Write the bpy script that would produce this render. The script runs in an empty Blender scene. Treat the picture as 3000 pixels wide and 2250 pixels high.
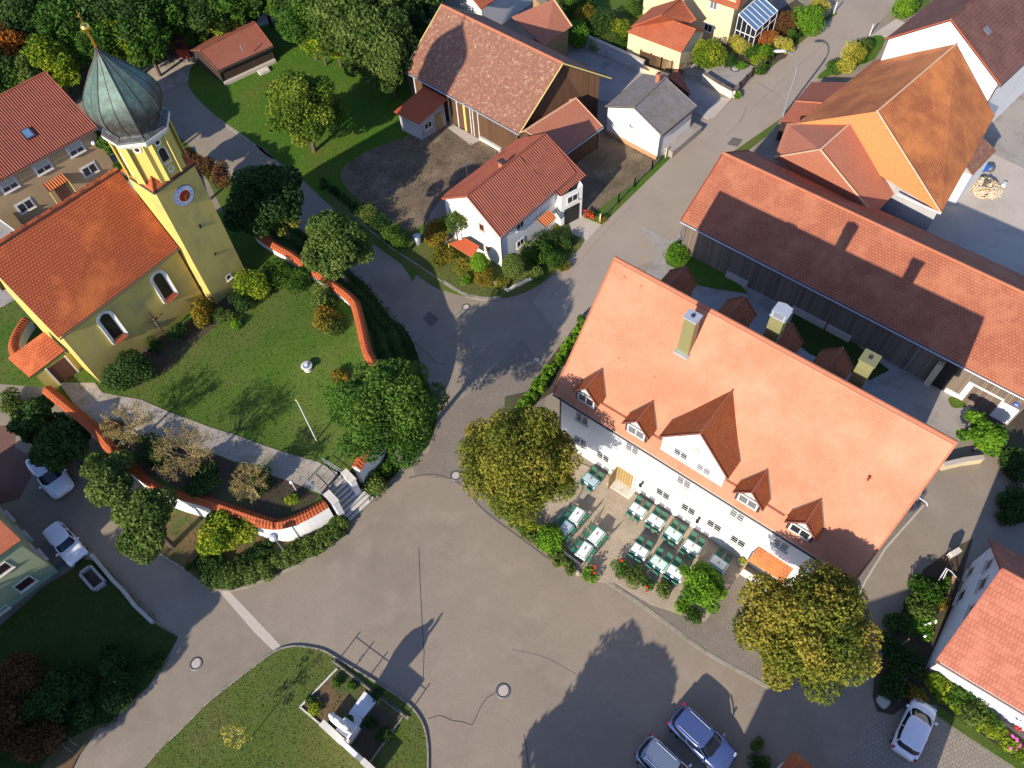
import bpy, math, random
import numpy as np
from mathutils import Matrix
random.seed(5)
rng = np.random.default_rng(7)
C = bpy.context.scene.collection
# ------------------------------------------------------------------ survey geometry
# plan positions were measured on the photograph: a pixel of the 3000 px survey picture plus a height gives a point
FOC = 2342.2; TILT = math.radians(33.35); ROLL = math.radians(4.02); HCAM = 50.0
_n = np.array([math.sin(ROLL)*math.sin(TILT), math.cos(ROLL)*math.sin(TILT), math.cos(TILT)])
_up = -_n; _f = np.array([0, 0, 1.0]); _y = _f-np.dot(_f, _up)*_up; _y /= np.linalg.norm(_y); _x = np.cross(_y, _up)
RM = np.array([_x, _y, _up])
EYE = np.array([0, 0, HCAM])
K = 800/2212
TILES = {'O': (0, 0, 3000/2212), 'X1': (1280, 0, .226), 'X2': (1900, 0, .226), 'X3': (2500, 350, .226), 'X4': (920, 1930, .1928),
         'X5': (1550, 1370, .1808), 'X6': (2600, 1500, .2411), 'X7': (0, 350, .2411), 'X8': (1220, 600, .226), 'X9': (2600, 1050, .1808),
         'Y1': (150, 300, .226), 'Y2': (0, 900, .1808), 'Y3': (0, 1450, .2411), 'S': (0, 0, 1)}
for r_, ys in (('A', 0), ('B', 550), ('C', 1100), ('D', 1650)):
    for c_, xs in ((1, 0), (2, 700), (3, 1500), (4, 2200)): TILES[r_+str(c_)] = (xs, ys, K)
def px(t, x, y): a = TILES[t]; return a[0]+x*a[2], a[1]+y*a[2]
def ray(t, x, y):
    p = px(t, x, y); return RM @ np.array([p[0]-1500, p[1]-1125, FOC])
def zp(x, y):  # height of the raised churchyard: rises from the head of the steps towards church and lane wall
    d = np.minimum(1, np.hypot(np.asarray(x)+13.8, np.asarray(y)-25.9)/11); return 1.7+1.6*d*d*(3-2*d)
ZC = 100.0  # marks 'standing on the churchyard'
def T(t, x, y, z=0.0):
    d = ray(t, x, y)
    if z >= 90:
        h = 3.0
        for _ in range(8): q = EYE+d*((h-HCAM)/d[2]); h = float(zp(q[0], q[1]))+z-ZC
        return q
    s = (z-HCAM)/d[2]; return EYE+d*s
def TL(t, *pts, z=0.0): return [T(t, a, b, z) for a, b in pts]
def V(*a): return np.array(a, float)
def unit(v): return v/np.linalg.norm(v)
def hit(t, x, y, p0, n):
    d = ray(t, x, y); return EYE+d*(np.dot(p0-EYE, n)/np.dot(d, n))
def pxm(P):  # survey pixels per metre at P
    return FOC/np.dot(RM[:, 2], P-EYE)
# ------------------------------------------------------------------ materials
def newmat(name):
    m = bpy.data.materials.new(name); m.use_nodes = True; nt = m.node_tree
    return m, nt, nt.nodes['Principled BSDF']
def N(nt, t, **k):
    n = nt.nodes.new(t)
    for a, b in k.items():
        if a in n.inputs.keys(): n.inputs[a].default_value = b
        else: setattr(n, a, b)
    return n
def mixc(nt, fac, a, b, blend='MIX'):
    n = nt.nodes.new('ShaderNodeMix'); n.data_type = 'RGBA'; n.blend_type = blend
    L = nt.links
    for s, v in ((0, fac), (6, a), (7, b)):
        if hasattr(v, 'is_output'): L.new(v, n.inputs[s])
        else: n.inputs[s].default_value = (v if s == 0 else (*v, 1) if len(v) == 3 else v)
    return n.outputs[2]
def ramp(nt, src, a, b, lo=0.0, hi=1.0):
    n = nt.nodes.new('ShaderNodeMapRange'); nt.links.new(src, n.inputs[0]); n.inputs[1].default_value = a; n.inputs[2].default_value = b
    n.inputs[3].default_value = lo; n.inputs[4].default_value = hi; return n.outputs[0]
def coords(nt, kind='Object'):
    return N(nt, 'ShaderNodeTexCoord').outputs[kind]
def noise(nt, vec, scale, detail=4, rough=.6, stretch=None):
    if stretch:
        mp = N(nt, 'ShaderNodeMapping'); mp.inputs['Scale'].default_value = stretch; nt.links.new(vec, mp.inputs[0]); vec = mp.outputs[0]
    n = N(nt, 'ShaderNodeTexNoise', Scale=scale, Detail=detail, Roughness=rough); nt.links.new(vec, n.inputs['Vector']); return n.outputs['Fac']
def bump(nt, bsdf, h, strength=.3, dist=.02):
    b = N(nt, 'ShaderNodeBump', Strength=strength, Distance=dist); nt.links.new(h, b.inputs['Height']); nt.links.new(b.outputs[0], bsdf.inputs['Normal'])
def wpos(nt): return N(nt, 'ShaderNodeNewGeometry').outputs['Position']
M = {}
def plain(name, c, c2=None, scale=1.5, rough=.8, bmp=.2, metal=0, fine=25, spec=.3, blotch=None, streak=None, grain=0):
    m, nt, b = newmat(name); c2 = c2 or tuple(x*.8 for x in c)
    p = wpos(nt)
    a = noise(nt, p, scale); f = noise(nt, p, fine, 3)
    col = mixc(nt, ramp(nt, a, .3, .7), c, c2)
    col = mixc(nt, ramp(nt, f, .25, .75, 0, .45), col, tuple(x*.72 for x in c))
    if grain: col = mixc(nt, ramp(nt, noise(nt, p, 5.5, 3, .8), .42, .62, 0, grain), col, tuple(x*.70 for x in c)); col = mixc(nt, ramp(nt, noise(nt, p, 9, 2, .8), .52, .7, 0, grain*.6), col, tuple(min(1, x*1.3) for x in c))
    if blotch:
        g = noise(nt, p, blotch[1], 5, .65); col = mixc(nt, ramp(nt, g, blotch[2], blotch[3]), col, blotch[0])
    if streak:
        g = noise(nt, p, streak[1], 4, .6, (1, 1, .12)); col = mixc(nt, ramp(nt, g, .5, .75, 0, streak[2]), col, streak[0])
    nt.links.new(col, b.inputs['Base Color']); b.inputs['Roughness'].default_value = rough; b.inputs['Metallic'].default_value = metal
    b.inputs['Specular IOR Level'].default_value = spec
    if bmp: bump(nt, b, f, bmp)
    M[name] = m; return m
def tiles(name, c1, c2, mortar, tw=.2, th=.3, weather=None, wsc=.5, wr=(.45, .7), rough=.75, bmp=.5, moss=None, msize=.03, big=None):
    m, nt, b = newmat(name)
    uv = coords(nt, 'UV')
    br = N(nt, 'ShaderNodeTexBrick', Scale=1.0); nt.links.new(uv, br.inputs['Vector'])
    br.inputs['Brick Width'].default_value = tw; br.inputs['Row Height'].default_value = th; br.inputs['Mortar Size'].default_value = msize
    br.inputs['Mortar Smooth'].default_value = .6; br.inputs['Bias'].default_value = -.1
    br.inputs['Color1'].default_value = (*c1, 1); br.inputs['Color2'].default_value = (*c2, 1); br.inputs['Mortar'].default_value = (*mortar, 1)
    col = br.outputs['Color']; p = wpos(nt)
    f = noise(nt, p, 9, 3); col = mixc(nt, ramp(nt, f, .3, .75, 0, .35), col, tuple(x*.6 for x in c1))
    if weather: col = mixc(nt, ramp(nt, noise(nt, p, wsc, 6, .7), *wr), col, weather)
    if big: col = mixc(nt, ramp(nt, noise(nt, p, .22, 3, .5), .42, .62), col, big)
    if moss: col = mixc(nt, ramp(nt, noise(nt, p, moss[1], 6, .75), moss[2], moss[3], 0, moss[4] if len(moss) > 4 else 1), col, moss[0])
    nt.links.new(col, b.inputs['Base Color']); b.inputs['Roughness'].default_value = rough; b.inputs['Specular IOR Level'].default_value = .25
    hs = mixc(nt, .3, br.outputs['Fac'], f)
    bb = N(nt, 'ShaderNodeBump', Strength=bmp, Distance=.03, invert=True); nt.links.new(br.outputs['Fac'], bb.inputs['Height']); nt.links.new(bb.outputs[0], b.inputs['Normal'])
    M[name] = m
def planks(name, c1, c2, w=.18, rough=.85, vertical=True):
    m, nt, b = newmat(name); uv = coords(nt, 'UV')
    wv = N(nt, 'ShaderNodeTexBrick', Scale=1.0); nt.links.new(uv, wv.inputs['Vector'])
    wv.inputs['Brick Width'].default_value = w if vertical else 4; wv.inputs['Row Height'].default_value = 30 if vertical else w
    wv.inputs['Mortar Size'].default_value = .012; wv.offset = 0
    wv.inputs['Color1'].default_value = (*c1, 1); wv.inputs['Color2'].default_value = (*c2, 1); wv.inputs['Mortar'].default_value = (.008, .006, .005, 1)
    g = noise(nt, uv, 6, 5, .7, (8, .6, 1) if vertical else (.6, 8, 1))
    col = mixc(nt, ramp(nt, g, .35, .7, 0, .6), wv.outputs['Color'], tuple(x*.5 for x in c1))
    nt.links.new(col, b.inputs['Base Color']); b.inputs['Roughness'].default_value = rough
    bump(nt, b, g, .4); M[name] = m
def leafmat(name, cols, trans=.25):
    m, nt, b = newmat(name)
    at = N(nt, 'ShaderNodeAttribute', attribute_name='tone'); 
    cr = N(nt, 'ShaderNodeValToRGB'); nt.links.new(at.outputs['Fac'], cr.inputs[0])
    els = cr.color_ramp.elements
    while len(els) < len(cols): els.new(.5)
    for i, c in enumerate(cols): els[i].position = i/(len(cols)-1); els[i].color = (*c, 1)
    out = nt.nodes['Material Output']; tr = N(nt, 'ShaderNodeBsdfTranslucent'); mx = N(nt, 'ShaderNodeMixShader'); mx.inputs[0].default_value = trans
    nt.links.new(cr.outputs[0], b.inputs['Base Color']); nt.links.new(cr.outputs[0], tr.inputs['Color'])
    b.inputs['Roughness'].default_value = .7; b.inputs['Specular IOR Level'].default_value = .12
    nt.links.new(b.outputs[0], mx.inputs[1]); nt.links.new(tr.outputs[0], mx.inputs[2]); nt.links.new(mx.outputs[0], out.inputs['Surface'])
    M[name] = m
def glassmat(name, c=(.012, .016, .025), rough=.06, spec=.6):
    m, nt, b = newmat(name); b.inputs['Base Color'].default_value = (*c, 1); b.inputs['Roughness'].default_value = rough; b.inputs['Specular IOR Level'].default_value = spec
    M[name] = m
def metal(name, c, rough=.35, met=.9):
    m, nt, b = newmat(name); p = wpos(nt); f = noise(nt, p, 14, 3)
    nt.links.new(mixc(nt, ramp(nt, f, .3, .7, 0, .5), c, tuple(x*.7 for x in c)), b.inputs['Base Color'])
    b.inputs['Roughness'].default_value = rough; b.inputs['Metallic'].default_value = met; M[name] = m
def carpaint(name, c, met=.3, rough=.25):
    m, nt, b = newmat(name); p = wpos(nt); f = noise(nt, p, 3, 3)
    nt.links.new(mixc(nt, ramp(nt, f, .3, .8, 0, .25), c, tuple(x*.8 for x in c)), b.inputs['Base Color'])
    b.inputs['Roughness'].default_value = rough; b.inputs['Metallic'].default_value = met; b.inputs['Coat Weight'].default_value = .5; M[name] = m
# walls
plain('white_plaster', (0.760, 0.750, 0.722), (0.703, 0.694, 0.665), .7, .9, .08, streak=((0.475, 0.456, 0.399), .9, .25))
plain('white_shade', (.74, .76, .80), (.68, .70, .75), .7, .9, .08)  # white plaster with the blue of shade put into its colour
plain('cream_plaster', (0.560, 0.462, 0.294), (0.518, 0.420, 0.266), .6, .9, .08, streak=((0.350, 0.280, 0.175), 1, .25))
plain('yellow_plaster', (0.731, 0.595, 0.340), (0.680, 0.544, 0.306), .6, .9, .08)
plain('parsonage_plaster', (0.465, 0.330, 0.180), (0.405, 0.285, 0.165), .5, .9, .08, streak=((0.300, 0.225, 0.150), 1, .3))
plain('church_plaster', (.58, .445, .12), (.52, .395, .11), .45, .9, .12, blotch=((.36, .30, .12), .55, .48, .70), streak=((.33, .28, .11), .8, .45))
plain('octagon_plaster', (0.624, 0.496, 0.128), (0.560, 0.440, 0.112), .5, .9, .08)
plain('church_trim', (.82, .80, .72), None, 1, .8, .05)
plain('green_plaster', (0.288, 0.336, 0.208), (0.248, 0.296, 0.184), .5, .9, .1, blotch=((0.192, 0.240, 0.144), .8, .5, .8))
plain('green_plinth', (.22, .34, .24), None, .8, .9, .1)
plain('grey_plaster', (.42, .42, .42), (.34, .34, .35), .6, .9, .1, blotch=((.2, .2, .22), .7, .5, .75))
plain('stone', (.46, .44, .39), (.36, .34, .30), 2.5, .9, .3)
plain('pale_stone', (.66, .62, .54), (.52, .48, .42), 2.5, .9, .3, blotch=((.25, .24, .2), 1.5, .55, .8))
plain('granite', (.38, .37, .36), (.26, .26, .27), 6, .7, .15, fine=60)
plain('marble', (.80, .79, .77), (.66, .65, .64), 2, .6, .1)
plain('brick_red', (.42, .16, .09), (.34, .12, .08), 3, .9, .3)
plain('orange_stone', (.50, .28, .14), (.40, .22, .12), 2, .9, .3)
# ground
plain('asphalt', (.285, .236, .178), (.24, .198, .15), .16, .92, .5, fine=16, blotch=((.18, .147, .112), .13, .49, .78), streak=((.32, .268, .205), .5, .5), grain=.35)
plain('asphalt_dark', (.14, .122, .11), None, .3, .92, .3, fine=30, grain=0.35)
plain('tar', (.045, .038, .035), None, .3, .7, .1)
plain('street', (.35, .29, .225), (.30, .25, .195), .2, .92, .35, fine=30, blotch=((.24, .20, .16), .16, .52, .8), grain=.3)
plain('concrete', (.50, .44, .37), (.42, .37, .31), .3, .9, .2, fine=18, blotch=((.33, .29, .25), .35, .5, .8), grain=0.45)
plain('concrete_grey', (.36, .325, .29), (.28, .255, .23), .3, .9, .2, fine=18, blotch=((.17, .15, .13), .5, .5, .75), grain=0.45)
plain('kerbstone', (.33, .29, .235), (.22, .195, .16), 3, .9, .3, blotch=((.12, .14, .06), 1.2, .52, .7))
plain('gravel', (.40, .35, .29), (.30, .26, .21), 1.2, .95, .6, fine=14, blotch=((.16, .17, .08), .6, .52, .75), grain=0.45)
plain('soil', (.085, .06, .042), (.06, .045, .03), 1, .95, .6, fine=10, blotch=((.07, .09, .03), .5, .5, .7), grain=0.45)
plain('dirt', (.17, .122, .082), (.115, .083, .056), .5, .95, .6, fine=9, blotch=((.24, .18, .12), .35, .5, .72), streak=((.06, .06, .03), .5, .6), grain=.45)
plain('leaf_litter', (.16, .10, .05), (.11, .075, .035), 1, .95, .6, fine=8, blotch=((.06, .09, .025), .5, .45, .62), grain=0.45)
plain('red_dirt', (.18, .095, .075), (.13, .07, .055), .6, .95, .4, fine=10, grain=0.45)
def grassmat(name, g1, g2, dry, amt=(.45, .7)):
    m, nt, b = newmat(name); p = wpos(nt)
    col = mixc(nt, ramp(nt, noise(nt, p, .35, 6, .6), .35, .65), g1, g2)
    col = mixc(nt, ramp(nt, noise(nt, p, .22, 5, .65), amt[0], amt[1], 0, .85), col, dry)
    f = noise(nt, p, 7, 6, .8); col = mixc(nt, ramp(nt, f, .3, .7, 0, .75), col, tuple(x*.45 for x in g1))
    nt.links.new(col, b.inputs['Base Color']); b.inputs['Roughness'].default_value = .95; b.inputs['Specular IOR Level'].default_value = .1
    bump(nt, b, f, .9, .06); M[name] = m
grassmat('grass', (.075, .145, .02), (.10, .155, .026), (.155, .155, .05), (.45, .68))
grassmat('grass_bright', (.065, .15, .015), (.09, .17, .02), (.14, .155, .035), (.45, .7))
grassmat('grass_dry', (.085, .14, .025), (.12, .155, .03), (.17, .15, .055), (.4, .66))
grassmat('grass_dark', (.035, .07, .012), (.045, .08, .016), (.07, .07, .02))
def cobbles(name, c1, c2, mortar, w, h, ang=0, ms=.02):
    m, nt, b = newmat(name); p = wpos(nt); mp = N(nt, 'ShaderNodeMapping'); mp.inputs['Rotation'].default_value = (0, 0, ang); nt.links.new(p, mp.inputs[0])
    br = N(nt, 'ShaderNodeTexBrick', Scale=1.0); nt.links.new(mp.outputs[0], br.inputs['Vector'])
    br.inputs['Brick Width'].default_value = w; br.inputs['Row Height'].default_value = h; br.inputs['Mortar Size'].default_value = ms; br.inputs['Mortar Smooth'].default_value = .5
    br.inputs['Color1'].default_value = (*c1, 1); br.inputs['Color2'].default_value = (*c2, 1); br.inputs['Mortar'].default_value = (*mortar, 1)
    col = mixc(nt, ramp(nt, noise(nt, p, .8, 5, .7), .4, .7, 0, .5), br.outputs['Color'], tuple(x*.6 for x in c1))
    nt.links.new(col, b.inputs['Base Color']); b.inputs['Roughness'].default_value = .9
    bb = N(nt, 'ShaderNodeBump', Strength=.5, Distance=.02, invert=True); nt.links.new(br.outputs['Fac'], bb.inputs['Height']); nt.links.new(bb.outputs[0], b.inputs['Normal']); M[name] = m
cobbles('cobble', (.25, .21, .165), (.21, .175, .14), (.12, .10, .075), .17, .13, .72, .014)
cobbles('terrace', (.44, .355, .26), (.37, .30, .22), (.24, .2, .14), .24, .16, .72, .01)
cobbles('pavers', (.30, .26, .205), (.25, .215, .17), (.14, .13, .09), .26, .22, .72, .02)
# roofs
tiles('inn_tiles', (.47, .187, .102), (.43, .168, .09), (.30, .112, .065), .19, .17, weather=(.52, .225, .135), wsc=.3, wr=(.4, .7), msize=.012, bmp=.4, moss=((.37, .16, .095), .7, .56, .8, .5))
tiles('dormer_tiles', (0.384, 0.118, 0.037), (0.298, 0.081, 0.028), (0.155, 0.043, 0.019), .19, .17, weather=(0.186, 0.056, 0.025), wsc=1.4, wr=(.45, .75), moss=((0.074, 0.062, 0.025), 2, .55, .8, .6))
tiles('barn_tiles', (.37, .125, .065), (.31, .10, .055), (.17, .055, .035), .25, .2, weather=(.39, .155, .08), wsc=.5, msize=.025, moss=((.40, .28, .16), 5, .68, .8, .35))
tiles('old_tiles', (.30, .135, .085), (.22, .10, .065), (.10, .05, .035), .19, .18, weather=(.37, .24, .16), wsc=3.0, wr=(.52, .66), moss=((.24, .23, .11), .5, .6, .75, .6), msize=.02)
tiles('orange_tiles', (.44, .14, .048), (.37, .11, .038), (.17, .06, .028), .22, .22, weather=(.52, .185, .055), wsc=.30, wr=(.42, .62), moss=((.28, .13, .06), 1.3, .54, .74, .6))
tiles('hip_tiles', (.66, .27, .09), (.60, .24, .08), (.40, .15, .06), .22, .22, weather=(.58, .21, .08), wsc=.8, wr=(.45, .7))
tiles('annex_tiles', (.44, .17, .105), (.40, .15, .09), (.26, .09, .055), .22, .25, weather=(.38, .15, .085), wsc=.8, msize=.02)
tiles('church_tiles', (.46, .105, .035), (.40, .088, .030), (.15, .035, .018), .21, .20, weather=(.56, .155, .04), wsc=.25, wr=(.5, .7), msize=.03, bmp=.6)
tiles('cap_tiles', (0.476, 0.119, 0.035), (0.406, 0.091, 0.032), (0.196, 0.049, 0.021), .22, .3, weather=(0.252, 0.056, 0.021), wsc=1, wr=(.55, .75))
tiles('brown_tiles', (0.168, 0.076, 0.056), (0.144, 0.064, 0.048), (0.080, 0.036, 0.028), .3, .35, weather=(0.184, 0.088, 0.068), wsc=.5, msize=.03)
tiles('red_hip_tiles', (0.360, 0.099, 0.043), (0.322, 0.087, 0.037), (0.236, 0.062, 0.031), .25, .3, weather=(0.360, 0.112, 0.056), wsc=.6, msize=.02)
tiles('grey_shingles', (0.270, 0.243, 0.234), (0.198, 0.180, 0.180), (0.081, 0.077, 0.077), .3, .14, weather=(0.162, 0.144, 0.108), wsc=1.2, moss=((0.144, 0.126, 0.072), 1.2, .5, .75, .7), msize=.02)
tiles('salmon_tiles', (.38, .135, .085), (.33, .115, .075), (.20, .07, .045), .20, .27, weather=(.42, .17, .11), wsc=.8, msize=.018)
tiles('shed_tiles', (0.320, 0.104, 0.060), (0.272, 0.088, 0.052), (0.176, 0.056, 0.032), .22, .22, weather=(0.240, 0.096, 0.064), wsc=.7)
plain('pantile', (.27, .078, .045), (.22, .06, .036), 1.2, .7, .1, blotch=((.17, .055, .035), .9, .5, .75), grain=.3)
plain('pantile_orange', (0.481, 0.143, 0.046), None, 1.5, .7, .1)
plain('hut_red', (0.403, 0.085, 0.029), (0.364, 0.072, 0.026), .6, .6, .05)
plain('ridge_tile', (0.420, 0.154, 0.084), (0.350, 0.119, 0.063), 3, .8, .2)
plain('ridge_dark', (.30, .10, .06), None, 3, .8, .2)
plain('ridge_pale', (0.637, 0.375, 0.225), None, 4, .8, .2)
# wood, metal, misc
planks('dark_wood', (0.052, 0.029, 0.018), (0.032, 0.019, 0.013), .16)
planks('grey_wood', (0.225, 0.176, 0.135), (0.128, 0.090, 0.068), .16)
planks('brown_wood', (0.132, 0.063, 0.027), (0.084, 0.042, 0.019), .2)
planks('door_wood', (.13, .05, .028), (.10, .04, .024), .14)
planks('oak_wood', (.40, .28, .11), (.34, .23, .09), .2)
plain('beam_yellow', (.72, .56, .16), (.6, .45, .14), 2, .7, .1)
plain('red_wood', (.28, .045, .03), None, 2, .7, .1)
plain('bark', (.12, .09, .065), (.08, .06, .045), 6, .95, .6)
plain('twig', (.36, .27, .13), (.28, .20, .09), 2, .9, .2)
plain('log_wood', (.62, .47, .27), (.45, .32, .17), 3, .9, .3)
plain('white_paint', (0.663, 0.663, 0.654), None, 3, .5, .02)
plain('cloth', (.80, .81, .79), (.74, .76, .75), 1.5, .8, .05)
plain('cloth_mint', (.58, .74, .66), (.52, .69, .61), 1.5, .8, .05)
plain('cloth_blue', (.42, .54, .60), (.36, .48, .55), 1.5, .8, .05)
plain('green_slat', (.05, .22, .145), (.04, .18, .12), 3, .5, .05)
plain('rubber', (.02, .02, .02), None, 3, .8, .1)
plain('black_iron', (.02, .02, .022), None, 5, .5, .05)
plain('blue_sign', (.03, .09, .42), None, 5, .5, .0)
plain('clock_red', (.27, .022, .018), None, 3, .7, .02)
plain('clock_white', (.74, .74, .76), None, 3, .7, .02)
plain('petal_red', (.75, .03, .02), None, 5, .6, .0)
plain('petal_pink', (.75, .12, .42), None, 5, .6, .0)
plain('petal_white', (.85, .85, .8), None, 5, .6, .0)
plain('blue_plastic', (.03, .14, .55), None, 5, .4, .0)
plain('terracotta', (.55, .24, .13), None, 5, .7, .0)
metal('gold', (.95, .62, .12), .25, 1.0)
metal('galv', (.42, .46, .52), .45, .6)
metal('zinc', (.50, .53, .56), .5, .4)
metal('gutter_white', (.72, .72, .70), .5, .1)
metal('gutter_brown', (.16, .10, .08), .5, .3)
metal('lead_dark', (.07, .06, .06), .5, .3)
metal('tin_green', (.26, .25, .11), .5, .3)
metal('iron_grey', (.16, .16, .17), .6, .6)
glassmat('glass'); glassmat('glass_sky', (.14, .145, .155), .25, .4); glassmat('glass_blue', (.10, .18, .30), .05, .8)  # the paler grey glass has the sky's reflection put into its colour
glassmat('glass_brown', (.035, .022, .018), .12)
carpaint('paint_white', (.72, .74, .78), .0, .2); carpaint('paint_blue', (.075, .115, .28), .35, .22); carpaint('paint_silver', (.25, .30, .38), .55, .25)
glassmat('lamp_red', (.45, .01, .01), .15); glassmat('lamp_clear', (.6, .62, .65), .08)
def copper():
    m, nt, b = newmat('copper'); p = coords(nt, 'UV'); w = wpos(nt)
    a = noise(nt, w, .7, 6, .65); z = N(nt, 'ShaderNodeSeparateXYZ'); nt.links.new(w, z.inputs[0])
    hz = ramp(nt, z.outputs[2], 18.9, 22.3)
    add = N(nt, 'ShaderNodeMath', operation='ADD'); nt.links.new(a, add.inputs[0]); nt.links.new(hz, add.inputs[1])
    col = mixc(nt, ramp(nt, add.outputs[0], .75, 1.15), (.065, .052, .05), (.06, .11, .085))
    col = mixc(nt, ramp(nt, noise(nt, w, 2.2, 6, .7), .45, .7, 0, .7), col, (.14, .23, .19))
    s = noise(nt, w, 3, 4, .6, (1, 1, .15)); col = mixc(nt, ramp(nt, s, .5, .7, 0, .5), col, (.08, .10, .10))
    nt.links.new(col, b.inputs['Base Color']); b.inputs['Roughness'].default_value = .55; b.inputs['Metallic'].default_value = .25; M['copper'] = m
copper()
leafmat('leaf_green', [(.012, .040, .006), (.04, .10, .012), (.075, .155, .02), (.13, .21, .03)])
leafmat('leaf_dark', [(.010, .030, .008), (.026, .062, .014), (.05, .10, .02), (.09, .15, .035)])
leafmat('leaf_gold', [(.04, .07, .01), (.125, .15, .018), (.24, .22, .03), (.34, .25, .04)])
leafmat('leaf_autumn', [(.06, .085, .01), (.15, .14, .018), (.26, .175, .02), (.30, .12, .015)])
leafmat('leaf_lawn', [(.03, .075, .008), (.085, .15, .016), (.15, .21, .022), (.22, .22, .028)])
leafmat('leaf_lime', [(.07, .13, .01), (.14, .22, .015), (.24, .30, .02), (.34, .34, .03)])
leafmat('leaf_olive', [(.035, .07, .014), (.07, .12, .022), (.12, .17, .035), (.18, .22, .055)])
leafmat('leaf_orange', [(.10, .05, .01), (.30, .10, .015), (.42, .14, .02), (.25, .16, .03)])
leafmat('leaf_brown', [(.04, .025, .01), (.10, .05, .02), (.16, .075, .03), (.06, .07, .02)])
leafmat('leaf_twig', [(.14, .11, .04), (.26, .20, .07), (.34, .26, .09), (.26, .24, .08)])
leafmat('leaf_red', [(.14, .05, .02), (.30, .09, .03), (.40, .16, .03), (.20, .15, .03)])
leafmat('leaf_yellow', [(.16, .16, .02), (.35, .32, .04), (.5, .45, .07), (.55, .5, .2)])
leafmat('leaf_spring', [(.04, .11, .01), (.09, .20, .015), (.15, .29, .02), (.2, .33, .03)])
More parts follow.
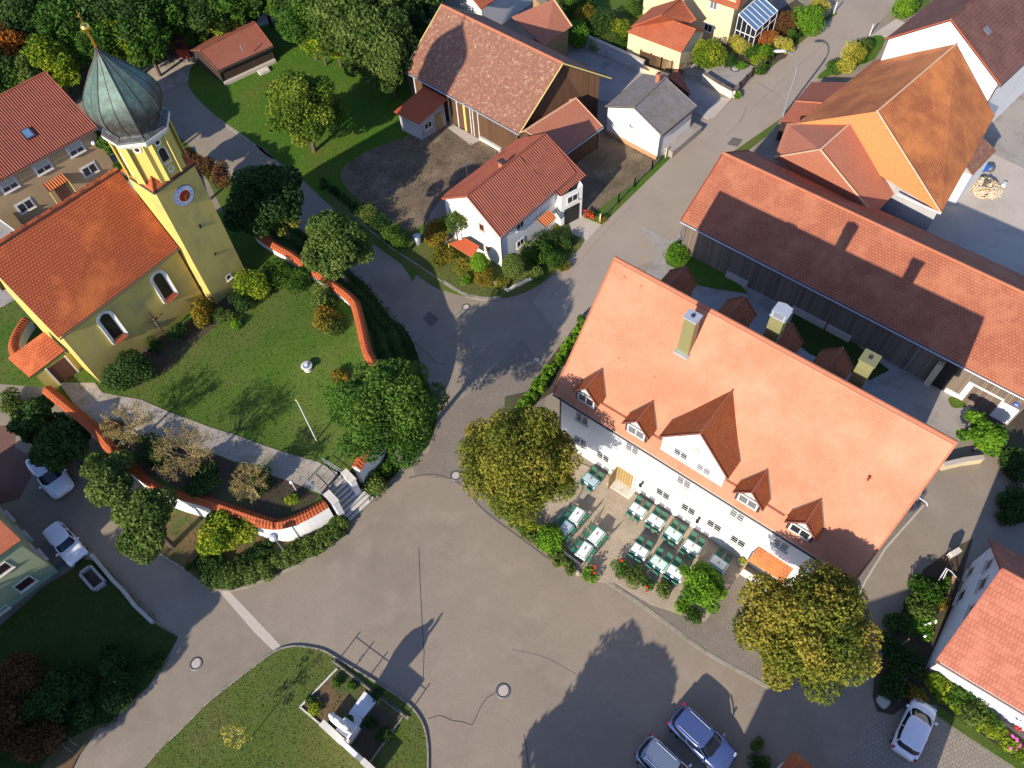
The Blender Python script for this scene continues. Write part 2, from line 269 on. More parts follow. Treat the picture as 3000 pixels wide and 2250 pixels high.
# ------------------------------------------------------------------ mesh builder
def tag(o, label=None, cat=None, group=None, kind=None):
    if label: o['label'] = label
    if cat: o['category'] = cat
    if group: o['group'] = group
    if kind: o['kind'] = kind
    return o
def thing(name, label, cat, base, group=None):
    o = bpy.data.objects.new(name, None); C.objects.link(o); o.location = tuple(base); o.empty_display_size = .3
    BASES[o.name] = np.array(base, float); return tag(o, label, cat, group)
BASES = {}
class MB:
    def __init__(s): s.v = []; s.f = []; s.m = []; s.uv = []; s.sm = []
    def face(s, pts, m=0, uv=None, smooth=False):
        i = len(s.v); s.v += [tuple(p) for p in pts]; s.f.append(list(range(i, i+len(pts)))); s.m.append(m); s.sm.append(smooth)
        if uv is None:
            p = [np.array(q, float) for q in pts]; n = np.cross(p[1]-p[0], p[2]-p[1]); ln = np.linalg.norm(n)
            if ln < 1e-9: uv = [(0, 0)]*len(p)
            else:
                n /= ln
                if abs(n[2]) > .85: uv = [(q[0], q[1]) for q in p]
                else:
                    t = np.array([-n[1], n[0], 0]); t /= np.linalg.norm(t); w = np.cross(n, t); uv = [(np.dot(q, t), np.dot(q, w)) for q in p]
        s.uv.append(uv)
    def grid(s, rows, m=0, smooth=True, uvs=None, close=False):
        base = len(s.v); nr = len(rows); nc = len(rows[0])
        for r in rows: s.v += [tuple(p) for p in r]
        for i in range(nr-1):
            for j in range(nc if close else nc-1):
                k = (j+1) % nc
                s.f.append([base+i*nc+j, base+i*nc+k, base+(i+1)*nc+k, base+(i+1)*nc+j]); s.m.append(m); s.sm.append(smooth)
                s.uv.append([uvs[i][j], uvs[i][k], uvs[i+1][k], uvs[i+1][j]] if uvs else [(i, j), (i, k), (i+1, k), (i+1, j)])
    def obox(s, c, ax, ay, az, m=0):
        c, ax, ay, az = map(lambda q: np.array(q, float), (c, ax, ay, az))
        P = lambda i, j, k: c+i*ax+j*ay+k*az
        for q in (((-1, -1, -1), (-1, 1, -1), (1, 1, -1), (1, -1, -1)), ((-1, -1, 1), (1, -1, 1), (1, 1, 1), (-1, 1, 1)), ((-1, -1, -1), (1, -1, -1), (1, -1, 1), (-1, -1, 1)),
                  ((1, -1, -1), (1, 1, -1), (1, 1, 1), (1, -1, 1)), ((1, 1, -1), (-1, 1, -1), (-1, 1, 1), (1, 1, 1)), ((-1, 1, -1), (-1, -1, -1), (-1, -1, 1), (-1, 1, 1))):
            s.face([P(*a) for a in q], m)
    def box(s, c, t, w, d, h, m=0, z0=None):
        # c centre on the ground plan, t unit direction of width
        t = V(t[0], t[1], 0); t = unit(t); n = V(-t[1], t[0], 0); c = np.array(c, float)
        if len(c) == 2: c = V(c[0], c[1], 0)
        zc = (c[2] if z0 is None else z0)+h/2
        s.obox(V(c[0], c[1], zc), t*w/2, n*d/2, V(0, 0, h/2), m)
    def prism(s, poly, z0, z1, m=0, mt=None, bottom=False):
        p = [V(q[0], q[1], 0) for q in poly]
        s.face([q+V(0, 0, z1) for q in p], m if mt is None else mt)
        for i in range(len(p)):
            a, b = p[i], p[(i+1) % len(p)]; s.face([a+V(0, 0, z0), b+V(0, 0, z0), b+V(0, 0, z1), a+V(0, 0, z1)], m)
    def slab(s, pts, th=.12, m=0, ms=None, corr=None, uvo=(0, 0)):
        p = [np.array(q, float) for q in pts]; n = np.cross(p[1]-p[0], p[-1]-p[0]); n = unit(n)
        if n[2] < 0: n = -n
        t = unit(p[1]-p[0]); w = np.cross(n, t); o = p[0]
        if corr and len(p) == 4:
            per, amp = corr; L = (np.linalg.norm(p[1]-p[0])+np.linalg.norm(p[2]-p[3]))/2; k = max(2, int(L/per))*8
            rows, uvs = [], []
            for b in (0, .25, .5, .75, 1):
                r, u = [], []
                for i in range(k+1):
                    a = i/k; q = (p[0]*(1-a)+p[1]*a)*(1-b)+(p[3]*(1-a)+p[2]*a)*b; r.append(q+n*(amp*(math.cos(2*math.pi*i/8)))); u.append((a*L, b*5))
                rows.append(r); uvs.append(u)
            s.grid(rows, m, False, uvs)
            q = [a-n*amp for a in p]
        else:
            s.face(p, m, [(np.dot(a-o, t)+uvo[0], np.dot(a-o, w)+uvo[1]) for a in p]); q = p
        ms = m if ms is None else ms
        low = [a-n*th for a in q]
        s.face(low[::-1], ms)
        for i in range(len(p)): j = (i+1) % len(p); s.face([q[i], low[i], low[j], q[j]], ms)
    def tube(s, path, r, seg=8, m=0, cap=True, smooth=True):
        path = [np.array(q, float) for q in path]; rs = r if hasattr(r, '__len__') else [r]*len(path); rows = []
        for i, q in enumerate(path):
            d = path[min(i+1, len(path)-1)]-path[max(i-1, 0)]; d = unit(d) if np.linalg.norm(d) > 1e-9 else V(0, 0, 1)
            a = np.cross(d, V(0, 0, 1)) if abs(d[2]) < .95 else np.cross(d, V(1, 0, 0)); a = unit(a); b = np.cross(d, a)
            rows.append([q+rs[i]*(math.cos(2*math.pi*j/seg)*a+math.sin(2*math.pi*j/seg)*b) for j in range(seg)])
        s.grid(rows, m, smooth, None, True)
        if cap: s.face(rows[0][::-1], m); s.face(rows[-1], m)
    def lathe(s, prof, c, seg=16, m=0, rot=0, smooth=True, cap=True):
        rows = [[V(c[0]+r*math.cos(rot+2*math.pi*j/seg), c[1]+r*math.sin(rot+2*math.pi*j/seg), z) for j in range(seg)] for r, z in prof]
        s.grid(rows, m, smooth, None, True)
        if cap:
            if prof[0][0] > 1e-3: s.face(rows[0][::-1], m)
            if prof[-1][0] > 1e-3: s.face(rows[-1], m)
    def ball(s, c, r, m=0, seg=12, sz=1):
        k = max(4, seg//2); s.lathe([(r*math.sin(math.pi*i/k), c[2]-r*sz*math.cos(math.pi*i/k)) for i in range(k+1)], c, seg, m, 0, True, False)
    def build(s, name, mats, parent=None, base=None):
        if isinstance(mats, str): mats = [mats]
        if parent is not None: b = BASES[parent.name] if parent.name in BASES else V(0, 0, 0)
        else: b = np.array(base, float) if base is not None else V(0, 0, 0)
        me = bpy.data.meshes.new(name); v = np.array(s.v, float)-b
        me.from_pydata(v.tolist(), [], s.f)
        for q in mats: me.materials.append(M[q])
        me.polygons.foreach_set('material_index', s.m); me.polygons.foreach_set('use_smooth', s.sm)
        ul = me.uv_layers.new(name='UVMap'); ul.data.foreach_set('uv', np.array([c for u in s.uv for c in u], float).ravel())
        me.update(); o = bpy.data.objects.new(name, me); C.objects.link(o)
        if parent is not None: o.parent = parent; BASES[o.name] = b  # children of a part share the same frame
        else: o.location = tuple(b); BASES[o.name] = b
        return o
def spline(pts, k=4, closed=False):
    p = [np.array(q, float) for q in pts]; n = len(p); out = []
    for i in range(n if closed else n-1):
        g = (lambda j: p[j % n]) if closed else (lambda j: p[min(max(j, 0), n-1)])
        a, b, c, d = g(i-1), g(i), g(i+1), g(i+2)
        for t in range(k):
            u = t/k; out.append(.5*((2*b)+(-a+c)*u+(2*a-5*b+4*c-d)*u*u+(-a+3*b-3*c+d)*u**3))
    if not closed: out.append(p[-1])
    return out
def zone(name, pts, z, mat, depth=.1, smooth=0, kind='structure'):
    if smooth: pts = spline(pts, smooth, True)
    mb = MB(); mb.prism(pts, z-depth, z); o = mb.build(name, mat); return tag(o, kind=kind)
def drape(name, pts, off, mat, kind='structure', skirt=0):
    import bmesh
    P = np.array([[q[0], q[1]] for q in pts]); bm = bmesh.new(); f = bm.faces.new([bm.verts.new((a, b, 0)) for a, b in P])
    for ax, (lo, hi) in enumerate(zip(P.min(0), P.max(0))):
        for c_ in np.arange(math.ceil(lo), hi, .7):
            co = [0, 0, 0]; co[ax] = c_; no = [0, 0, 0]; no[ax] = 1
            bmesh.ops.bisect_plane(bm, geom=bm.verts[:]+bm.edges[:]+bm.faces[:], plane_co=co, plane_no=no)
    for v in bm.verts: v.co.z = float(zp(v.co.x, v.co.y))+off
    me = bpy.data.meshes.new(name); bm.to_mesh(me); bm.free(); me.uv_layers.new(name='UVMap'); me.materials.append(M[mat]); o = bpy.data.objects.new(name, me); C.objects.link(o); return tag(o, kind=kind)
def strip(name, pts, w, z0, z1, mat, side=0, kind='structure', seglen=None):
    pts = [V(q[0], q[1], 0) for q in pts]; mb = MB(); L = [];
    for i, q in enumerate(pts):
        d = pts[min(i+1, len(pts)-1)]-pts[max(i-1, 0)]; d = unit(d); n = V(-d[1], d[0], 0); L.append((q+n*w*(.5+side), q-n*w*(.5-side)))
    for i in range(len(pts)-1):
        a, b = L[i]; c, d = L[i+1]; up, lo = V(0, 0, z1), V(0, 0, z0)
        mb.face([b+up, d+up, c+up, a+up]); mb.face([a+up, c+up, c+lo, a+lo]); mb.face([b+lo, d+lo, d+up, b+up])
        if i == 0: mb.face([a+up, a+lo, b+lo, b+up])
        if i == len(pts)-2: mb.face([c+up, d+up, d+lo, c+lo])
    o = mb.build(name, mat)
    return tag(o, kind=kind) if kind else o
# ------------------------------------------------------------------ foliage
def leaves(name, mat, blobs, n, size, parent=None, base=None, seed=1, shell=.72, flat=.35, up=0.0, asp=.7):
    g = np.random.default_rng(seed); B = np.array([[*c, *(r if hasattr(r, '__len__') else (r, r, r))] for c, r in blobs], float)
    w = (B[:, 3]*B[:, 4]*B[:, 5])**(2/3); idx = g.choice(len(B), n, p=w/w.sum())
    d = g.normal(size=(n, 3)); d[:, 2] += up; d /= np.linalg.norm(d, axis=1)[:, None]
    rr = np.where(g.random(n) < shell, g.uniform(.82, 1.06, n), g.uniform(.3, .85, n))
    c = B[idx, :3]+d*rr[:, None]*B[idx, 3:6]
    nr = d*flat+g.normal(size=(n, 3))*.45; nr[:, 2] += .25; nr /= np.linalg.norm(nr, axis=1)[:, None]
    a = np.cross(nr, g.normal(size=(n, 3))); a /= np.linalg.norm(a, axis=1)[:, None]; b = np.cross(nr, a)
    s = size*g.uniform(.55, 1.35, n)[:, None]; a = a*s; b = b*s*asp
    droop = nr*s*.22
    v = np.stack([c-a, c-b*.9+droop, c+a, c+b+droop], 1).reshape(-1, 3)
    return leafmesh(name, mat, v, n, np.clip(g.random(len(B))[idx]*.62+g.random(n)*.34+.02, 0, 1), parent, base)
def leafmesh(name, mat, v, n, tone, parent, base):
    bs = (BASES.get(parent.name, V(0, 0, 0)) if parent is not None else (np.array(base, float) if base is not None else V(0, 0, 0)))
    v = v-bs; me = bpy.data.meshes.new(name); me.vertices.add(len(v)); me.vertices.foreach_set('co', v.ravel())
    me.loops.add(n*4); me.loops.foreach_set('vertex_index', np.arange(n*4, dtype=np.int32))
    me.polygons.add(n); me.polygons.foreach_set('loop_start', np.arange(0, n*4, 4, dtype=np.int32))
    me.update(calc_edges=True); at = me.attributes.new('tone', 'FLOAT', 'FACE'); at.data.foreach_set('value', tone.astype(np.float32))
    me.materials.append(M[mat]); o = bpy.data.objects.new(name, me); C.objects.link(o)
    if parent is not None: o.parent = parent
    else: o.location = tuple(bs)
    return o
def crownblobs(c, R, H, g, m=16, rs=(.34, .52), squash=.85):
    out = []
    for i in range(m):
        d = g.normal(size=3); d /= np.linalg.norm(d); d[2] = abs(d[2])*.9-.25
        f = g.uniform(.40, .89); r = R*g.uniform(*rs)*(1.15-.45*f); out.append(((c[0]+d[0]*R*f, c[1]+d[1]*R*f, c[2]+d[2]*H*f), (r, r, r*squash)))
    out.append((tuple(c), (R*.55, R*.55, H*.55))); return out
def tree(name, label, t, x, y, zc, R, mat, H=None, n=9000, leaf=.16, seed=1, base=None, m=18, group=None, cat='tree', trunk=.16, rs=(.30, .48), zg=0.0, barkm='bark', squash=.85):
    g = np.random.default_rng(seed); c = T(t, x, y, zc); H = H or R*.95
    if zg >= 90: zg = float(zp(c[0], c[1]))
    b = V(c[0], c[1], zg) if base is None else base
    th = thing(name, label, cat, b, group)
    bl = crownblobs(c, R, H, g, m, rs, squash); mb = MB()
    top = V(c[0], c[1], c[2]+H*.2)
    mid = b*.5+top*.5+V(g.normal()*.15, g.normal()*.15, 0)
    mb.tube([b, mid, top], [trunk*1.35, trunk, trunk*.45], 8)
    for (bc, br) in bl[:-1][:14]:
        s = b+(top-b)*g.uniform(.45, .9); e = np.array(bc)*.92+s*.08; mb.tube([s, (s+e)/2+V(0, 0, .15), e], [trunk*.5, trunk*.3, trunk*.1], 5)
    mb.build('trunk', barkm, th)
    leaves('crown', mat, bl, n, leaf, th, seed=seed); return th
def bush(name, label, t, x, y, R, mat, h=None, n=1500, leaf=.09, seed=1, z=0.0, cat='shrub', group=None, m=7, sq=.9, shape=None):
    g = np.random.default_rng(seed); h = h or R; c = T(t, x, y, z+h*.6); bl = []
    if z >= 90: z = float(zp(c[0], c[1]))
    for i in range(m):
        a = g.uniform(0, 6.28); f = g.uniform(.2, .6)*R; r = R*g.uniform(.4, .62); bl.append(((c[0]+f*math.cos(a), c[1]+f*math.sin(a), z+h*g.uniform(.35, .8)), (r, r, min(r*sq, h*.45))))
    bl.append(((c[0], c[1], z+h*.4), (R*.6, R*.6, h*.4)))
    o = leaves(name, mat, bl, n, leaf, None, V(c[0], c[1], z), seed=seed); return tag(o, label, cat, group)
def ground_cover(name, polys, mat, dens, size, hgt, seed=3, z=0.0, label=None):
    # leaf-sized faces spread over a polygon
    g = np.random.default_rng(seed); P = np.array([[q[0], q[1]] for q in polys]); lo, hi = P.min(0), P.max(0)
    n = int((hi[0]-lo[0])*(hi[1]-lo[1])*dens); q = g.uniform(lo, hi, (n, 2)); ins = np.zeros(n, bool); k = len(P)
    for i in range(k):
        a, b = P[i], P[(i+1) % k]; cond = (a[1] > q[:, 1]) != (b[1] > q[:, 1]); xs = (b[0]-a[0])*(q[:, 1]-a[1])/(b[1]-a[1]+1e-12)+a[0]; ins ^= cond & (q[:, 0] < xs)
    q = q[ins]; n = len(q)
    lump = .5+.5*np.sin(q[:, 0]*1.7+np.sin(q[:, 1]*1.3)*2)*np.sin(q[:, 1]*1.9+q[:, 0]*.6)
    if z >= 90: z = zp(q[:, 0], q[:, 1])
    c = np.column_stack([q, z+g.uniform(.0, 1, n)**.6*hgt*(.45+.55*lump)])
    nr = g.normal(size=(n, 3))*.6; nr[:, 2] += .6; nr /= np.linalg.norm(nr, axis=1)[:, None]
    a = np.cross(nr, g.normal(size=(n, 3))); a /= np.linalg.norm(a, axis=1)[:, None]; b = np.cross(nr, a); s = size*g.uniform(.5, 1.4, n)[:, None]
    v = np.stack([c-a*s, c-b*s*.5, c+a*s, c+b*s*.5], 1).reshape(-1, 3)
    o = leafmesh(name, mat, v, n, np.clip(g.random(n)*.7+.3*lump, 0, 1), None, V(P[:, 0].mean(), P[:, 1].mean(), 0))
    tag(o, kind='stuff'); return o
# ------------------------------------------------------------------ buildings
def lerp(a, b, t): return a*(1-t)+b*t
def gutter(parent, a, b, r=.07, mat='gutter_brown', name='gutter', pipes=(), zg=0, inset=.35, out=None):
    mb = MB(); mb.tube([a, b], r, 8)
    for f, q in pipes:
        s = lerp(a, b, f); q = V(q[0], q[1], 0); mb.tube([s, V(q[0], q[1], s[2]-.45), V(q[0], q[1], zg+.05)], r*.7, 6)
    return mb.build(name, mat, parent)
def gable(name, label, cat, E0, E1, R0, R1, wall, roof, ou=.25, ov=.35, zg=0.0, back=1.0, th=.14, corr=None, side='lead_dark', ridge='ridge_tile', zB=None, group=None, gut='gutter_brown', B0=None, B1=None, wallbits=True, fascia=None, ridger=.1, base=None):
    E0, E1, R0, R1 = [np.array(q, float) for q in (E0, E1, R0, R1)]
    def mir(E, R):
        q = R+(R-E)*back; q[2] = E[2] if zB is None else zB
        return q
    B0 = mir(E0, R0) if B0 is None else B0; B1 = mir(E1, R1) if B1 is None else B1
    th_ = thing(name, label, cat, V((E0[0]+B1[0])/2, (E0[1]+B1[1])/2, zg) if base is None else base, group)
    mb = MB(); mb.slab([E0, E1, R1, R0], th, 0, 1, corr); mb.slab([B1, B0, R0, R1], th, 0, 1, corr)
    up = V(0, 0, .02); mb.tube([R0+up, R1+up], ridger, 8, 2)
    for a, b in ((E0, R0), (R0, B0), (E1, R1), (R1, B1)): mb.tube([a+up*.5, b+up*.5], .05, 5, 2 if fascia is None else 3)
    ro = mb.build('roof', [roof, side, ridge, fascia or side], th_)
    L = np.linalg.norm((R1-R0)[:2]); W = np.linalg.norm((B0-E0)[:2]); WE = np.linalg.norm((R0-E0)[:2])
    a0, a1 = ou/L, 1-ou/L
    def plan(a, s):  # s in -1 (front eave) .. 0 ridge .. 1 back
        r = lerp(R0, R1, a)
        q = lerp(r, lerp(E0, E1, a), -s) if s < 0 else lerp(r, lerp(B0, B1, a), s)
        return q
    sf = -(1-ov/WE); sb = 1-ov/np.linalg.norm((R0-B0)[:2]); dz = V(0, 0, -th-.03)
    g = lambda q: V(q[0], q[1], zg)
    F0, F1, K0, K1 = [plan(a, s)+dz for a, s in ((a0, sf), (a1, sf), (a0, sb), (a1, sb))]; P0, P1 = plan(a0, 0)+dz, plan(a1, 0)+dz
    mb = MB()
    mb.face([g(F0), g(F1), F1, F0]); mb.face([g(K1), g(K0), K0, K1]); mb.face([g(K0), g(F0), F0, P0, K0]); mb.face([g(F1), g(K1), K1, P1, F1])
    mb.build('wall', wall, th_)
    c = (F0+F1+K0+K1)/4
    def face_(p, q):
        t = unit(V(q[0]-p[0], q[1]-p[1], 0)); n = V(t[1], -t[0], 0)
        if np.dot(n, p-c) < 0: n = -n
        return dict(p=g(p), t=t, n=n, L=np.linalg.norm((q-p)[:2]), top=min(p[2], q[2]))
    d = dict(o=th_, roof=ro, f=face_(F0, F1), b=face_(K1, K0), l=face_(K0, F0), r=face_(F1, K1), F0=F0, F1=F1, K0=K0, K1=K1, E0=E0, E1=E1, R0=R0, R1=R1, B0=B0, B1=B1, zg=zg)
    if gut:
        o = unit(E0-R0); o[2] = 0; dn = V(0, 0, -.12)
        gutter(th_, E0+o*.06+dn, E1+o*.06+dn, .07, gut, pipes=((.02, F0+o*.06), (.98, F1+o*.06)), zg=zg)
    return d
def at(face, t, x, y, dz=0):  # point on a facade seen at that pixel -> (s, z)
    P = hit(t, x, y, face['p'], face['n']); return P
def window(b, face, t, x, y, w, h, kind='casement', frame='white_paint', glass='glass', sill='pale_stone', parent=None, name='window', z=None, depth=.05, cols=2, rowsn=1, fw=.07, surround=None, s=None):
    n, tt = face['n'], face['t']
    P = at(face, t, x, y) if s is None else face['p']+tt*s
    if z is not None: P = V(P[0], P[1], z)
    U = V(0, 0, 1); par = parent or b['o']; mb = MB()
    if surround: mb.obox(P+n*.012, tt*(w/2+.1), n*.012, U*(h/2+.1), 1)
    c = P+n*(depth*.5)
    for sg in (-1, 1):
        mb.obox(c+tt*sg*(w/2-fw/2), tt*fw/2, n*depth*.6, U*h/2); mb.obox(c+U*sg*(h/2-fw/2), tt*(w/2-fw), n*depth*.6, U*fw/2)
    for i in range(1, cols): mb.obox(c+tt*(-w/2+w*i/cols), tt*fw*.45, n*depth*.55, U*(h/2-fw))
    for i in range(1, rowsn): mb.obox(c+U*(-h/2+h*i/rowsn), tt*(w/2-fw), n*depth*.4, U*fw*.25)
    o = mb.build(name, [frame, surround or frame], par)
    g = MB(); g.obox(P+n*.02, tt*(w/2-.02), n*.018, U*(h/2-.02)); g.build('pane', glass, o)
    if sill: q = MB(); q.obox(P-U*(h/2+.03)+n*.08, tt*(w/2+.06), n*.08, U*.025); q.build('sill', sill, o)
    return o
def archpts(P, tt, w, h, k=8):
    U = V(0, 0, 1); r = w/2; pts = [P-tt*r-U*h/2, P+tt*r-U*h/2]
    for i in range(k+1): a = math.pi*i/k; pts.append(P+tt*r*math.cos(a)+U*(h/2-r+r*math.sin(a)))
    return pts
def extr(mb, pts, n, d0, d1, m=0):
    a = [q+n*d0 for q in pts]; b = [q+n*d1 for q in pts]; mb.face(b, m)
    for i in range(len(pts)): j = (i+1) % len(pts); mb.face([a[i], a[j], b[j], b[i]], m)
def arch_window(par, P, tt, n, w, h, rim=.16, name='arched_window', sill='cap_tiles', dep=.12):
    mb = MB(); o_, i_ = archpts(P, tt, w+2*rim, h+2*rim), archpts(P, tt, w, h)
    k = len(o_)
    for i in range(k):
        j = (i+1) % k; mb.face([o_[i]+n*dep, o_[j]+n*dep, i_[j]+n*dep*.3, i_[i]+n*dep*.3]); mb.face([o_[i], o_[j], o_[j]+n*dep, o_[i]+n*dep]); mb.face([i_[i]+n*dep*.3, i_[j]+n*dep*.3, i_[j], i_[i]])
    o = mb.build(name, 'church_trim', par)
    g = MB(); extr(g, i_, n, 0, .02); g.build('pane', 'glass_brown', o)
    if sill: q = MB(); U = V(0, 0, 1); q.face([P-tt*(w/2+rim*.6)-U*(h/2+rim)+n*(dep+.12), P+tt*(w/2+rim*.6)-U*(h/2+rim)+n*(dep+.12), P+tt*(w/2)-U*(h/2-.12)+n*.05, P-tt*(w/2)-U*(h/2-.12)+n*.05]); q.build('sill', sill, o)
    return o
def disc(mb, P, n, r, d, seg=20, m=0, sq=1):
    tt = unit(np.cross(n, V(0, 0, 1))); U = V(0, 0, 1); extr(mb, [P+tt*r*math.cos(a)+U*r*sq*math.sin(a) for a in [2*math.pi*i/seg for i in range(seg)]], n, -.02, d, m)
def ringm(mb, P, n, r0, r1, d0, d1, seg=24, m=0, sq=1):
    tt = unit(np.cross(n, V(0, 0, 1))); U = V(0, 0, 1)
    for i in range(seg):
        a, b = 2*math.pi*i/seg, 2*math.pi*(i+1)/seg; q = lambda r, x, d: P+tt*r*math.cos(x)+U*r*sq*math.sin(x)+n*d
        mb.face([q(r0, a, d0), q(r0, b, d0), q(r1, b, d1), q(r1, a, d1)], m); mb.face([q(r1, a, d1), q(r1, b, d1), q(r1, b, 0), q(r1, a, 0)], m)
def text(body, P, tt, n, size, mat, parent, name, depth=.01):
    cu = bpy.data.curves.new(name, 'FONT'); cu.body = body; cu.size = size; cu.align_x = 'CENTER'; cu.align_y = 'CENTER'; cu.extrude = depth
    o = bpy.data.objects.new(name, cu); C.objects.link(o); U = unit(np.cross(n, tt)); 
    m = Matrix(((tt[0], U[0], n[0], P[0]), (tt[1], U[1], n[1], P[1]), (tt[2], U[2], n[2], P[2]), (0, 0, 0, 1)))
    dg = bpy.context.evaluated_depsgraph_get(); me = bpy.data.meshes.new_from_object(o.evaluated_get(dg)); bpy.data.objects.remove(o)
    bs = BASES.get(parent.name, V(0, 0, 0)); me.transform(Matrix.Translation(tuple(-bs)) @ m); me.materials.clear(); me.materials.append(M[mat])
    o = bpy.data.objects.new(name, me); C.objects.link(o); o.parent = parent; BASES[o.name] = bs; return o
# ------------------------------------------------------------------ ground, roads
g_ = MB(); g_.face([V(-2500, -2500, -.06), V(2500, -2500, -.06), V(2500, 2500, -.06), V(-2500, 2500, -.06)]); tag(g_.build('ground', 'grass'), kind='structure')
zone('road', [V(-75, -20, 0), V(80, -20, 0), V(80, 90, 0), V(-75, 90, 0)], 0, 'asphalt', .04)
def Z(name, mat, z, t, pts, smooth=0, depth=.1): return zone(name, TL(t, *pts), z, mat, depth, smooth)
# street running up to the right: paler surface
Z('street', 'street', .004, 'O', [(1960, -30), (1935, 10), (1880, 70), (1780, 160), (1690, 250), (1620, 330), (1530, 400), (1470, 500), (1420, 560), (1330, 590), (1280, 690), (1220, 740), (1150, 650), (1240, 540), (1300, 480), (1340, 440), (1450, 340), (1500, 270), (1580, 220), (1700, 90), (1830, -10), (1860, -40)])
# lawn with the round tree, yards of the big barn and the white house
Z('lawn', 'grass_bright', .08, 'O', [(408, 172), (418, 203), (480, 262), (560, 318), (648, 384), (700, 432), (735, 462), (770, 500), (868, 570), (900, 590), (930, 340), (900, 250), (880, 175), (830, 90), (760, 60), (640, 40), (560, 60), (430, 130)], 3)
Z('grass_verge', 'grass_dry', .085, 'O', [(700, 420), (770, 498), (868, 568), (930, 614), (980, 635), (1040, 646), (1105, 641), (1165, 615), (1215, 572), (1262, 522), (1235, 505), (1215, 470), (1150, 540), (1000, 540), (900, 500), (800, 430)], 3)
Z('yard_soil', 'dirt', .089, 'O', [(735, 375), (790, 330), (870, 300), (900, 285), (980, 275), (1075, 325), (1020, 400), (950, 430), (900, 500), (830, 470), (770, 430)], 3)
Z('yard_soil', 'dirt', .086, 'O', [(1205, 335), (1335, 258), (1400, 300), (1425, 335), (1400, 375), (1300, 455), (1262, 455), (1240, 430)])
Z('grass_verge', 'grass_bright', .09, 'O', [(1405, 330), (1447, 342), (1300, 486), (1262, 470), (1290, 455), (1400, 372), (1425, 345)])
Z('forecourt', 'concrete', .012, 'O', [(1215, 470), (1262, 465), (1300, 484), (1258, 530), (1215, 505)])
Z('yard_slab', 'concrete', .096, 'A2', [(1690, 1040), (1745, 1020), (1960, 1140), (1880, 1180)])
Z('barn_yard', 'concrete_grey', .05, 'A3', [(430, 300), (640, 430), (1080, 600), (1250, 650), (1440, 640), (1700, 790), (1560, 950), (1450, 900), (700, 820), (640, 900), (400, 700), (300, 500)], 0, .05)
Z('driveway', 'concrete', .055, 'X2', [(930, 1265), (1070, 1285), (870, 1510), (760, 1550), (690, 1500)])
Z('garden_lawn', 'grass', .07, 'A3', [(200, -80), (1100, -80), (1100, 150), (930, 260), (930, 400), (700, 330), (480, 230)])
Z('garden_soil', 'soil', .075, 'A3', [(1350, 300), (1560, 330), (1800, 330), (2000, 250), (2150, 90), (2300, 0), (2450, 120), (2212, 470), (2010, 560), (1860, 500), (1450, 560)])
Z('patio', 'concrete_grey', .079, 'A3', [(1400, 530), (1700, 490), (1860, 510), (2010, 560), (1810, 710), (1560, 640), (1400, 600)])
Z('grass_verge', 'grass_dry', .03, 'A4', [(20, 600), (100, 600), (330, 410), (560, 210), (700, 110), (670, 90), (480, 230), (270, 400)], 0, .03)
Z('grass_verge', 'grass_bright', .06, 'A4', [(1000, 290), (1085, 320), (1000, 480), (860, 530), (560, 640), (560, 600), (700, 490), (860, 360)], 2)
Z('driveway', 'concrete', .02, 'A4', [(1180, 150), (1260, 190), (1100, 300), (960, 300)])
Z('grass_verge', 'grass', .05, 'A4', [(1250, -60), (1500, -60), (1420, 60), (1260, 150), (1190, 110)])
Z('grass_verge', 'grass', .03, 'A4', [(245, 960), (120, 1110), (0, 1205), (-180, 1300), (-160, 1240), (130, 1040)], 0, .03)
# yard on the right
Z('yard_paving', 'concrete', .01, 'O', [(2010, 330), (2150, 180), (2400, 0), (2500, 900), (2230, 640), (1950, 470)])
Z('yard_paving', 'concrete_grey', .014, 'O', [(2150, 190), (2240, 120), (2500, 200), (2500, 500), (2140, 330), (2060, 300)])
# behind the inn
Z('backyard_lawn', 'grass_bright', .06, 'B3', [(1260, 500), (1300, 450), (1370, 430), (1480, 500), (1740, 690), (1900, 850), (1850, 850), (1490, 790), (1380, 680), (1250, 620)], 2)
Z('backyard_path', 'concrete_grey', .03, 'B3', [(1230, 490), (1360, 360), (1370, 430), (1290, 470), (1240, 560), (1290, 660), (1200, 750), (1080, 690)], 0)
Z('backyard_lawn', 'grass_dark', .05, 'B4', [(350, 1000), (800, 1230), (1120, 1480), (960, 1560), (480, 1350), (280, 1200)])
Z('yard_court', 'concrete_grey', .02, 'B4', [(-900, 300), (900, 1250), (1330, 1480), (1700, 1659), (1850, 1900), (1600, 2150), (900, 1700), (-400, 1000)])
Z('grass_patch', 'grass_bright', .05, 'X9', [(1010, 630), (1180, 670), (1280, 760), (1200, 800), (1060, 800), (990, 700)], 3)
# hedge strip and cobbles round the inn
Z('planting_strip', 'soil', .06, 'B3', [(560, 1060), (610, 990), (480, 1260), (330, 1659), (-60, 1900), (-60, 1700), (120, 1659), (300, 1400)])
Z('cobbles', 'cobble', .004, 'C2', [(1430, 810), (1700, 840), (1850, 920), (1930, 1030), (2100, 1180), (2400, 1000), (2500, 0), (2300, -300), (2050, -50), (1900, 130), (1700, 250), (1590, 400), (1540, 620), (1400, 700)])
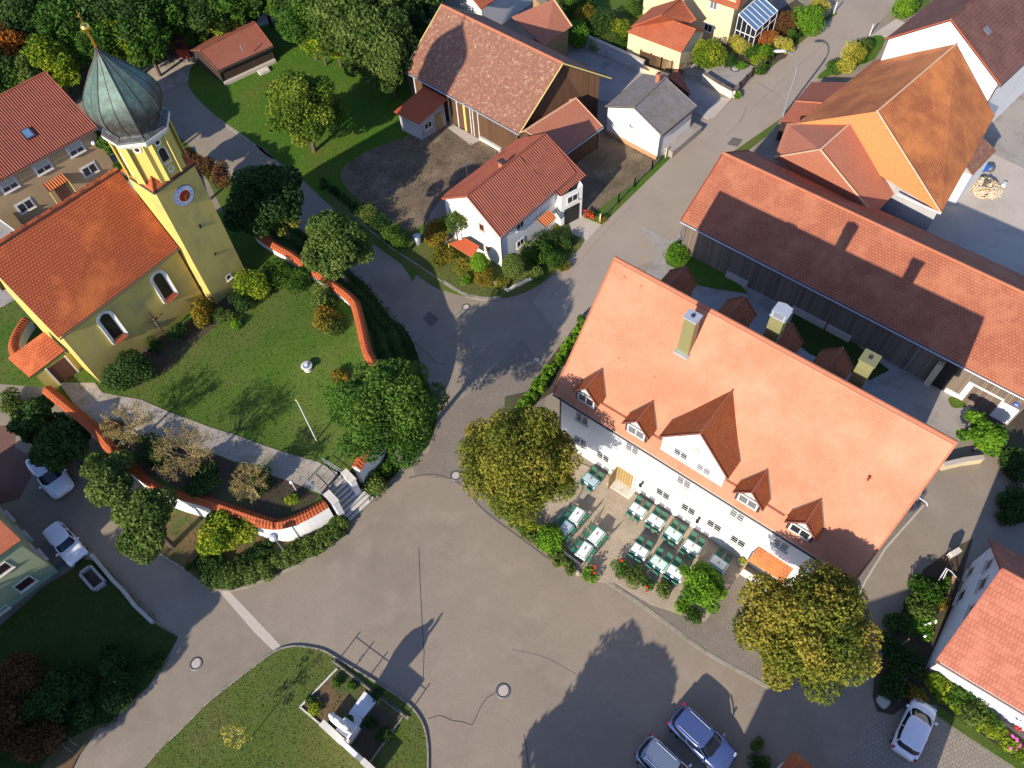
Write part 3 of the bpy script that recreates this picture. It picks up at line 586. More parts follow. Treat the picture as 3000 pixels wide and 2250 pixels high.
# lower plaza rim of the cobbles
strip('gutter_stones', spline(TL('C2', (1380, 830), (1530, 800), (1700, 830), (1850, 920), (1930, 1040), (2080, 1170), (2212, 1265), (2500, 1480)), 4), .10, .004, .010, 'asphalt_dark')
Z('terrace_floor', 'terrace', .06, 'C3', [(330, 620), (830, 830), (960, 940), (1640, 1340), (1830, 1460), (1900, 1540), (1780, 1700), (1560, 2000), (1130, 1860), (830, 1680), (690, 1670), (540, 1620), (420, 1460), (340, 1330), (250, 1000)], 0, .1)
Z('pavement', 'cobble', .03, 'D3', [(690, 100), (830, 20), (1050, 220), (1300, 380), (1560, 400), (1700, 200), (1850, 20), (2100, 200), (2400, 350), (2600, 700), (2300, 1000), (2050, 1010), (1870, 880), (1560, 700), (1250, 480), (940, 240)], 0, .06)
strip('kerb', spline(TL('D3', (700, 105), (940, 262), (1270, 500), (1560, 715), (1870, 890), (2100, 1020)), 3), .22, 0, .05, 'kerbstone')
Z('pavement', 'cobble', .03, 'C4', [(1340, 1000), (1420, 1040), (1090, 1400), (900, 1700), (760, 1800), (600, 1700), (1050, 1400)], 0, .05)
strip('kerb', TL('C4', (1400, 1050), (1090, 1400), (930, 1659), (860, 1800)), .12, 0, .04, 'concrete')
# memorial island
isl = spline(TL('D2', (-360, 1750), (-280, 1659), (-60, 1380), (-300+560, 745)), 2)[:0] or spline(TL('D1', (1120, 1720), (1290, 1520), (1460, 1360), (1700, 1120), (1900, 960), (2070, 830))+TL('D2', (250, 745), (330, 700), (440, 676), (560, 684), (690, 715), (820, 790), (1100, 960), (1330, 1110), (1440, 1220), (1500, 1330), (1525, 1450), (1532, 1560), (1530, 1720)), 4)
zone('grass_island', isl+[T('D2', 1500, 2100), T('D1', 1000, 2100)], .1, 'grass_dry', .12)
strip('kerb', isl, .10, 0, .12, 'kerbstone')
# lower left garden
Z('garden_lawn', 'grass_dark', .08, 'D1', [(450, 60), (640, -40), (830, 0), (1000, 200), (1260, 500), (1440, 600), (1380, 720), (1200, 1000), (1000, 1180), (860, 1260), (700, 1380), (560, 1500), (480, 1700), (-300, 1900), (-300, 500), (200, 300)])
Z('garden_soil', 'leaf_litter', .084, 'D1', [(700, 1350), (820, 1300), (700, 1480), (640, 1560), (560, 1720), (300, 1720), (450, 1500)])
Z('footpath', 'asphalt_dark', .09, 'D1', [(-50, 560), (350, 200), (620, 30), (560, -60), (470, 20), (-60, 420)], 0, .02)
Z('parking_dirt', 'red_dirt', .008, 'C1', [(-200, 420), (130, 400), (120, 580), (220, 640), (260, 800), (160, 1000), (-200, 1100)])
# bank in front of the churchyard wall
bank = TL('C1', (1100, 930), (1250, 1400), (1300, 1450), (1480, 1560), (1650, 1700))+TL('D1', (1700, 180), (1790, 225), (1880, 220), (2000, 195), (2212, 110))+TL('C2', (40, 1715), (200, 1659), (500, 1530), (740, 1380), (880, 1290), (870, 1230), (800, 1160), (560, 1300), (280, 1350), (100, 1290), (-60, 1200), (-250, 1100), (-500, 960), (-640, 830))
zone('grass_bank', bank, .1, 'leaf_litter', .12); strip('kerb', TL('C1', (1300, 1450), (1480, 1560), (1650, 1700))+TL('D1', (1700, 180), (1790, 225), (1880, 220), (2000, 195), (2212, 110))+TL('C2', (200, 1659), (500, 1530), (740, 1380), (880, 1290)), .13, 0, .12, 'kerbstone')
strip('kerb', TL('C2', (1115, 985), (1200, 890), (1380, 700)), .13, 0, .13, 'kerbstone')
strip('kerb', spline(TL('B2', (1500, 1530), (1435, 1300), (1340, 1130), (1230, 1045), (1050, 800), (930, 700)), 3), .14, 0, .12, 'kerbstone')
# kerbs of lawn and house corner
strip('kerb', spline(TL('A1', (1760, 965), (1900, 1060), (2050, 1170), (2212, 1290))+TL('A2', (150, 1185), (330, 1350)), 3), .25, 0, .1, 'kerbstone')
strip('kerb', spline(TL('X8', (340, 1000), (480, 1090), (620, 1165), (760, 1205), (900, 1222), (1010, 1218), (1100, 1205)), 4), .30, 0, .1, 'kerbstone')
strip('kerb', TL('B2', (900, 210), (1060, 345), (1250, 505), (1450, 630), (1660, 775)), .12, 0, .1, 'kerbstone')
Z('gravel_drive', 'gravel', .012, 'A1', [(520, 430), (700, 460), (1000, 540), (1580, 440), (1660, 560), (1540, 640), (1250, 770), (1150, 800), (900, 700), (600, 600)], 0, .02)
Z('track', 'gravel', .012, 'A2', [(120, 200), (360, 100), (400, 160), (200, 290)], 0, .02)
Z('grass_verge', 'grass', .01, 'A1', [(1380, 1080), (1440, 1100), (1700, 1330), (1900, 1480), (2212, 1900), (1900, 1900), (1600, 1300)], 0, .02)
# joint strip, repaired cracks and covers on the asphalt
Z('concrete_gutter', 'concrete', .006, 'D1', [(1775, 228), (1850, 218), (2212, 600), (2280, 680), (2300, 700), (2240, 735), (2060, 560)], 0, .004)
for cr in ([('C2', 1458, 1395), ('C2', 1466, 1659), ('D2', 1475, 300), ('D2', 1485, 500), ('D2', 1500, 720), ('D2', 1492, 930)], [('D2', 1530, 1260), ('D2', 1630, 1232), ('D2', 1730, 1275), ('D2', 1810, 1285), ('D2', 1890, 1312), ('D2', 1960, 1160), ('D2', 2010, 1090), ('D2', 2090, 1040)],
           [('D3', 95, 1385), ('D3', 115, 1480), ('D3', 135, 1659)], [('B2', 1740, 1050), ('B2', 1810, 985)], [('X2', 1400, 1060), ('X2', 1560, 1160), ('X2', 1720, 1250)], [('X2', 1270, 1395), ('X2', 1240, 1460), ('X2', 1180, 1590)], [('B2', 1330, 1160), ('B2', 1600, 1420), ('B2', 1690, 1430)]):
    strip('tar_seam', [T(*q) for q in cr], .035, .004, .0085, 'tar')
def cover(t, x, y, r, label, z=.008, mid='concrete'):
    c = T(t, x, y); th = thing('manhole_cover', label, 'manhole cover', V(c[0], c[1], z), 'manhole covers in the road')
    mb = MB(); mb.lathe([(r, z-.008), (r, z+.008), (r*.68, z+.008), (r*.68, z-.006)], c, 24); mb.build('ring', 'iron_grey', th)
    mb = MB(); mb.lathe([(r*.66, z-.006), (r*.66, z+.006)], c, 20); mb.build('lid', mid, th)
cover('D1', 1588, 815, .42, 'round manhole cover with pale lid in the lane left of the grass island')
cover('D2', 2140, 1035, .46, 'manhole cover with pale lid at the end of a kinked tar seam')
cover('C2', 1755, 812, .40, 'round manhole cover on the cobbles left of the golden tree')
cover('B2', 1840, 968, .36, 'manhole cover in the sunlit wedge of road below the white house garden')
cover('B3', 200, 1395, .34, 'manhole cover beside the hedge along the inn', mid='stone')
cover('A1', 1532, 588, .36, 'manhole cover in the gravel drive beside the dark wooden shed')
cover('X2', 1118, 905, .5, 'oval looking manhole cover in the grey patio of the yellow house', .09)
def Pj(P):
    c = RM.T @ (np.array(P, float)-EYE); return V(1500+FOC*c[0]/c[2], 1125+FOC*c[1]/c[2])
def ztop(xy, t, x, y, lo=0, hi=30):
    q = V(*px(t, x, y)); return min(np.arange(lo, hi, .05), key=lambda z: np.linalg.norm(Pj(V(xy[0], xy[1], z))-q))
def frame(x, y, yaw): a = math.radians(yaw); return V(x, y, 0), V(math.cos(a), math.sin(a), 0), V(-math.sin(a), math.cos(a), 0)
def rect(x, y, yaw, L, W, zE, zR):
    o, u, v = frame(x, y, yaw); e = V(0, 0, 1); return o+e*zE, o+u*L+e*zE, o+v*W/2+e*zR, o+u*L+v*W/2+e*zR
# ================================================================== the inn
inn = gable('inn', 'large white inn with a broad salmon tiled roof, dormers and a beer garden in front', 'inn', T('S', 1621, 1152, 6.62), T('S', 2504, 1704, 6.62), T('S', 1800, 756, 14.17), T('S', 2803, 1299, 14.17), 'white_plaster', 'inn_tiles', .3, .42, gut='lead_dark', ridger=.13, ridge='ridge_tile')
nI, tI = inn['f']['n'], inn['f']['t']; IO = inn['o']; SL = (14.17-6.62)/np.linalg.norm((inn['R0']-inn['E0'])[:2])
slope_n = unit(np.cross(inn['E1']-inn['E0'], inn['R0']-inn['E0']))
def on_slope(t, x, y): return hit(t, x, y, inn['E0'], slope_n)
def zslope(P, side=1):  # roof height above a plan point
    d = np.dot((inn['R0']-V(P[0], P[1], 14.17))*V(1, 1, 0), nI); return 14.17-abs(d)*SL
def dormer(P, z1, z2, n, w, roofm='dormer_tiles', wallm='lead_dark', z0=None, win=(.95, .8), ovr=.16, wmat='white_paint', gl='glass_sky', name='dormer', wy=None, gable_m='white_plaster', back=False):
    t = unit(np.cross(V(0, 0, 1), n)); z0 = P[2] if z0 is None else z0; P = V(P[0], P[1], 0); e = V(0, 0, 1); zb = zslope(P)
    dep = lambda z: max(.05, (z-zb)/SL)
    mb = MB(); a, b = P-t*w/2, P+t*w/2
    mb.face([a+e*z0, b+e*z0, b+e*z1, a+e*z1]); mb.face([a+e*z1, b+e*z1, P+e*(z2-.08)], 1)
    for q in (a, b): mb.face([q+e*z0, q+e*z1, q+e*(z1-.02)-n*dep(z1)])
    d = mb.build(name, [wallm, gable_m], IO)
    mb = MB(); k = (z2-z1)/(w/2); wo = w/2+ovr; ze = z1-ovr*k
    for s in (-1, 1):
        pts = [P+t*s*wo+n*.22+e*ze, P+t*s*wo-n*dep(ze)+e*ze, P-n*dep(z2)+e*z2, P+n*.22+e*z2]; mb.slab(pts, .07, 0, 1)
        mb.tube([P+t*s*wo+n*.22+e*(ze+.03), P+n*.22+e*(z2+.03)], .035, 5, 2)
        mb.tube([P+t*s*wo-n*dep(ze)+e*(ze+.02), P-n*dep(z2)+e*(z2+.02)], .05, 5, 1)
    mb.tube([P+n*.22+e*(z2+.02), P-n*dep(z2)+e*(z2+.02)], .06, 6, 2); mb.build('roof', [roofm, 'lead_dark', 'ridge_dark'], d)
    if win:
        f = dict(p=P, t=t, n=n); c = P+e*((z0+z1)/2 if wy is None else wy)
        mb = MB(); w_, h_ = win
        for s in (-1, 1): mb.obox(c+n*.03+t*s*(w_/2), t*.05, n*.03, e*(h_/2+.05)); mb.obox(c+n*.03+e*s*h_/2, t*w_/2, n*.03, e*.05)
        mb.obox(c+n*.03, t*.035, n*.03, e*h_/2); mb.obox(c+n*.012+e*0, t*w_/2, n*.01, e*h_/2, 1)
        mb.build('window', [wmat, gl], d)
    return d
for (tt_, x, y), gl in zip((('C3', 600, 235), ('C3', 1000, 495), ('C3', 1895, 1055), ('C4', 378, 1295)), ('glass', 'glass_sky', 'glass_sky', 'glass')):
    P = on_slope(tt_, x, y); dormer(P, P[2]+1.15, P[2]+2.1, nI, 1.55, gl=gl, win=(1.15, .82), ovr=.2)
# cross gable above the terrace
def fp(t, x, y): return at(inn['f'], t, x, y)
GL, GR, GA = fp('C3', 1235, 470), fp('C3', 1745, 785), fp('C3', 1530, 490)
gw = np.linalg.norm((GR-GL)[:2]); gm = (GL+GR)/2; zb_ = (GL[2]+GR[2])/2
P = V(gm[0], gm[1], 6.2)+nI*.03
dz_ = dormer(P, zb_, zb_+gw/2*1.22, nI, gw, 'dormer_tiles', 'white_plaster', 5.9, None, .22, name='cross_gable')
cg = dict(p=V(P[0], P[1], 0), t=tI, n=nI)
for x, y, gl in ((1370, 630, 'glass'), (1555, 755, 'glass_sky')): window(inn, cg, 'C3', x, y, .95, .75, glass=gl, parent=dz_, rowsn=3, depth=.06)
q = MB(); c = at(cg, 'C3', 1500, 600); q.obox(c+nI*.05, tI*.13, nI*.04, V(0, 0, .2)); q.obox(c+nI*.05-V(0, 0, .22), tI*.2, nI*.05, V(0, 0, .03)); q.build('niche_figure', 'stone', dz_)
q = MB(); a, b = at(cg, 'C3', 1220, 650), at(cg, 'C3', 1632, 905); q.tube([a+nI*.05, b+nI*.05], .04, 6); q.build('cornice', 'lead_dark', dz_)
# windows of the front
for x, y, gl in ((570, 345, 'glass'), (975, 590, 'glass_sky'), (1395, 860, 'glass_sky'), (1825, 1130, 'glass_sky'), (2180, 1365, 'glass_sky')):
    window(inn, inn['f'], 'C3', x, y, 1.0, .95, glass=gl, rowsn=3)
for x, y in ((555, 530), (740, 655), (1225, 955), (1430, 1080), (1640, 1212), (1832, 1340)):
    window(inn, inn['f'], 'C3', x, y, 1.05, .9, glass='glass', rowsn=3)
for (x, y) in ((1065, 855), (1525, 1145)):  # wall lanterns
    c = fp('C3', x, y); l = MB(); l.obox(c+nI*.18, tI*.03, nI*.18, V(0, 0, .02)); l.lathe([(.05, c[2]-.28), (.11, c[2]-.22), (.13, c[2]+.05), (.04, c[2]+.16)], c+nI*.34, 6); l.build('wall_lantern', 'black_iron', IO)
# main door with its open oak leaf
c = fp('C3', 920, 830); c[2] = 1.05
mb = MB(); mb.obox(c+nI*.05, tI*.62, nI*.05, V(0, 0, 1.05)); d_ = mb.build('door', 'oak_wood', IO)
mb = MB()
for s in (-1, 1): mb.obox(c+nI*.08+tI*s*.7, tI*.08, nI*.09, V(0, 0, 1.15))
mb.obox(c+nI*.08+V(0, 0, 1.15), tI*.7, nI*.085, V(0, 0, .07)); mb.build('door_frame', 'pale_stone', d_)
mb = MB(); mb.obox(c+nI*.62-tI*.66+V(0, 0, 0), tI*.03, nI*.5, V(0, 0, 1.0)); mb.build('door_leaf', 'oak_wood', d_)
mb = MB(); mb.obox(V(c[0], c[1], .1)+nI*.45, tI*.95, nI*.4, V(0, 0, .05)); mb.build('doorstep', 'pale_stone', d_)
# tiled porch roof on the right
A_, B_, C_ = T('C4', 95, 1340, 3.3), T('C4', 385, 1515, 3.3), T('C3', 1910, 1500, 2.5)
D_ = B_+(C_-A_); mb = MB(); mb.slab([C_, D_, B_, A_], .1, 0, 1); mb.tube([A_+V(0, 0, .03), B_+V(0, 0, .03)], .06, 6, 1); pr = mb.build('porch_roof', ['orange_tiles', 'lead_dark'], IO)
for q in (C_, D_): mb = MB(); q = q-nI*.15; mb.tube([V(q[0], q[1], .06), V(q[0], q[1], 2.42)], .06, 6); mb.build('porch_post', 'oak_wood', pr)
mb = MB(); mb.obox((C_+D_)/2*V(1, 1, 0)+V(0, 0, .45)-nI*.05, tI*np.linalg.norm(D_-C_)/2, nI*.06, V(0, 0, .4)); mb.build('porch_wall', 'white_plaster', pr)
# snow guards and roof details
def line_on_slope(p, q, off=.1): a, b = on_slope(*p)+slope_n*off, on_slope(*q)+slope_n*off; return a, b
for p, q in ((('C3', 690, 195), ('C3', 950, 350)), (('C3', 1115, 455), ('C3', 1215, 515)), (('C3', 1740, 840), ('C3', 1850, 905)), (('C3', 2030, 1015), ('C3', 2212, 1130))):
    a, b = line_on_slope(p, q, .12); mb = MB(); mb.tube([a, b], .022, 5); mb.tube([a-V(0, 0, .1), b-V(0, 0, .1)], .018, 5)
    for i in range(int(np.linalg.norm(b-a)/.5)+1): s = lerp(a, b, i/(int(np.linalg.norm(b-a)/.5)+.01)); mb.tube([s, s-slope_n*.14], .015, 4)
    mb.build('snow_guard', 'ridge_dark', IO)
for q in (('B3', 865, 1385), ('B3', 1160, 1535), ('B3', 1315, 1625), ('C3', 1505, 145), ('C3', 1960, 345), ('C3', 2125, 565), ('C3', 2190, 600), ('C4', 630, 823), ('C4', 695, 860), ('B3', 1045, 800), ('B3', 1665, 1130), ('B3', 1800, 1275), ('B3', 910, 728)):
    P = on_slope(*q); mb = MB(); mb.lathe([(.05, P[2]-.02), (.05, P[2]+.08), (.02, P[2]+.1)], P, 8); mb.build('roof_vent', 'ridge_tile', IO)
P = on_slope('C4', 935, 860); mb = MB(); mb.tube([P-slope_n*.05, P+V(0, 0, .45)], .055, 8); mb.tube([P+V(0, 0, .42), P+V(0, 0, .5)], .08, 8); mb.build('vent_pipe', 'red_wood', IO)
def chimney(par, xy, z0, z1, w, d, t, mat, capm='zinc', name='chimney', cap=.06, hole=True, hood=False):
    t = V(t[0], t[1], 0); n = V(-t[1], t[0], 0); mb = MB(); c = V(xy[0], xy[1], 0); mb.obox(c+V(0, 0, (z0+z1)/2), t*w/2, n*d/2, V(0, 0, (z1-z0)/2)); o = mb.build(name, mat, par)
    mb = MB(); mb.obox(c+V(0, 0, z1+.03), t*(w/2+cap), n*(d/2+cap), V(0, 0, .04))
    if hole: mb.lathe([(.11, z1+.03), (.11, z1+.16), (.08, z1+.16), (.08, z1+.05)], c, 12, 1)
    if hood:
        for s in (-1, 1):
            mb.obox(c+t*s*w*.42+V(0, 0, z1+.2), t*.03, n*d*.45, V(0, 0, .2))
            mb.slab([c-t*s*0+t*s*(w/2+.05)-n*d*.5+V(0, 0, z1+.36), c+t*s*(w/2+.05)+n*d*.5+V(0, 0, z1+.36), c+n*d*.5+V(0, 0, z1+.5), c-n*d*.5+V(0, 0, z1+.5)] if s > 0 else [c+t*s*(w/2+.05)+n*d*.5+V(0, 0, z1+.36), c+t*s*(w/2+.05)-n*d*.5+V(0, 0, z1+.36), c-n*d*.5+V(0, 0, z1+.5), c+n*d*.5+V(0, 0, z1+.5)], .03)
    mb.build('chimney_cap', [capm, 'black_iron'], o); return o
P = on_slope('B3', 1392, 1325); z1 = ztop(P, 'B3', 1485, 1062); ch1 = chimney(IO, P+nI*(-.1), P[2]-.6, z1, .72, .62, tI, 'tin_green')
mb = MB(); mb.obox(P+nI*.25+V(0, 0, .03), tI*.45, nI*.18, V(0, 0, .07)); mb.build('flashing', 'zinc', ch1)
chimney(IO, T('B4', 232, 1050, 14.6)[:2], 10, 14.9, .8, .8, tI, 'tin_green', hole=False, hood=True, capm='zinc')
chimney(IO, T('B4', 965, 1385, 14.7)[:2], 9, 14.7, .8, .8, tI, 'tin_green', hole=True, capm='tin_green')
# dormers on the rear slope, seen just beyond the ridge
nB = -nI
for (tt_, x, y) in (('B3', 1392, 655), ('B3', 1875, 900), ('B4', 320, 1120), ('B4', 730, 1318)):
    P = T(tt_, x, y, 12.6); dormer(V(P[0], P[1], zslope(P)), 11.7, 12.6, nB, 1.7, win=(1.0, .8), name='rear_dormer')
# ================================================================== long barn
o_, u_, v_ = frame(14.2, 44.69, -42.78); Lb = np.dot(T('S', 2931, 1259)-o_, u_)+.5
E0, E1, R0, R1 = rect(14.2, 44.69, -42.78, Lb, 10.44, 3.81, 7.04)
barn = gable('long_barn', 'long low timber barn with a red tiled roof behind the inn', 'barn', T('S', 1994, 646, 3.81), E1, T('S', 2118, 448, 7.04), R1, 'grey_wood', 'barn_tiles', .3, .55, gut='galv', ridge='ridge_tile', ridger=.12, side='lead_dark', fascia='red_wood')
f = barn['f']; nb, tb = f['n'], f['t']
def panel(par, face, pts, mat, name, d=.03, thick=.06):  # polygon on a facade given as facade points
    mb = MB(); extr(mb, pts, face['n'], 0, d); return mb.build(name, mat, par)
def fpt(face, t, x, y, z=None):
    P = at(face, t, x, y); return V(P[0], P[1], P[2] if z is None else z)
def fz(face, P, z): return V(P[0], P[1], z)
# stone base, passage and plastered cart door at the sunny end
pl = [(('B3', 1740, 690), ('B3', 1905, 800)), (('B4', 330, 985), ('B4', 600, 1130)), (('B4', 610, 1140), ('B4', 800, 1240))]
for p, q in pl:
    a, b = fpt(f, *p, z=0), fpt(f, *q, z=0); mb = MB(); mb.obox((a+b)/2+nb*.12+V(0, 0, .3), (b-a)/2, nb*.12, V(0, 0, .3)); mb.build('stone_base', 'concrete', barn['o'])
a, b = fpt(f, 'X9', 640, 660, 0), fpt(f, 'X9', 880, 520, 0)
s0, s1 = np.dot(T('X9', 560, 600)-f['p'], tb), np.dot(T('X9', 870, 560)-f['p'], tb)
Q = lambda s, z, d=0: f['p']+tb*s+V(0, 0, z)+nb*d
panel(barn['o'], f, [Q(s0+.1, .02), Q(s1, .02), Q(s1, 3.0), Q(s0+.1, 3.0)], 'black_iron', 'passage_dark')  # black sheet standing in for the dark inside the open passage
mb = MB(); mb.obox(Q(s0-.15, 1.3, .15), tb*.22, nb*.2, V(0, 0, 1.3)); mb.build('passage_pier', 'cream_plaster', barn['o'])
g1 = [fpt(f, 'X9', 1330, 430), fpt(f, 'X9', 1240, 690), fpt(f, 'X9', 1860, 720)]
sA = np.dot(g1[0]-f['p'], tb); sB = np.dot(g1[2]-f['p'], tb); sE = f['L']
panel(barn['o'], f, [Q(s1+.1, .0), Q(sA, 0), Q(sA, .45), Q(s1+.1, .45)], 'white_plaster', 'plaster_base', .035)
panel(barn['o'], f, [Q(sA-.15, .0), Q(sE, 0), Q(sE, 1.9), Q(sB, 1.9), Q(sB, 2.15), Q(sA-.15, 2.15)], 'white_plaster', 'plaster_frame', .04)
panel(barn['o'], f, [Q(sA+.25, .02), Q(sB-.1, .02), Q(sB-.1, 2.0), Q(sA+.25, 2.0)], 'grey_wood', 'cart_door', .055)
P = fpt(f, 'X9', 2095, 745); sg = MB(); disc(sg, P, nb, .22, .06, 24); sgo = sg.build('house_number', 'blue_sign', barn['o'])
text('45', P+nb*.065, tb, nb, .26, 'white_paint', sgo, 'number')
for x, y in ((1370, 1285),):
    a = fpt(f, 'B4', 1380, 1290, 3.5); b = T('B4', 1235, 1480, .03); mb = MB(); mb.tube([a, b], .05, 6); mb.build('downpipe', 'galv', barn['o'])
# ================================================================== big timber barn
B2_ = rect(-8.13, 66.6, -44.46, 14.49, 11.65, 3.71, 7.44)
bb = gable('timber_barn', 'big old timber barn with a patchy lichen roof carrying the steeple shadow', 'barn', T('S', 1183, 206, 3.71), T('S', 1522, 392, 3.71), T('S', 1293, 14, 7.44), T('S', 1650, 186, 7.44), 'brown_wood', 'old_tiles', .7, .5, gut='galv', fascia='beam_yellow', ridger=.12, B1=T('S', 1791, 230, 4.6), B0=T('S', 1424, 50, 4.6))
f = bb['f']
for x, w, m in ((1780, .06, 'pale_stone'), (1835, .12, 'beam_yellow'), (1880, .05, 'pale_stone'), (1900, .05, 'pale_stone'), (1940, .05, 'pale_stone'), (1430, .06, 'pale_stone'), (1715, .05, 'pale_stone')):
    P = fpt(f, 'A2', x, 950 if x > 1500 else 690); mb = MB(); mb.obox(V(P[0], P[1], 1.7)+f['n']*.05, f['t']*w, f['n']*.05, V(0, 0, 1.7)); mb.build('post', m, bb['o'])
mb = MB(); a, b = fpt(f, 'A2', 1960, 1120, 0), fpt(f, 'A2', 2130, 1215, 0); mb.obox((a+b)/2+f['n']*.12+V(0, 0, .2), (b-a)/2, f['n']*.12, V(0, 0, .2)); mb.build('stone_base', 'pale_stone', bb['o'])
# low brick-orange roofed lean-to against the barn end
E0, E1 = T('A3', 430, 1245, 2.5), T('A3', 735, 1025, 2.5); R0, R1 = T('A3', 105, 1060, 4.0), T('A3', 520, 795, 4.0)
mb = MB()
lt = gable('lean_to_shed', 'brick orange roofed lean-to between the timber barn and the white house', 'shed', E0, E1, R0, R1, 'brown_wood', 'annex_tiles', .25, .3, gut='galv', fascia='ridge_pale', back=.25, zB=3.4, ridge='ridge_pale')
# hut with flat red sheet roof
a, b, c, d = T('A2', 1255, 905, 2.2), T('A2', 1455, 1005, 2.2), T('A2', 1690, 800, 3.0), T('A2', 1500, 700, 3.0)
hut = thing('garden_hut', 'small pale hut with a plain bright red sheet roof beside the timber barn', 'hut', V(*((a+c)/2)[:2], 0)); mb = MB(); mb.slab([a, b, c, d], .1, 0); mb.build('roof', 'hut_red', hut)
ctr = (a+b+c+d)/4; w4 = [lerp(ctr, q, .84) for q in (a, b, c, d)]; mb = MB()
for i in range(4): p, q = w4[i], w4[(i+1) % 4]; mb.face([p*V(1, 1, 0), q*V(1, 1, 0), q-V(0, 0, .12), p-V(0, 0, .12)])
mb.build('wall', 'grey_plaster', hut)
p, q = w4[1], w4[2]; tt = unit((q-p)*V(1, 1, 0)); nn = V(tt[1], -tt[0], 0); nn = nn if np.dot(nn, p-ctr) > 0 else -nn; hf = dict(p=p*V(1, 1, 0), t=tt, n=nn, L=np.linalg.norm((q-p)[:2])); hb = dict(o=hut)
window(hb, hf, 'A2', 1535, 1010, .9, .7, s=hf['L']*.3, z=1.3, frame='pale_stone'); mb = MB(); c_ = hf['p']+tt*hf['L']*.72+V(0, 0, .95); mb.obox(c_+nn*.03, tt*.38, nn*.03, V(0, 0, .95)); mb.build('door', 'oak_wood', hut)
# ================================================================== white house at the corner
o_, u_, v_ = frame(-.07, 43.83, 45.6)
wh = gable('white_house', 'white gabled house with a ribbed red roof on the street corner', 'house', *[q for q in (T('S', 1467, 695, 4.18), o_+u_*9.34+V(0, 0, 4.18), T('S', 1367, 573, 6.51), T('S', 1598, 392, 6.51))], 'white_plaster', 'pantile', .3, .35, corr=(.22, .035), side='ridge_dark', ridge='pantile', gut='gutter_brown')
H = wh['o']; gf = wh['l']; ff = wh['f']
for x, y, w, h in ((850, 290, .55, .75), (600, 180, .6, .75), (925, 560, .45, .45)): window(wh, gf, 'X8', x, y, w, h, cols=1, frame='terracotta', surround='white_paint')
for x, y, w, h in ((1340, 265, .9, .7), (1345, 490, .9, .7)): window(wh, ff, 'X8', x, y, w, h)
# street side extension with garage door
pA, pB = T('B3', 395, 320), T('B3', 562, 232); tx = unit(pB-pA); nx = V(tx[1], -tx[0], 0); nx = nx if np.dot(nx, pA-T('B3', 0, 0)) > 0 else -nx
E0x, E1x = T('A3', 395, 1590, 3.75), T('A3', 598, 1422, 3.75); R1x = wh['R1']+V(0, 0, .05); R0x = lerp(wh['R1'], wh['R0'], .36)+V(0, 0, .05)
mb = MB(); mb.slab([E0x, E1x, R1x, R0x], .12, 0, 1, (.22, .035)); mb.build('extension_roof', ['pantile', 'ridge_dark'], H)
mb = MB(); w0, w1 = pA, pB; w2, w3 = w1-nx*2.8, w0-nx*2.8; e = V(0, 0, 1)
za = 3.55
mb.face([w0, w1, w1+e*za, w0+e*za]); mb.face([w3, w0, w0+e*za, w3+e*(za+1.2)]); mb.face([w1, w2, w2+e*(za+1.2), w1+e*za]); ex = mb.build('extension_wall', 'white_plaster', H)
ef = dict(p=w0, t=tx, n=nx, L=np.linalg.norm(w1-w0))
window(wh, ef, 'B3', 480, 80, 1.1, .75, s=ef['L']*.52, z=2.7, name='window'); mb = MB(); mb.obox(w0+tx*ef['L']*.5+V(0, 0, .9)+nx*.03, tx*.75, nx*.03, V(0, 0, .9)); mb.build('garage_door', 'black_iron', H)
def canopy(par, face, t, pts, z1, z0, mat, corr=None, name='canopy', sidem='ridge_dark'):
    # pts: wall left, wall right, front right, front left
    a, b = T(t, *pts[0], z1), T(t, *pts[1], z1); c, d = T(t, *pts[2], z0), T(t, *pts[3], z0); mb = MB(); mb.slab([d, c, b, a], .07, 0, 1, corr); o = mb.build(name, [mat, sidem], par)
    return o, (a, b, c, d)
canopy(H, ff, 'B3', [(205, 255), (300, 178), (362, 245), (270, 318)][0:1]+[(300, 178), (362, 245), (270, 318)], 2.6, 2.2, 'pantile_orange', (.2, .03), 'door_canopy')
o2, cc = canopy(H, gf, 'X8', [(640, 430), (815, 535), (715, 685), (415, 500)], 1.9, 1.5, 'hut_red', None, 'terrace_canopy', 'beam_yellow')
for q in cc[2:]: mb = MB(); mb.tube([V(q[0], q[1], .08), V(q[0], q[1], q[2]-.06)], .04, 6); mb.build('post', 'beam_yellow', o2)
c_ = T('A2', 2130, 1330, 6.6); chimney(H, c_[:2], 5.4, 6.9, .4, .4, wh['f']['t'], 'brick_red', 'lead_dark')
mb = MB(); p = T('A2', 1855, 1470, 5.2); q = p+V(0, 0, 2.0); mb.tube([p, q], .02, 5)
for i in range(5): a = q-V(0, 0, .1*i); mb.tube([a-V(.35, .1, 0), a+V(.35, .1, 0)], .012, 4)
mb.build('roof_aerial', 'iron_grey', H)
# ================================================================== grey shingled outbuilding by the street
go = gable('outbuilding', 'white outbuilding with a grey shingle roof and brick chimney by the street', 'outbuilding', T('S', 1939, 396, 2.99), T('S', 2042, 311, 2.99), T('S', 1857, 314, 4.5), T('S', 1950, 228, 4.5), 'white_plaster', 'grey_shingles', .12, .25, gut='lead_dark', ridge='grey_shingles', side='lead_dark', B0=T('S', 1773, 311, 2.99), B1=T('S', 1883, 216, 2.99))
window(go, go['l'], 'A3', 968, 1020, .5, .5, cols=2, frame='pale_stone', rowsn=2)
c_ = T('A3', 1190, 610, 4.9); chimney(go['o'], c_[:2], 3.6, 5.0, .38, .38, go['f']['t'], 'brick_red', 'brick_red')
a, b = go['l']['p'], go['l']['p']+go['l']['t']*go['l']['L']; mb = MB(); mb.obox((a+b)/2+V(0, 0, .22)+go['l']['n']*.06, (b-a)/2, go['l']['n']*.06, V(0, 0, .22)); mb.build('stone_base', 'orange_stone', go['o'])
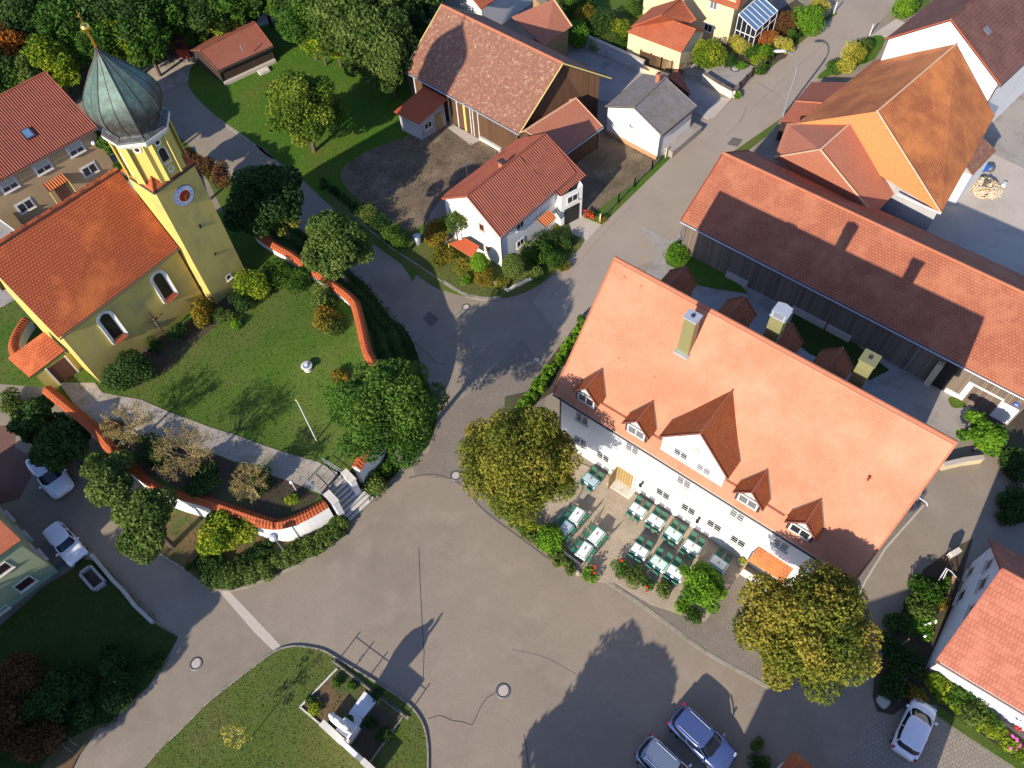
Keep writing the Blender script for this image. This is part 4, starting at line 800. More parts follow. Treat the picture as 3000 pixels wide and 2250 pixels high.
# low block wall in front of it
q = [T('X2', 480-1*0, 1659), T('X2', 660, 1540)]
mb = MB(); a, b = T('A3', 1260, 1225, .5), T('A3', 1500, 1020, .5); t_ = unit((b-a)*V(1, 1, 0)); n_ = V(t_[1], -t_[0], 0)
mb.obox((a+b)/2*V(1, 1, 0)+V(0, 0, .35), t_*np.linalg.norm(b-a)/2, n_*.55, V(0, 0, .35)); tag(mb.build('loading_ramp', 'concrete_grey', None, (a+b)/2*V(1, 1, 0)), 'low grey concrete ramp between the grey roofed outbuilding and the street', 'ramp')
mb = MB(); mb.slab([T('X2', 250, 985, 2.2), T('X2', 480, 1065, 2.2), T('X2', 370, 905, 3.0), T('X2', 345, 930, 3.0)][:0] or [T('X2', 550, 1230, 1.9), T('X2', 480, 1060, 1.9), T('X2', 370, 905, 2.4), T('X2', 240, 985, 2.4)], .08); sh_ = mb.build('roof', 'red_hip_tiles', None, T('X2', 420, 1040)*V(1, 1, 0))
bpy.data.objects.remove(sh_)
sh_ = thing('tool_shed', 'tiny red roofed tool shed tucked behind the grey shingle roof', 'shed', T('X2', 420, 1040)*V(1, 1, 0)); pts = [T('X2', 550, 1225, 2.0), T('X2', 480, 1060, 2.0), T('X2', 375, 900, 2.3), T('X2', 250, 985, 2.3)]
mb = MB(); mb.slab(pts, .08); mb.build('roof', 'red_hip_tiles', sh_); ctr = sum(pts)/4; w4 = [lerp(ctr, q, .85) for q in pts]; mb = MB()
for i in range(4): p, q = w4[i], w4[(i+1) % 4]; mb.face([p*V(1, 1, 0), q*V(1, 1, 0), q-V(0, 0, .1), p-V(0, 0, .1)])
mb.build('wall', 'dark_wood', sh_)
# ================================================================== yellow house, its garage and conservatory
e = V(0, 0, 1)
def poly_roof(par, polys, mat, th=.12, name='roof', ridge='ridge_tile', lines=()):
    mb = MB()
    for i, p in enumerate(polys):
        mt = mat[i] if isinstance(mat, (list, tuple)) else mat; mb.slab(p, th, (mat.index(mt) if isinstance(mat, (list, tuple)) else 0), 0)
    ms = list(mat) if isinstance(mat, (list, tuple)) else [mat]; ms.append(ridge)
    for a, b in lines: mb.tube([a+e*.02, b+e*.02], .09, 6, len(ms)-1)
    return mb.build(name, ms, par)
def walls(par, corners, ztop_, mat, inset=.86, zg=0, name='wall'):
    c = sum(np.array(q)*V(1, 1, 0) for q in corners)/len(corners); w = []
    for q in corners: q = q*V(1, 1, 0); d = q-c; L = np.linalg.norm(d); w.append(c+d*(L-inset)/L)
    mb = MB(); k = len(w)
    for i in range(k): a, b = w[i], w[(i+1) % k]; mb.face([a+e*zg, b+e*zg, b+e*ztop_, a+e*ztop_])
    mb.face([q+e*(ztop_-.01) for q in w]); o = mb.build(name, mat, par); fs = []
    for i in range(k):
        a, b = w[i], w[(i+1) % k]; t = unit(b-a); n = V(t[1], -t[0], 0); n = n if np.dot(n, a-c) > 0 else -n; fs.append(dict(p=a+e*zg, t=t, n=n, L=np.linalg.norm(b-a)))
    return o, fs
yg = thing('garage', 'cream garage with a hipped orange tile roof beside the yellow house', 'garage', T('S', 1930, 130)*V(1, 1, 0))
ge = [T('A3', 925, 255, 2.8), T('A3', 1375, 425, 2.8), T('A3', 1490, 240, 4.0), T('A3', 1190, 130, 4.0)]
k_ = [2*ge[3]-ge[0], 2*ge[2]-ge[1]]
for q in k_: q[2] = 2.8
poly_roof(yg, [[ge[0], ge[1], ge[2], ge[3]], [k_[1], k_[0], ge[3], ge[2]]], 'red_hip_tiles', lines=((ge[3], ge[2]),), ridge='red_hip_tiles')
_, gf_ = walls(yg, [ge[0], ge[1], k_[1], k_[0]], 2.7, 'yellow_plaster', .25)
mb = MB(); a_, b_ = gf_[1]['p'], gf_[1]['p']+gf_[1]['t']*gf_[1]['L']; mb.face([a_+e*2.69, b_+e*2.69, (a_+b_)/2+e*3.8]); mb.build('gable_wall', 'yellow_plaster', yg)
yh = thing('yellow_house', 'tall pale yellow house with an orange tiled side wing', 'house', T('A3', 1500, 100)*V(1, 1, 0))
# main block: corner at the photo's visible vertical edge
cnr = T('A3', 1740, 370); u1_ = unit((ge[0]-ge[1])*V(1, 1, 0)); v1_ = V(-u1_[1], u1_[0], 0); v1_ = v1_ if v1_[1] > 0 else -v1_; u1_ = u1_*V(1, 1, 0); u1_ = unit(u1_)
zt = ztop(cnr, 'A3', 1805, 42); W4 = [cnr, cnr+u1_*10, cnr+u1_*10+v1_*8, cnr+v1_*8]
_, yf = walls(yh, W4, zt+.4, 'yellow_plaster', 0)
rr = [W4[0]-u1_*.5-v1_*.5, W4[1]+u1_*.5-v1_*.5, W4[2]+u1_*.5+v1_*.5, W4[3]-u1_*.5+v1_*.5]; rr = [q*V(1, 1, 0)+e*zt for q in rr]; rg0, rg1 = (rr[0]+rr[3])/2+e*2.6+u1_*1, (rr[1]+rr[2])/2+e*2.6-u1_*1
poly_roof(yh, [[rr[1], rr[0], rg0, rg1], [rr[3], rr[2], rg1, rg0], [rr[0], rr[3], rg0], [rr[2], rr[1], rg1]], 'red_hip_tiles', lines=((rg0, rg1),))
yb = dict(o=yh); fr = yf[0]
window(yb, fr, 'A3', 1635, 35, .8, 1.0, surround='white_paint', glass='glass_sky'); window(yb, fr, 'A3', 1590, 225, .9, .8, surround='white_paint')
# side wing
sw = [T('A3', 1010, 200, 3.0), T('A3', 1430, 190, 3.0), T('A3', 1500, 165, 3.0)]
r0_, r1_ = T('A3', 1210, 118, 5.0), T('A3', 1370, -15, 5.0); a_, b_ = T('A3', 1432, 195, 3.2), T('A3', 1497, 160, 3.4); c_ = T('A3', 960, 215, 3.1); d_ = T('A3', 1130, 60, 3.1)
poly_roof(yh, [[a_, b_, r1_, r0_], [d_, c_, r0_, r1_], [c_, a_, r0_]], 'red_hip_tiles', name='wing_roof', lines=((r0_, r1_),), ridge='red_hip_tiles'); walls(yh, [c_, a_, b_, d_], 3.0, 'yellow_plaster', .3, name='wing_wall')
# conservatory
cv = thing('conservatory', 'white framed glass conservatory with a blue glass roof on the yellow house', 'conservatory', T('X2', 1400, 300)*V(1, 1, 0))
A, B, Cc, D = T('X2', 1170, 190, 3.3), T('X2', 1395, 405, 2.4), T('X2', 1675, 145, 2.4), T('X2', 1450, -60, 3.3)
mb = MB(); mb.face([A, B, Cc, D]); g_o = mb.build('glass_roof', 'glass_blue', cv); mb = MB()
for i in range(7): p, q = lerp(B, Cc, i/6), lerp(A, D, i/6); mb.tube([p+e*.02, q+e*.02], .05 if i in (0, 6) else .03, 6)
mb.tube([A+e*.02, D+e*.02], .09, 6); mb.tube([B+e*.02, Cc+e*.02], .06, 6)
for q in (A, B, Cc, D, lerp(A, B, .5), lerp(A, B, .25), lerp(A, B, .75), lerp(B, Cc, .33), lerp(B, Cc, .66)): mb.tube([V(q[0], q[1], .1), q], .045, 6)
for p, q in ((A, B), (B, Cc)): mb.tube([V(p[0], p[1], 1.7), V(q[0], q[1], 1.7)], .05, 6); mb.tube([V(p[0], p[1], .15), V(q[0], q[1], .15)], .06, 6)
mb.build('frame', 'white_paint', cv); mb = MB(); mb.face([V(A[0], A[1], .1), V(B[0], B[1], .1), B-e*.1, A-e*.1]); mb.face([V(B[0], B[1], .1), V(Cc[0], Cc[1], .1), Cc-e*.1, B-e*.1]); mb.build('glass_wall', 'glass', cv)
# white house beyond the timber barn with the small orange wing
pp = T('X1', 575, 262); ww_ = thing('white_villa', 'large white house at the top edge behind the timber barn ridge', 'house', T('X1', 600, 200)*V(1, 1, 0))
nrm = bb['f']; tu = nrm['t']; nu = nrm['n']; base = T('X1', 585, 255, 2.0)*V(1, 1, 0); zt = ztop(base, 'X1', 560, 60)
w4 = [base, base-nu*5, base-nu*5-tu*6, base-tu*6] ; w5 = [base, base+tu*6, base+tu*6-nu*8, base-nu*8]
_, vf = walls(ww_, [base-tu*5.5, base, base-nu*9, base-nu*9-tu*5.5], zt, 'white_plaster', 0)
R4 = [q*V(1, 1, 0) for q in (base-tu*6.1+nu*.6, base+tu*.6+nu*.6, base+tu*.6-nu*9.6, base-tu*6.1-nu*9.6)]; m0, m1 = (R4[0]+R4[1])/2+e*(zt+2.2), (R4[2]+R4[3])/2+e*(zt+2.2)
poly_roof(ww_, [[R4[1]+e*zt, R4[2]+e*zt, m1, m0], [R4[3]+e*zt, R4[0]+e*zt, m0, m1]], 'red_hip_tiles')
a_, b_, c_, d_ = T('X1', 980, 215, 4.4), T('X1', 1750, 340, 3.4), T('X1', 1380, 605, 3.4), T('X1', 820, 330, 4.0)
wg = thing('orange_roof_wing', 'orange tiled shed wing with ochre boarding behind the timber barn', 'shed', T('X1', 1400, 400)*V(1, 1, 0))
p0_, p1_ = T('X1', 1510, -15, 5.2), T('X1', 975, 215, 5.2); p2_, p3_ = T('X1', 1385, 600, 3.2), T('X1', 1752, 340, 3.2)
poly_roof(wg, [[p2_, p3_, p0_, p1_]], 'annex_tiles', lines=((p3_, p0_),), ridge='ridge_pale'); q3, q2 = p3_-unit(p3_-p0_)*0, p2_
mb = MB(); ia, ib = lerp(p2_, p3_, -.3), lerp(p2_, p3_, .93); ia, ib = ia*V(1, 1, 0), ib*V(1, 1, 0); up_ = unit((p0_-p3_)*V(1, 1, 0)); ia, ib = ia+up_*.2, ib+up_*.2
mb.face([ia, ib, ib+e*3.1, ia+e*3.1]); ic = ib+up_*4.5; mb.face([ib, ic, ic+e*4.6, ib+e*3.1]); mb.build('wall', 'oak_wood', wg)
# ================================================================== orange barn complex on the right
hb_ = thing('orange_barn', 'big hipped barn with mottled bright orange tiles beside the street', 'barn', T('A4', 1200, 1000)*V(1, 1, 0))
Rf, Rn, EfL, EnL, EfR, EnR = T('A4', 1662, 358, 9.5), T('A4', 1022, 903, 9.5), T('A4', 1000, 490, 5), T('A4', 370, 1000, 5), T('A4', 1977, 935, 5), T('B4', 1540, 208, 5)
poly_roof(hb_, [[EnL, EfL, Rf, Rn][::1], [EnR, EfR, Rf, Rn], [EnL, EnR, Rn]], ['orange_tiles', 'orange_tiles', 'hip_tiles'], lines=((Rn, Rf), (Rn, EnR)), ridge='ridge_pale')
_, hf_ = walls(hb_, [EnL, EnR, EfR, EfL], 4.85, 'grey_plaster', .45)
gutter(hb_, T('B4', 1185, 52, 4.95), EnR-e*.03, .08, 'gutter_white')
an = thing('hipped_annex', 'lower hipped annex with a pinkish roof in front of the orange barn', 'annex', T('A4', 700, 1300)*V(1, 1, 0))
If, Ib, er, el, el2, er2 = T('A4', 562, 1213, 7.5), T('A4', 872, 938, 7.5), T('A4', 996, 1746, 4), T('A4', 190, 1276, 4), T('A4', 290, 1000, 4.6), T('A4', 1252, 1473, 4)
Lx = T('A4', 130, 1130, 4.2)
poly_roof(an, [[el, el2, Ib, If], [er, er2, Ib, If], [el, er, If]], ['annex_tiles', 'annex_tiles', 'hip_tiles'], lines=((If, Ib), (If, er), (If, el), (Ib, er2)), ridge='ridge_pale'); walls(an, [el, er, er2, el2], 3.9, 'grey_plaster', .4)
lc = thing('tiled_lean_to', 'small weathered tile lean-to on the yard side of the orange barn', 'lean-to', T('A4', 1850, 1250)*V(1, 1, 0))
a_, b_, c_, d_ = T('A4', 1800, 1418, 3.6), T('A4', 1990, 1222, 3.6), T('A4', 1852, 1085, 5.3), T('A4', 1688, 1250, 5.3)
poly_roof(lc, [[a_, b_, c_, d_]], 'old_tiles'); walls(lc, [a_, b_, c_, d_], 3.4, 'white_plaster', .3)
# white gable with brown roof
wb = gable('brown_roofed_barn', 'tall white gabled barn with a dark brown roof and red verge', 'barn', T('A4', 2022, 690, 7.5), T('A4', 2700, 50, 7.5), T('A4', 1620, 157, 11), T('A4', 2240, -400, 11), 'white_plaster', 'brown_tiles', .12, .3, fascia='hut_red', ridge='brown_tiles', B0=T('A4', 1085, 318, 7.5), B1=T('A4', 1720, -200, 7.5), gut='gutter_brown', side='lead_dark')
mb = MB(); sn = unit(np.cross(wb['E1']-wb['E0'], wb['R0']-wb['E0'])); P = hit('A4', 1915, 250, wb['E0'], sn if sn[2] > 0 else -sn); mb.obox(P+e*.06, wb['f']['t']*.3, unit(wb['R0']-wb['E0'])*.35, sn*.04); mb.build('skylight', 'glass_sky', wb['o'])
bo = gable('far_outbuilding', 'dark roofed outbuilding in the top right corner of the yard', 'outbuilding', T('S', 3020, 90, 3.5), T('S', 3200, -60, 3.5), T('S', 2985, -10, 5), T('S', 3120, -130, 5), 'white_plaster', 'brown_tiles', .2, .3)
# low red shed roofs by the street lamp
ls = thing('street_side_shed', 'low double pitched red shed beside the curved street lamp', 'shed', T('A4', 450, 800)*V(1, 1, 0))
s = [T('A4', 492, 664, 2.3), T('A4', 800, 668, 2.3), T('A4', 650, 840, 2.9), T('A4', 358, 820, 2.9), T('A4', 600, 870, 2.9), T('A4', 480, 990, 2.2), T('A4', 235, 985, 2.2)]
poly_roof(ls, [[s[0], s[1], s[2], s[3]], [s[6], s[5], s[2], s[3]]], 'shed_tiles', lines=((s[3], s[2]),), ridge='ridge_tile', th=.08); walls(ls, [s[0], s[1], s[5], s[6]], 2.1, 'dark_wood', .2)
# ================================================================== white house bottom right, blue of shade put into its walls
o_, u_, v_ = frame(22.8, 10.41, -39.52)
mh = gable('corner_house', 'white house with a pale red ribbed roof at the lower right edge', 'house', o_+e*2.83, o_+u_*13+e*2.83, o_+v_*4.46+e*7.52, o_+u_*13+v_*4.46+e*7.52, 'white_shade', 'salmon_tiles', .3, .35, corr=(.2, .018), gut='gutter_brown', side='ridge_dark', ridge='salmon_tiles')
fL = mh['l']
for x, y, w, h in ((1240, 650, .9, .8), (1165, 880, .95, .9), (1030, 1200, .9, .8), (1010, 740, .8, 1.0), (900, 1030, .9, 1.1)): window(mh, fL, 'X6', x, y, w, h, cols=1, glass='glass_brown', frame='white_paint')
a, b = at(fL, 'X6', 1215, 480), at(fL, 'X6', 770, 1560); mb = MB(); mb.obox((a+b)/2+fL['n']*.04, (b-a)/2, fL['n']*.04, V(0, 0, .08)); mb.build('string_course', 'white_shade', mh['o'])
# small roof at the bottom edge
nb_ = thing('bay_roofed_house', 'house corner with a small orange ribbed roof at the bottom edge', 'house', T('D4', 400, 1900)*V(1, 1, 0))
a_, b_, c_, d_ = T('D4', 345, 1522, 3.0), T('D4', 560, 1700, 3.0), T('D4', 400, 1900, 4.2), T('D4', 150, 1760, 4.2)
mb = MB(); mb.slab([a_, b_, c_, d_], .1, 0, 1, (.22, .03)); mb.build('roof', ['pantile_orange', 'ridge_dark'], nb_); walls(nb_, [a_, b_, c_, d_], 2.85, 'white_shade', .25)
# ================================================================== green house on the left
ghc, ghn, ghs = T('Y3', 720, 930), T('Y3', 0, 110), T('Y3', 0, 1470); ug = unit(ghs-ghc); vg = unit(ghn-ghc); zt = 5.6
gh = thing('green_house', 'pale green rendered house with dark windows at the left edge', 'house', ghc)
w4 = [ghc, ghc+ug*10, ghc+ug*10+vg*9, ghc+vg*9]; _, gfs = walls(gh, w4, zt, 'green_plaster', 0); gb = dict(o=gh)
mb = MB(); mb.obox(ghc+ug*5+e*.35+gfs[0]['n']*.02, ug*5, gfs[0]['n']*.03, e*.35); mb.build('plinth', 'green_plinth', gh)
for x, y, w, h in ((300, 1075, 1.15, .95), (20, 900, 1.0, .9), (10, 1400, .9, .5)): window(gb, gfs[0], 'Y3', x, y, w, h, cols=1, glass='glass_brown')
for x, y in ((280, 470), (460, 700), (60, 230)): window(gb, gfs[3], 'Y3', x, y, 1.1, .9, cols=2)
r4 = [w4[0]-ug*.5-vg*.1, w4[1]+ug*.5, w4[2]+ug*.5+vg*.5, w4[3]-ug*.5+vg*.5]; r4 = [lerp(ghc+ug*1.9, q, 1)+e*0 for q in r4]
q0, q1 = ghc+ug*1.6+vg*.2+e*zt, ghc+ug*10.5+vg*.2+e*zt
s0_ = ghc+vg*.0+ug*.0; rdg0, rdg1 = ghc+ug*0+vg*4.5+e*8.4, ghc+ug*10+vg*4.5+e*8.4
poly_roof(gh, [[w4[0]-ug*.3-vg*.4+e*(zt-.1), w4[1]+ug*.3-vg*.4+e*(zt-.1), rdg1+ug*.3, rdg0-ug*.3], [w4[2]+ug*.3+vg*.4+e*(zt-.1), w4[3]-ug*.3+vg*.4+e*(zt-.1), rdg0-ug*.3, rdg1+ug*.3]], 'red_hip_tiles')
mb = MB(); mb.face([w4[0]+e*(zt-.1), w4[3]+e*(zt-.1), rdg0-e*.15]); mb.build('gable_wall', 'green_plaster', gh)
# ================================================================== parsonage
c42, s42 = math.cos(math.radians(41.73)), math.sin(math.radians(41.73)); o_ = V(-44.82, 47.5, 0); u_ = V(c42, s42, 0); v_ = V(-s42, c42, 0)
ps = gable('parsonage', 'ochre two storey parsonage with a ribbed red roof left of the steeple', 'house', o_+e*6.65, T('S', 284, 373, 6.65), o_+v_*7+e*8.52, T('S', 134, 211, 8.52), 'parsonage_plaster', 'pantile', .25, .4, zg=1.2, back=.3, corr=(.21, .035), gut='gutter_brown', side='ridge_dark', ridge='pantile')
pf = ps['f']
for x, y, gl in ((920, 360, 'glass'), (520, 580, 'glass'), (110, 800, 'glass'), (1090, 610, 'glass'), (310, 1050, 'glass')):
    w_ = window(ps, pf, 'X7', x, y, 1.3, .95, surround='white_paint', glass=gl, fw=.09)
    if y in (360, 580, 800):
        P = at(pf, 'X7', x, y); mb = MB(); mb.obox(P+e*.22+pf['n']*.05, pf['t']*.56, pf['n']*.02, e*.22); mb.build('blind', 'galv', w_)
P = at(pf, 'X7', 760, 880); mb = MB(); mb.obox(V(P[0], P[1], 2.4)+pf['n']*.04, pf['t']*.5, pf['n']*.04, e*1.1); mb.build('door', 'door_wood', ps['o'])
pc, cc = canopy(ps['o'], pf, 'X7', [(500, 762), (730, 635), (832, 742), (600, 880)], 4.3, 3.85, 'pantile_orange', (.2, .035), 'door_canopy')
for q in cc[2:]: mb = MB(); mb.tube([V(q[0], q[1], 0), q-e*.08], .05, 6); mb.build('post', 'beam_yellow', pc)
P = at(pf, 'X7', 1125, 275); mb = MB(); mb.ball(P+pf['n']*.15, .22); mb.build('wall_lamp', 'white_paint', ps['o'])
sn = unit(np.cross(ps['E1']-ps['E0'], ps['R0']-ps['E0'])); P = hit('X7', 345, 180, ps['E0'], sn); mb = MB(); up2 = unit(ps['R0']-ps['E0']); mb.obox(P+sn*.08, pf['t']*.38, up2*.55, sn*.07); mb.obox(P+sn*.155, pf['t']*.28, up2*.43, sn*.01, 1); mb.build('skylight', ['lead_dark', 'glass_blue'], ps['o'])
zone('courtyard', [V(-50, 40, 0), V(-38.5, 40.5, 0), V(-27, 51.5, 0), V(-30, 60.5, 0), V(-36, 60, 0), V(-50, 50, 0)], 1.22, 'concrete_grey', 1.2)
# small flat roofed porch beside it
mb = MB(); q = [T('X7', -40, 1190, 3.8), T('X7', 200, 1365, 3.8), T('X7', -40, 1510, 3.8)]; mb.prism([q[0][:2], q[1][:2], q[2][:2]], 0, 3.8); mb.tube([q[0]+e*.05, q[1]+e*.05, q[2]+e*.05], .07, 6, 1)
tag(mb.build('side_building', ['concrete_grey', 'gutter_white'], None, q[1]*V(1, 1, 0)), 'flat brown roofed building corner with pale edging below the parsonage', 'building')
# ================================================================== wooden shed and red booth
ws = gable('wooden_shed', 'dark wooden shed with a red tiled roof by the gravel drive', 'shed', T('A1', 1762, 570, 1.9), T('A2', 275, 370, 1.9), T('A1', 1612, 408, 3.0), T('A1', 2067, 180, 3.0), 'dark_wood', 'shed_tiles', .2, .25, gut='lead_dark', ridge='shed_tiles')
mb = MB(); P = T('A1', 1960, 400, 2.95); mb.tube([P-e*.3, P+e*.5], .05, 6); mb.build('flue', 'galv', ws['o'])
a, b = ws['f']['p'], ws['f']['p']+ws['f']['t']*ws['f']['L']; mb = MB(); mb.obox((a+b)/2+ws['f']['n']*.2+e*.2, (b-a)/2, ws['f']['n']*.18, e*.2); mb.build('stone_base', 'concrete', ws['o'])
mb = MB(); c_ = T('A2', 205, 590); mb.box(c_, ws['f']['t'], 1.1, .7, .35); tag(mb.build('planter_box', 'pale_stone', None, c_), 'low stone planter in front of the dark wooden shed', 'planter')
rb_ = thing('red_booth', 'small open red wooden booth at the edge of the wood', 'booth', T('A1', 1440, 340)*V(1, 1, 0)); p = [T('A1', 1375, 250, 2.3), T('A1', 1480, 240, 2.3), T('A1', 1495, 330, 2.1), T('A1', 1382, 330, 2.1)]
mb = MB(); mb.slab([p[3], p[2], p[1], p[0]], .08); mb.build('roof', 'shed_tiles', rb_); walls(rb_, p, 1.0, 'red_wood', .12)
mb = MB()
for q in p: q = lerp(sum(p)/4, q, .85); mb.tube([V(q[0], q[1], 0), q], .05, 5)
mb.build('post', 'red_wood', rb_)
mb = MB()
for i in range(3): mb.ball(T('A1', 1410+i*30, 352-6*i, .95)+e*.2, .13)
mb.build('white_pot', 'white_paint', rb_)
# ================================================================== church
ZH = 3.3
ch = thing('church', 'ochre village church with a square clock tower and a green copper onion dome', 'church', V(-27, 40, ZH))
o_, u_, v_ = frame(-30.8, 34.5, 47.11); NL, NW = 10.6, 6.65
E0, E1 = T('S', 172, 991, 9.1), T('S', 523, 725, 9.1); RL0 = T('S', 0, 711, 14.73); RL1 = T('S', 344, 495, 14.73)
ud = unit((RL1-RL0)*V(1, 1, 0)); R0 = RL1-ud*np.linalg.norm((E1-E0)[:2]); R0[2] = 14.73; R1 = RL1
B0, B1 = R0*2-E0, R1*2-E1; B0[2] = B1[2] = 9.1
mb = MB(); mb.slab([E0, E1, R1, R0], .16, 0, 1); mb.slab([B1, B0, R0, R1], .16, 0, 1); mb.tube([R0+e*.03, R1+e*.03], .13, 8, 0)
for i in range(int(np.linalg.norm(R1-R0)/.9)):
    q = lerp(R0, R1, (i+.5)*.9/np.linalg.norm(R1-R0)); mb.lathe([(.06, q[2]), (.06, q[2]+.2), (.01, q[2]+.24)], q, 6)
for k in range(2): pass
mb.build('roof', ['church_tiles', 'lead_dark'], ch)
nv = unit((E0-R0)*V(1, 1, 0)); nu2 = unit((E1-E0)*V(1, 1, 0))
F0, F1 = (E0-nv*.22+nu2*.22), (E1-nv*.22-nu2*.1); K0, K1 = B0+nv*.22+nu2*.22, B1+nv*.22-nu2*.1; dn = e*.2
gz = lambda q: V(q[0], q[1], 0)
mb = MB(); mb.face([gz(F0), gz(F1), F1-dn, F0-dn]); mb.face([gz(K1), gz(K0), K0-dn, K1-dn]); mb.face([gz(K0), gz(F0), F0-dn, R0+nu2*.22-e*.18, K0-dn]); mb.face([gz(F1), gz(K1), K1-dn, R1-nu2*.1-e*.18, F1-dn])
mb.build('nave_wall', 'church_plaster', ch)
cf = dict(p=gz(F0)+e*ZH, t=nu2, n=V(nu2[1], -nu2[0], 0), L=np.linalg.norm((F1-F0)[:2]))
mb = MB(); mb.tube([E0+nv*.05-e*.1, E1+nv*.05-e*.1], .06, 6); mb.build('gutter', 'gutter_brown', ch)
for x0, y0, x1, y1 in ((845, 1000, 950, 1240), (1265, 680, 1370, 900)):
    a, b = hit('B1', x0, y0, cf['p'], cf['n']), hit('B1', x1, y1, cf['p'], cf['n']); c_ = (a+b)/2
    arch_window(ch, c_+e*.05, cf['t'], cf['n'], .78, a[2]-b[2]-.35, .24, dep=.16)
# wooden crucifix on the nave wall
a = hit('B1', 1190, 1005, cf['p'], cf['n']); b = hit('B1', 1325, 1195, cf['p'], cf['n']); x0, x1 = hit('B1', 1160, 1125, cf['p'], cf['n']), hit('B1', 1305, 1005, cf['p'], cf['n'])
cr = thing('crucifix', 'dark wooden crucifix leaning on the church wall between the two arched windows', 'crucifix', V(b[0], b[1], ZH)+cf['n']*.4)
mb = MB(); bt = V(b[0], b[1], ZH)+cf['n']*.45; tp = a+cf['n']*.25; mb.tube([bt, tp], .06, 6); xm = (x0+x1)/2+cf['n']*.3; xm = lerp(bt, tp, .72); hw = np.linalg.norm(x1-x0)/2; mb.tube([xm-cf['t']*hw, xm+cf['t']*hw], .05, 6); mb.build('cross', 'door_wood', cr)
mb = MB(); q = lerp(bt, tp, .66)+cf['n']*.1; mb.tube([q-e*.75, q-e*.3, q, q+e*.2], [.05, .08, .11, .05], 6); mb.ball(q+e*.32, .09); mb.tube([q+e*.1, q+cf['t']*.5+e*.35], .035, 5); mb.tube([q+e*.1, q-cf['t']*.5+e*.35], .035, 5); mb.build('figure', 'bark', cr)
# porch
pt_ = [T('Y2', 118, 825, 5.5), T('Y2', 710, 400, 6.7), T('Y2', 1052, 700, 5.8), T('Y2', 480, 1140, 5.4)]
mb = MB(); mb.slab([pt_[3], pt_[2], pt_[1], pt_[0]], .12, 0, 1); po = mb.build('porch_roof', ['church_tiles', 'lead_dark'], ch)
d0, d1 = T('Y2', 970, 1248, ZH), T('Y2', 1265, 1040, ZH); pd = unit(d1-d0); pn = V(pd[1], -pd[0], 0)
L0, L1 = d0-pd*.75, d1+pd*.5; mb = MB(); hgt_ = 3.2; mb.face([L0, L1, L1*V(1, 1, 0)+e*5.35, L0*V(1, 1, 0)+e*5.15]); bk = -pn*1.6; mb.face([L0+bk, L0, L0*V(1, 1, 0)+e*5.15, (L0+bk)*V(1, 1, 0)+e*5.2]); mb.build('porch_wall', 'church_plaster', po)
mb = MB(); mb.obox((d0+d1)/2+e*.95+pn*.03, (d1-d0)/2, pn*.03, e*.95); do = mb.build('door', 'door_wood', po)
mb = MB()
for q in (d0, d1): mb.obox(q+e*.98+pn*.05, pd*.06, pn*.06, e*.98)
mb.build('door_frame', 'church_trim', do)
# tower
tc = [T('S', 450, 564, 14.84), T('S', 573, 474, 14.84), None, T('S', 356, 503, 14.84)]; tc[2] = tc[1]+tc[3]-tc[0]; cen = sum(tc)/4
tu_ = unit((tc[1]-tc[0])*V(1, 1, 0)); tn = V(tu_[1], -tu_[0], 0); tv = -tn
tw = [lerp(cen, q, .925) for q in tc]
mb = MB()
for i in range(4):
    a, b = tw[i], tw[(i+1) % 4]; ab, bb_ = lerp(cen, a, 1.03), lerp(cen, b, 1.03); mb.face([gz(ab), gz(bb_), b-e*.12, a-e*.12])
mb.build('tower_wall', 'church_plaster', ch)
mb = MB(); apx = cen*V(1, 1, 0)+e*16.8
for i in range(4): mb.slab([tc[i], tc[(i+1) % 4], apx], .1, 0, 1); mb.tube([tc[i]+e*.02, apx], .08, 6, 0)
for i in range(4): mb.tube([tc[i]-e*.12, tc[(i+1) % 4]-e*.12], .07, 6, 1)
mb.build('tower_roof', ['cap_tiles', 'lead_dark'], ch)
AX = T('S', 464, 488, 14.84); AX[2] = 0; yaw = math.atan2(tu_[1], tu_[0])
RO = 1.79; rot = yaw+math.pi/8
mb = MB(); mb.lathe([(RO*1.02, 14.95), (RO, 18.1)], AX, 8, 0, rot, False)
for k in range(8):
    a = rot+k*math.pi/4; d_ = V(math.cos(a), math.sin(a), 0)
    for sg in (-1, 1):
        t_ = V(-d_[1], d_[0], 0); am = a+sg*math.pi/8; nf = V(math.cos(am), math.sin(am), 0); tf = V(-nf[1], nf[0], 0)*(-sg)
        q = AX+d_*RO+tf*.17; mb.obox(V(q[0], q[1], 16.55)+nf*.03, tf*.15, nf*.035, e*1.52)
oc = mb.build('octagon', 'octagon_plaster', ch)
apo = RO*math.cos(math.pi/8)
for k in range(8):
    a = yaw+k*math.pi/4; n_ = V(math.cos(a), math.sin(a), 0); t_ = V(-n_[1], n_[0], 0); P = AX+n_*apo
    if k % 2 == 0:
        arch_window(oc, P+e*16.6, t_, n_, .5, 1.1, .09, sill=None, dep=.05)
        for z in (17.62, 15.5):
            mb = MB(); ringm(mb, P+n_*.01+e*z, n_, .15, .25, .03, .05, 20); ro_ = mb.build('oval_window', 'church_trim', oc); mb = MB(); disc(mb, P+e*z, n_, .16, .02); mb.build('pane', 'glass_brown', ro_)
    else:
        mb = MB(); ringm(mb, P+n_*.01+e*17.62, n_, .15, .25, .03, .05, 20); ro_ = mb.build('oval_window', 'church_trim', oc); mb = MB(); disc(mb, P+e*17.62, n_, .16, .02); mb.build('pane', 'glass_brown', ro_)
mb = MB(); mb.lathe([(RO*1.01, 17.7), (RO*1.09, 17.85), (RO*1.19, 18.1), (RO*1.21, 18.32)], AX, 8, 0, rot, False); mb.build('cornice', 'church_trim', ch)
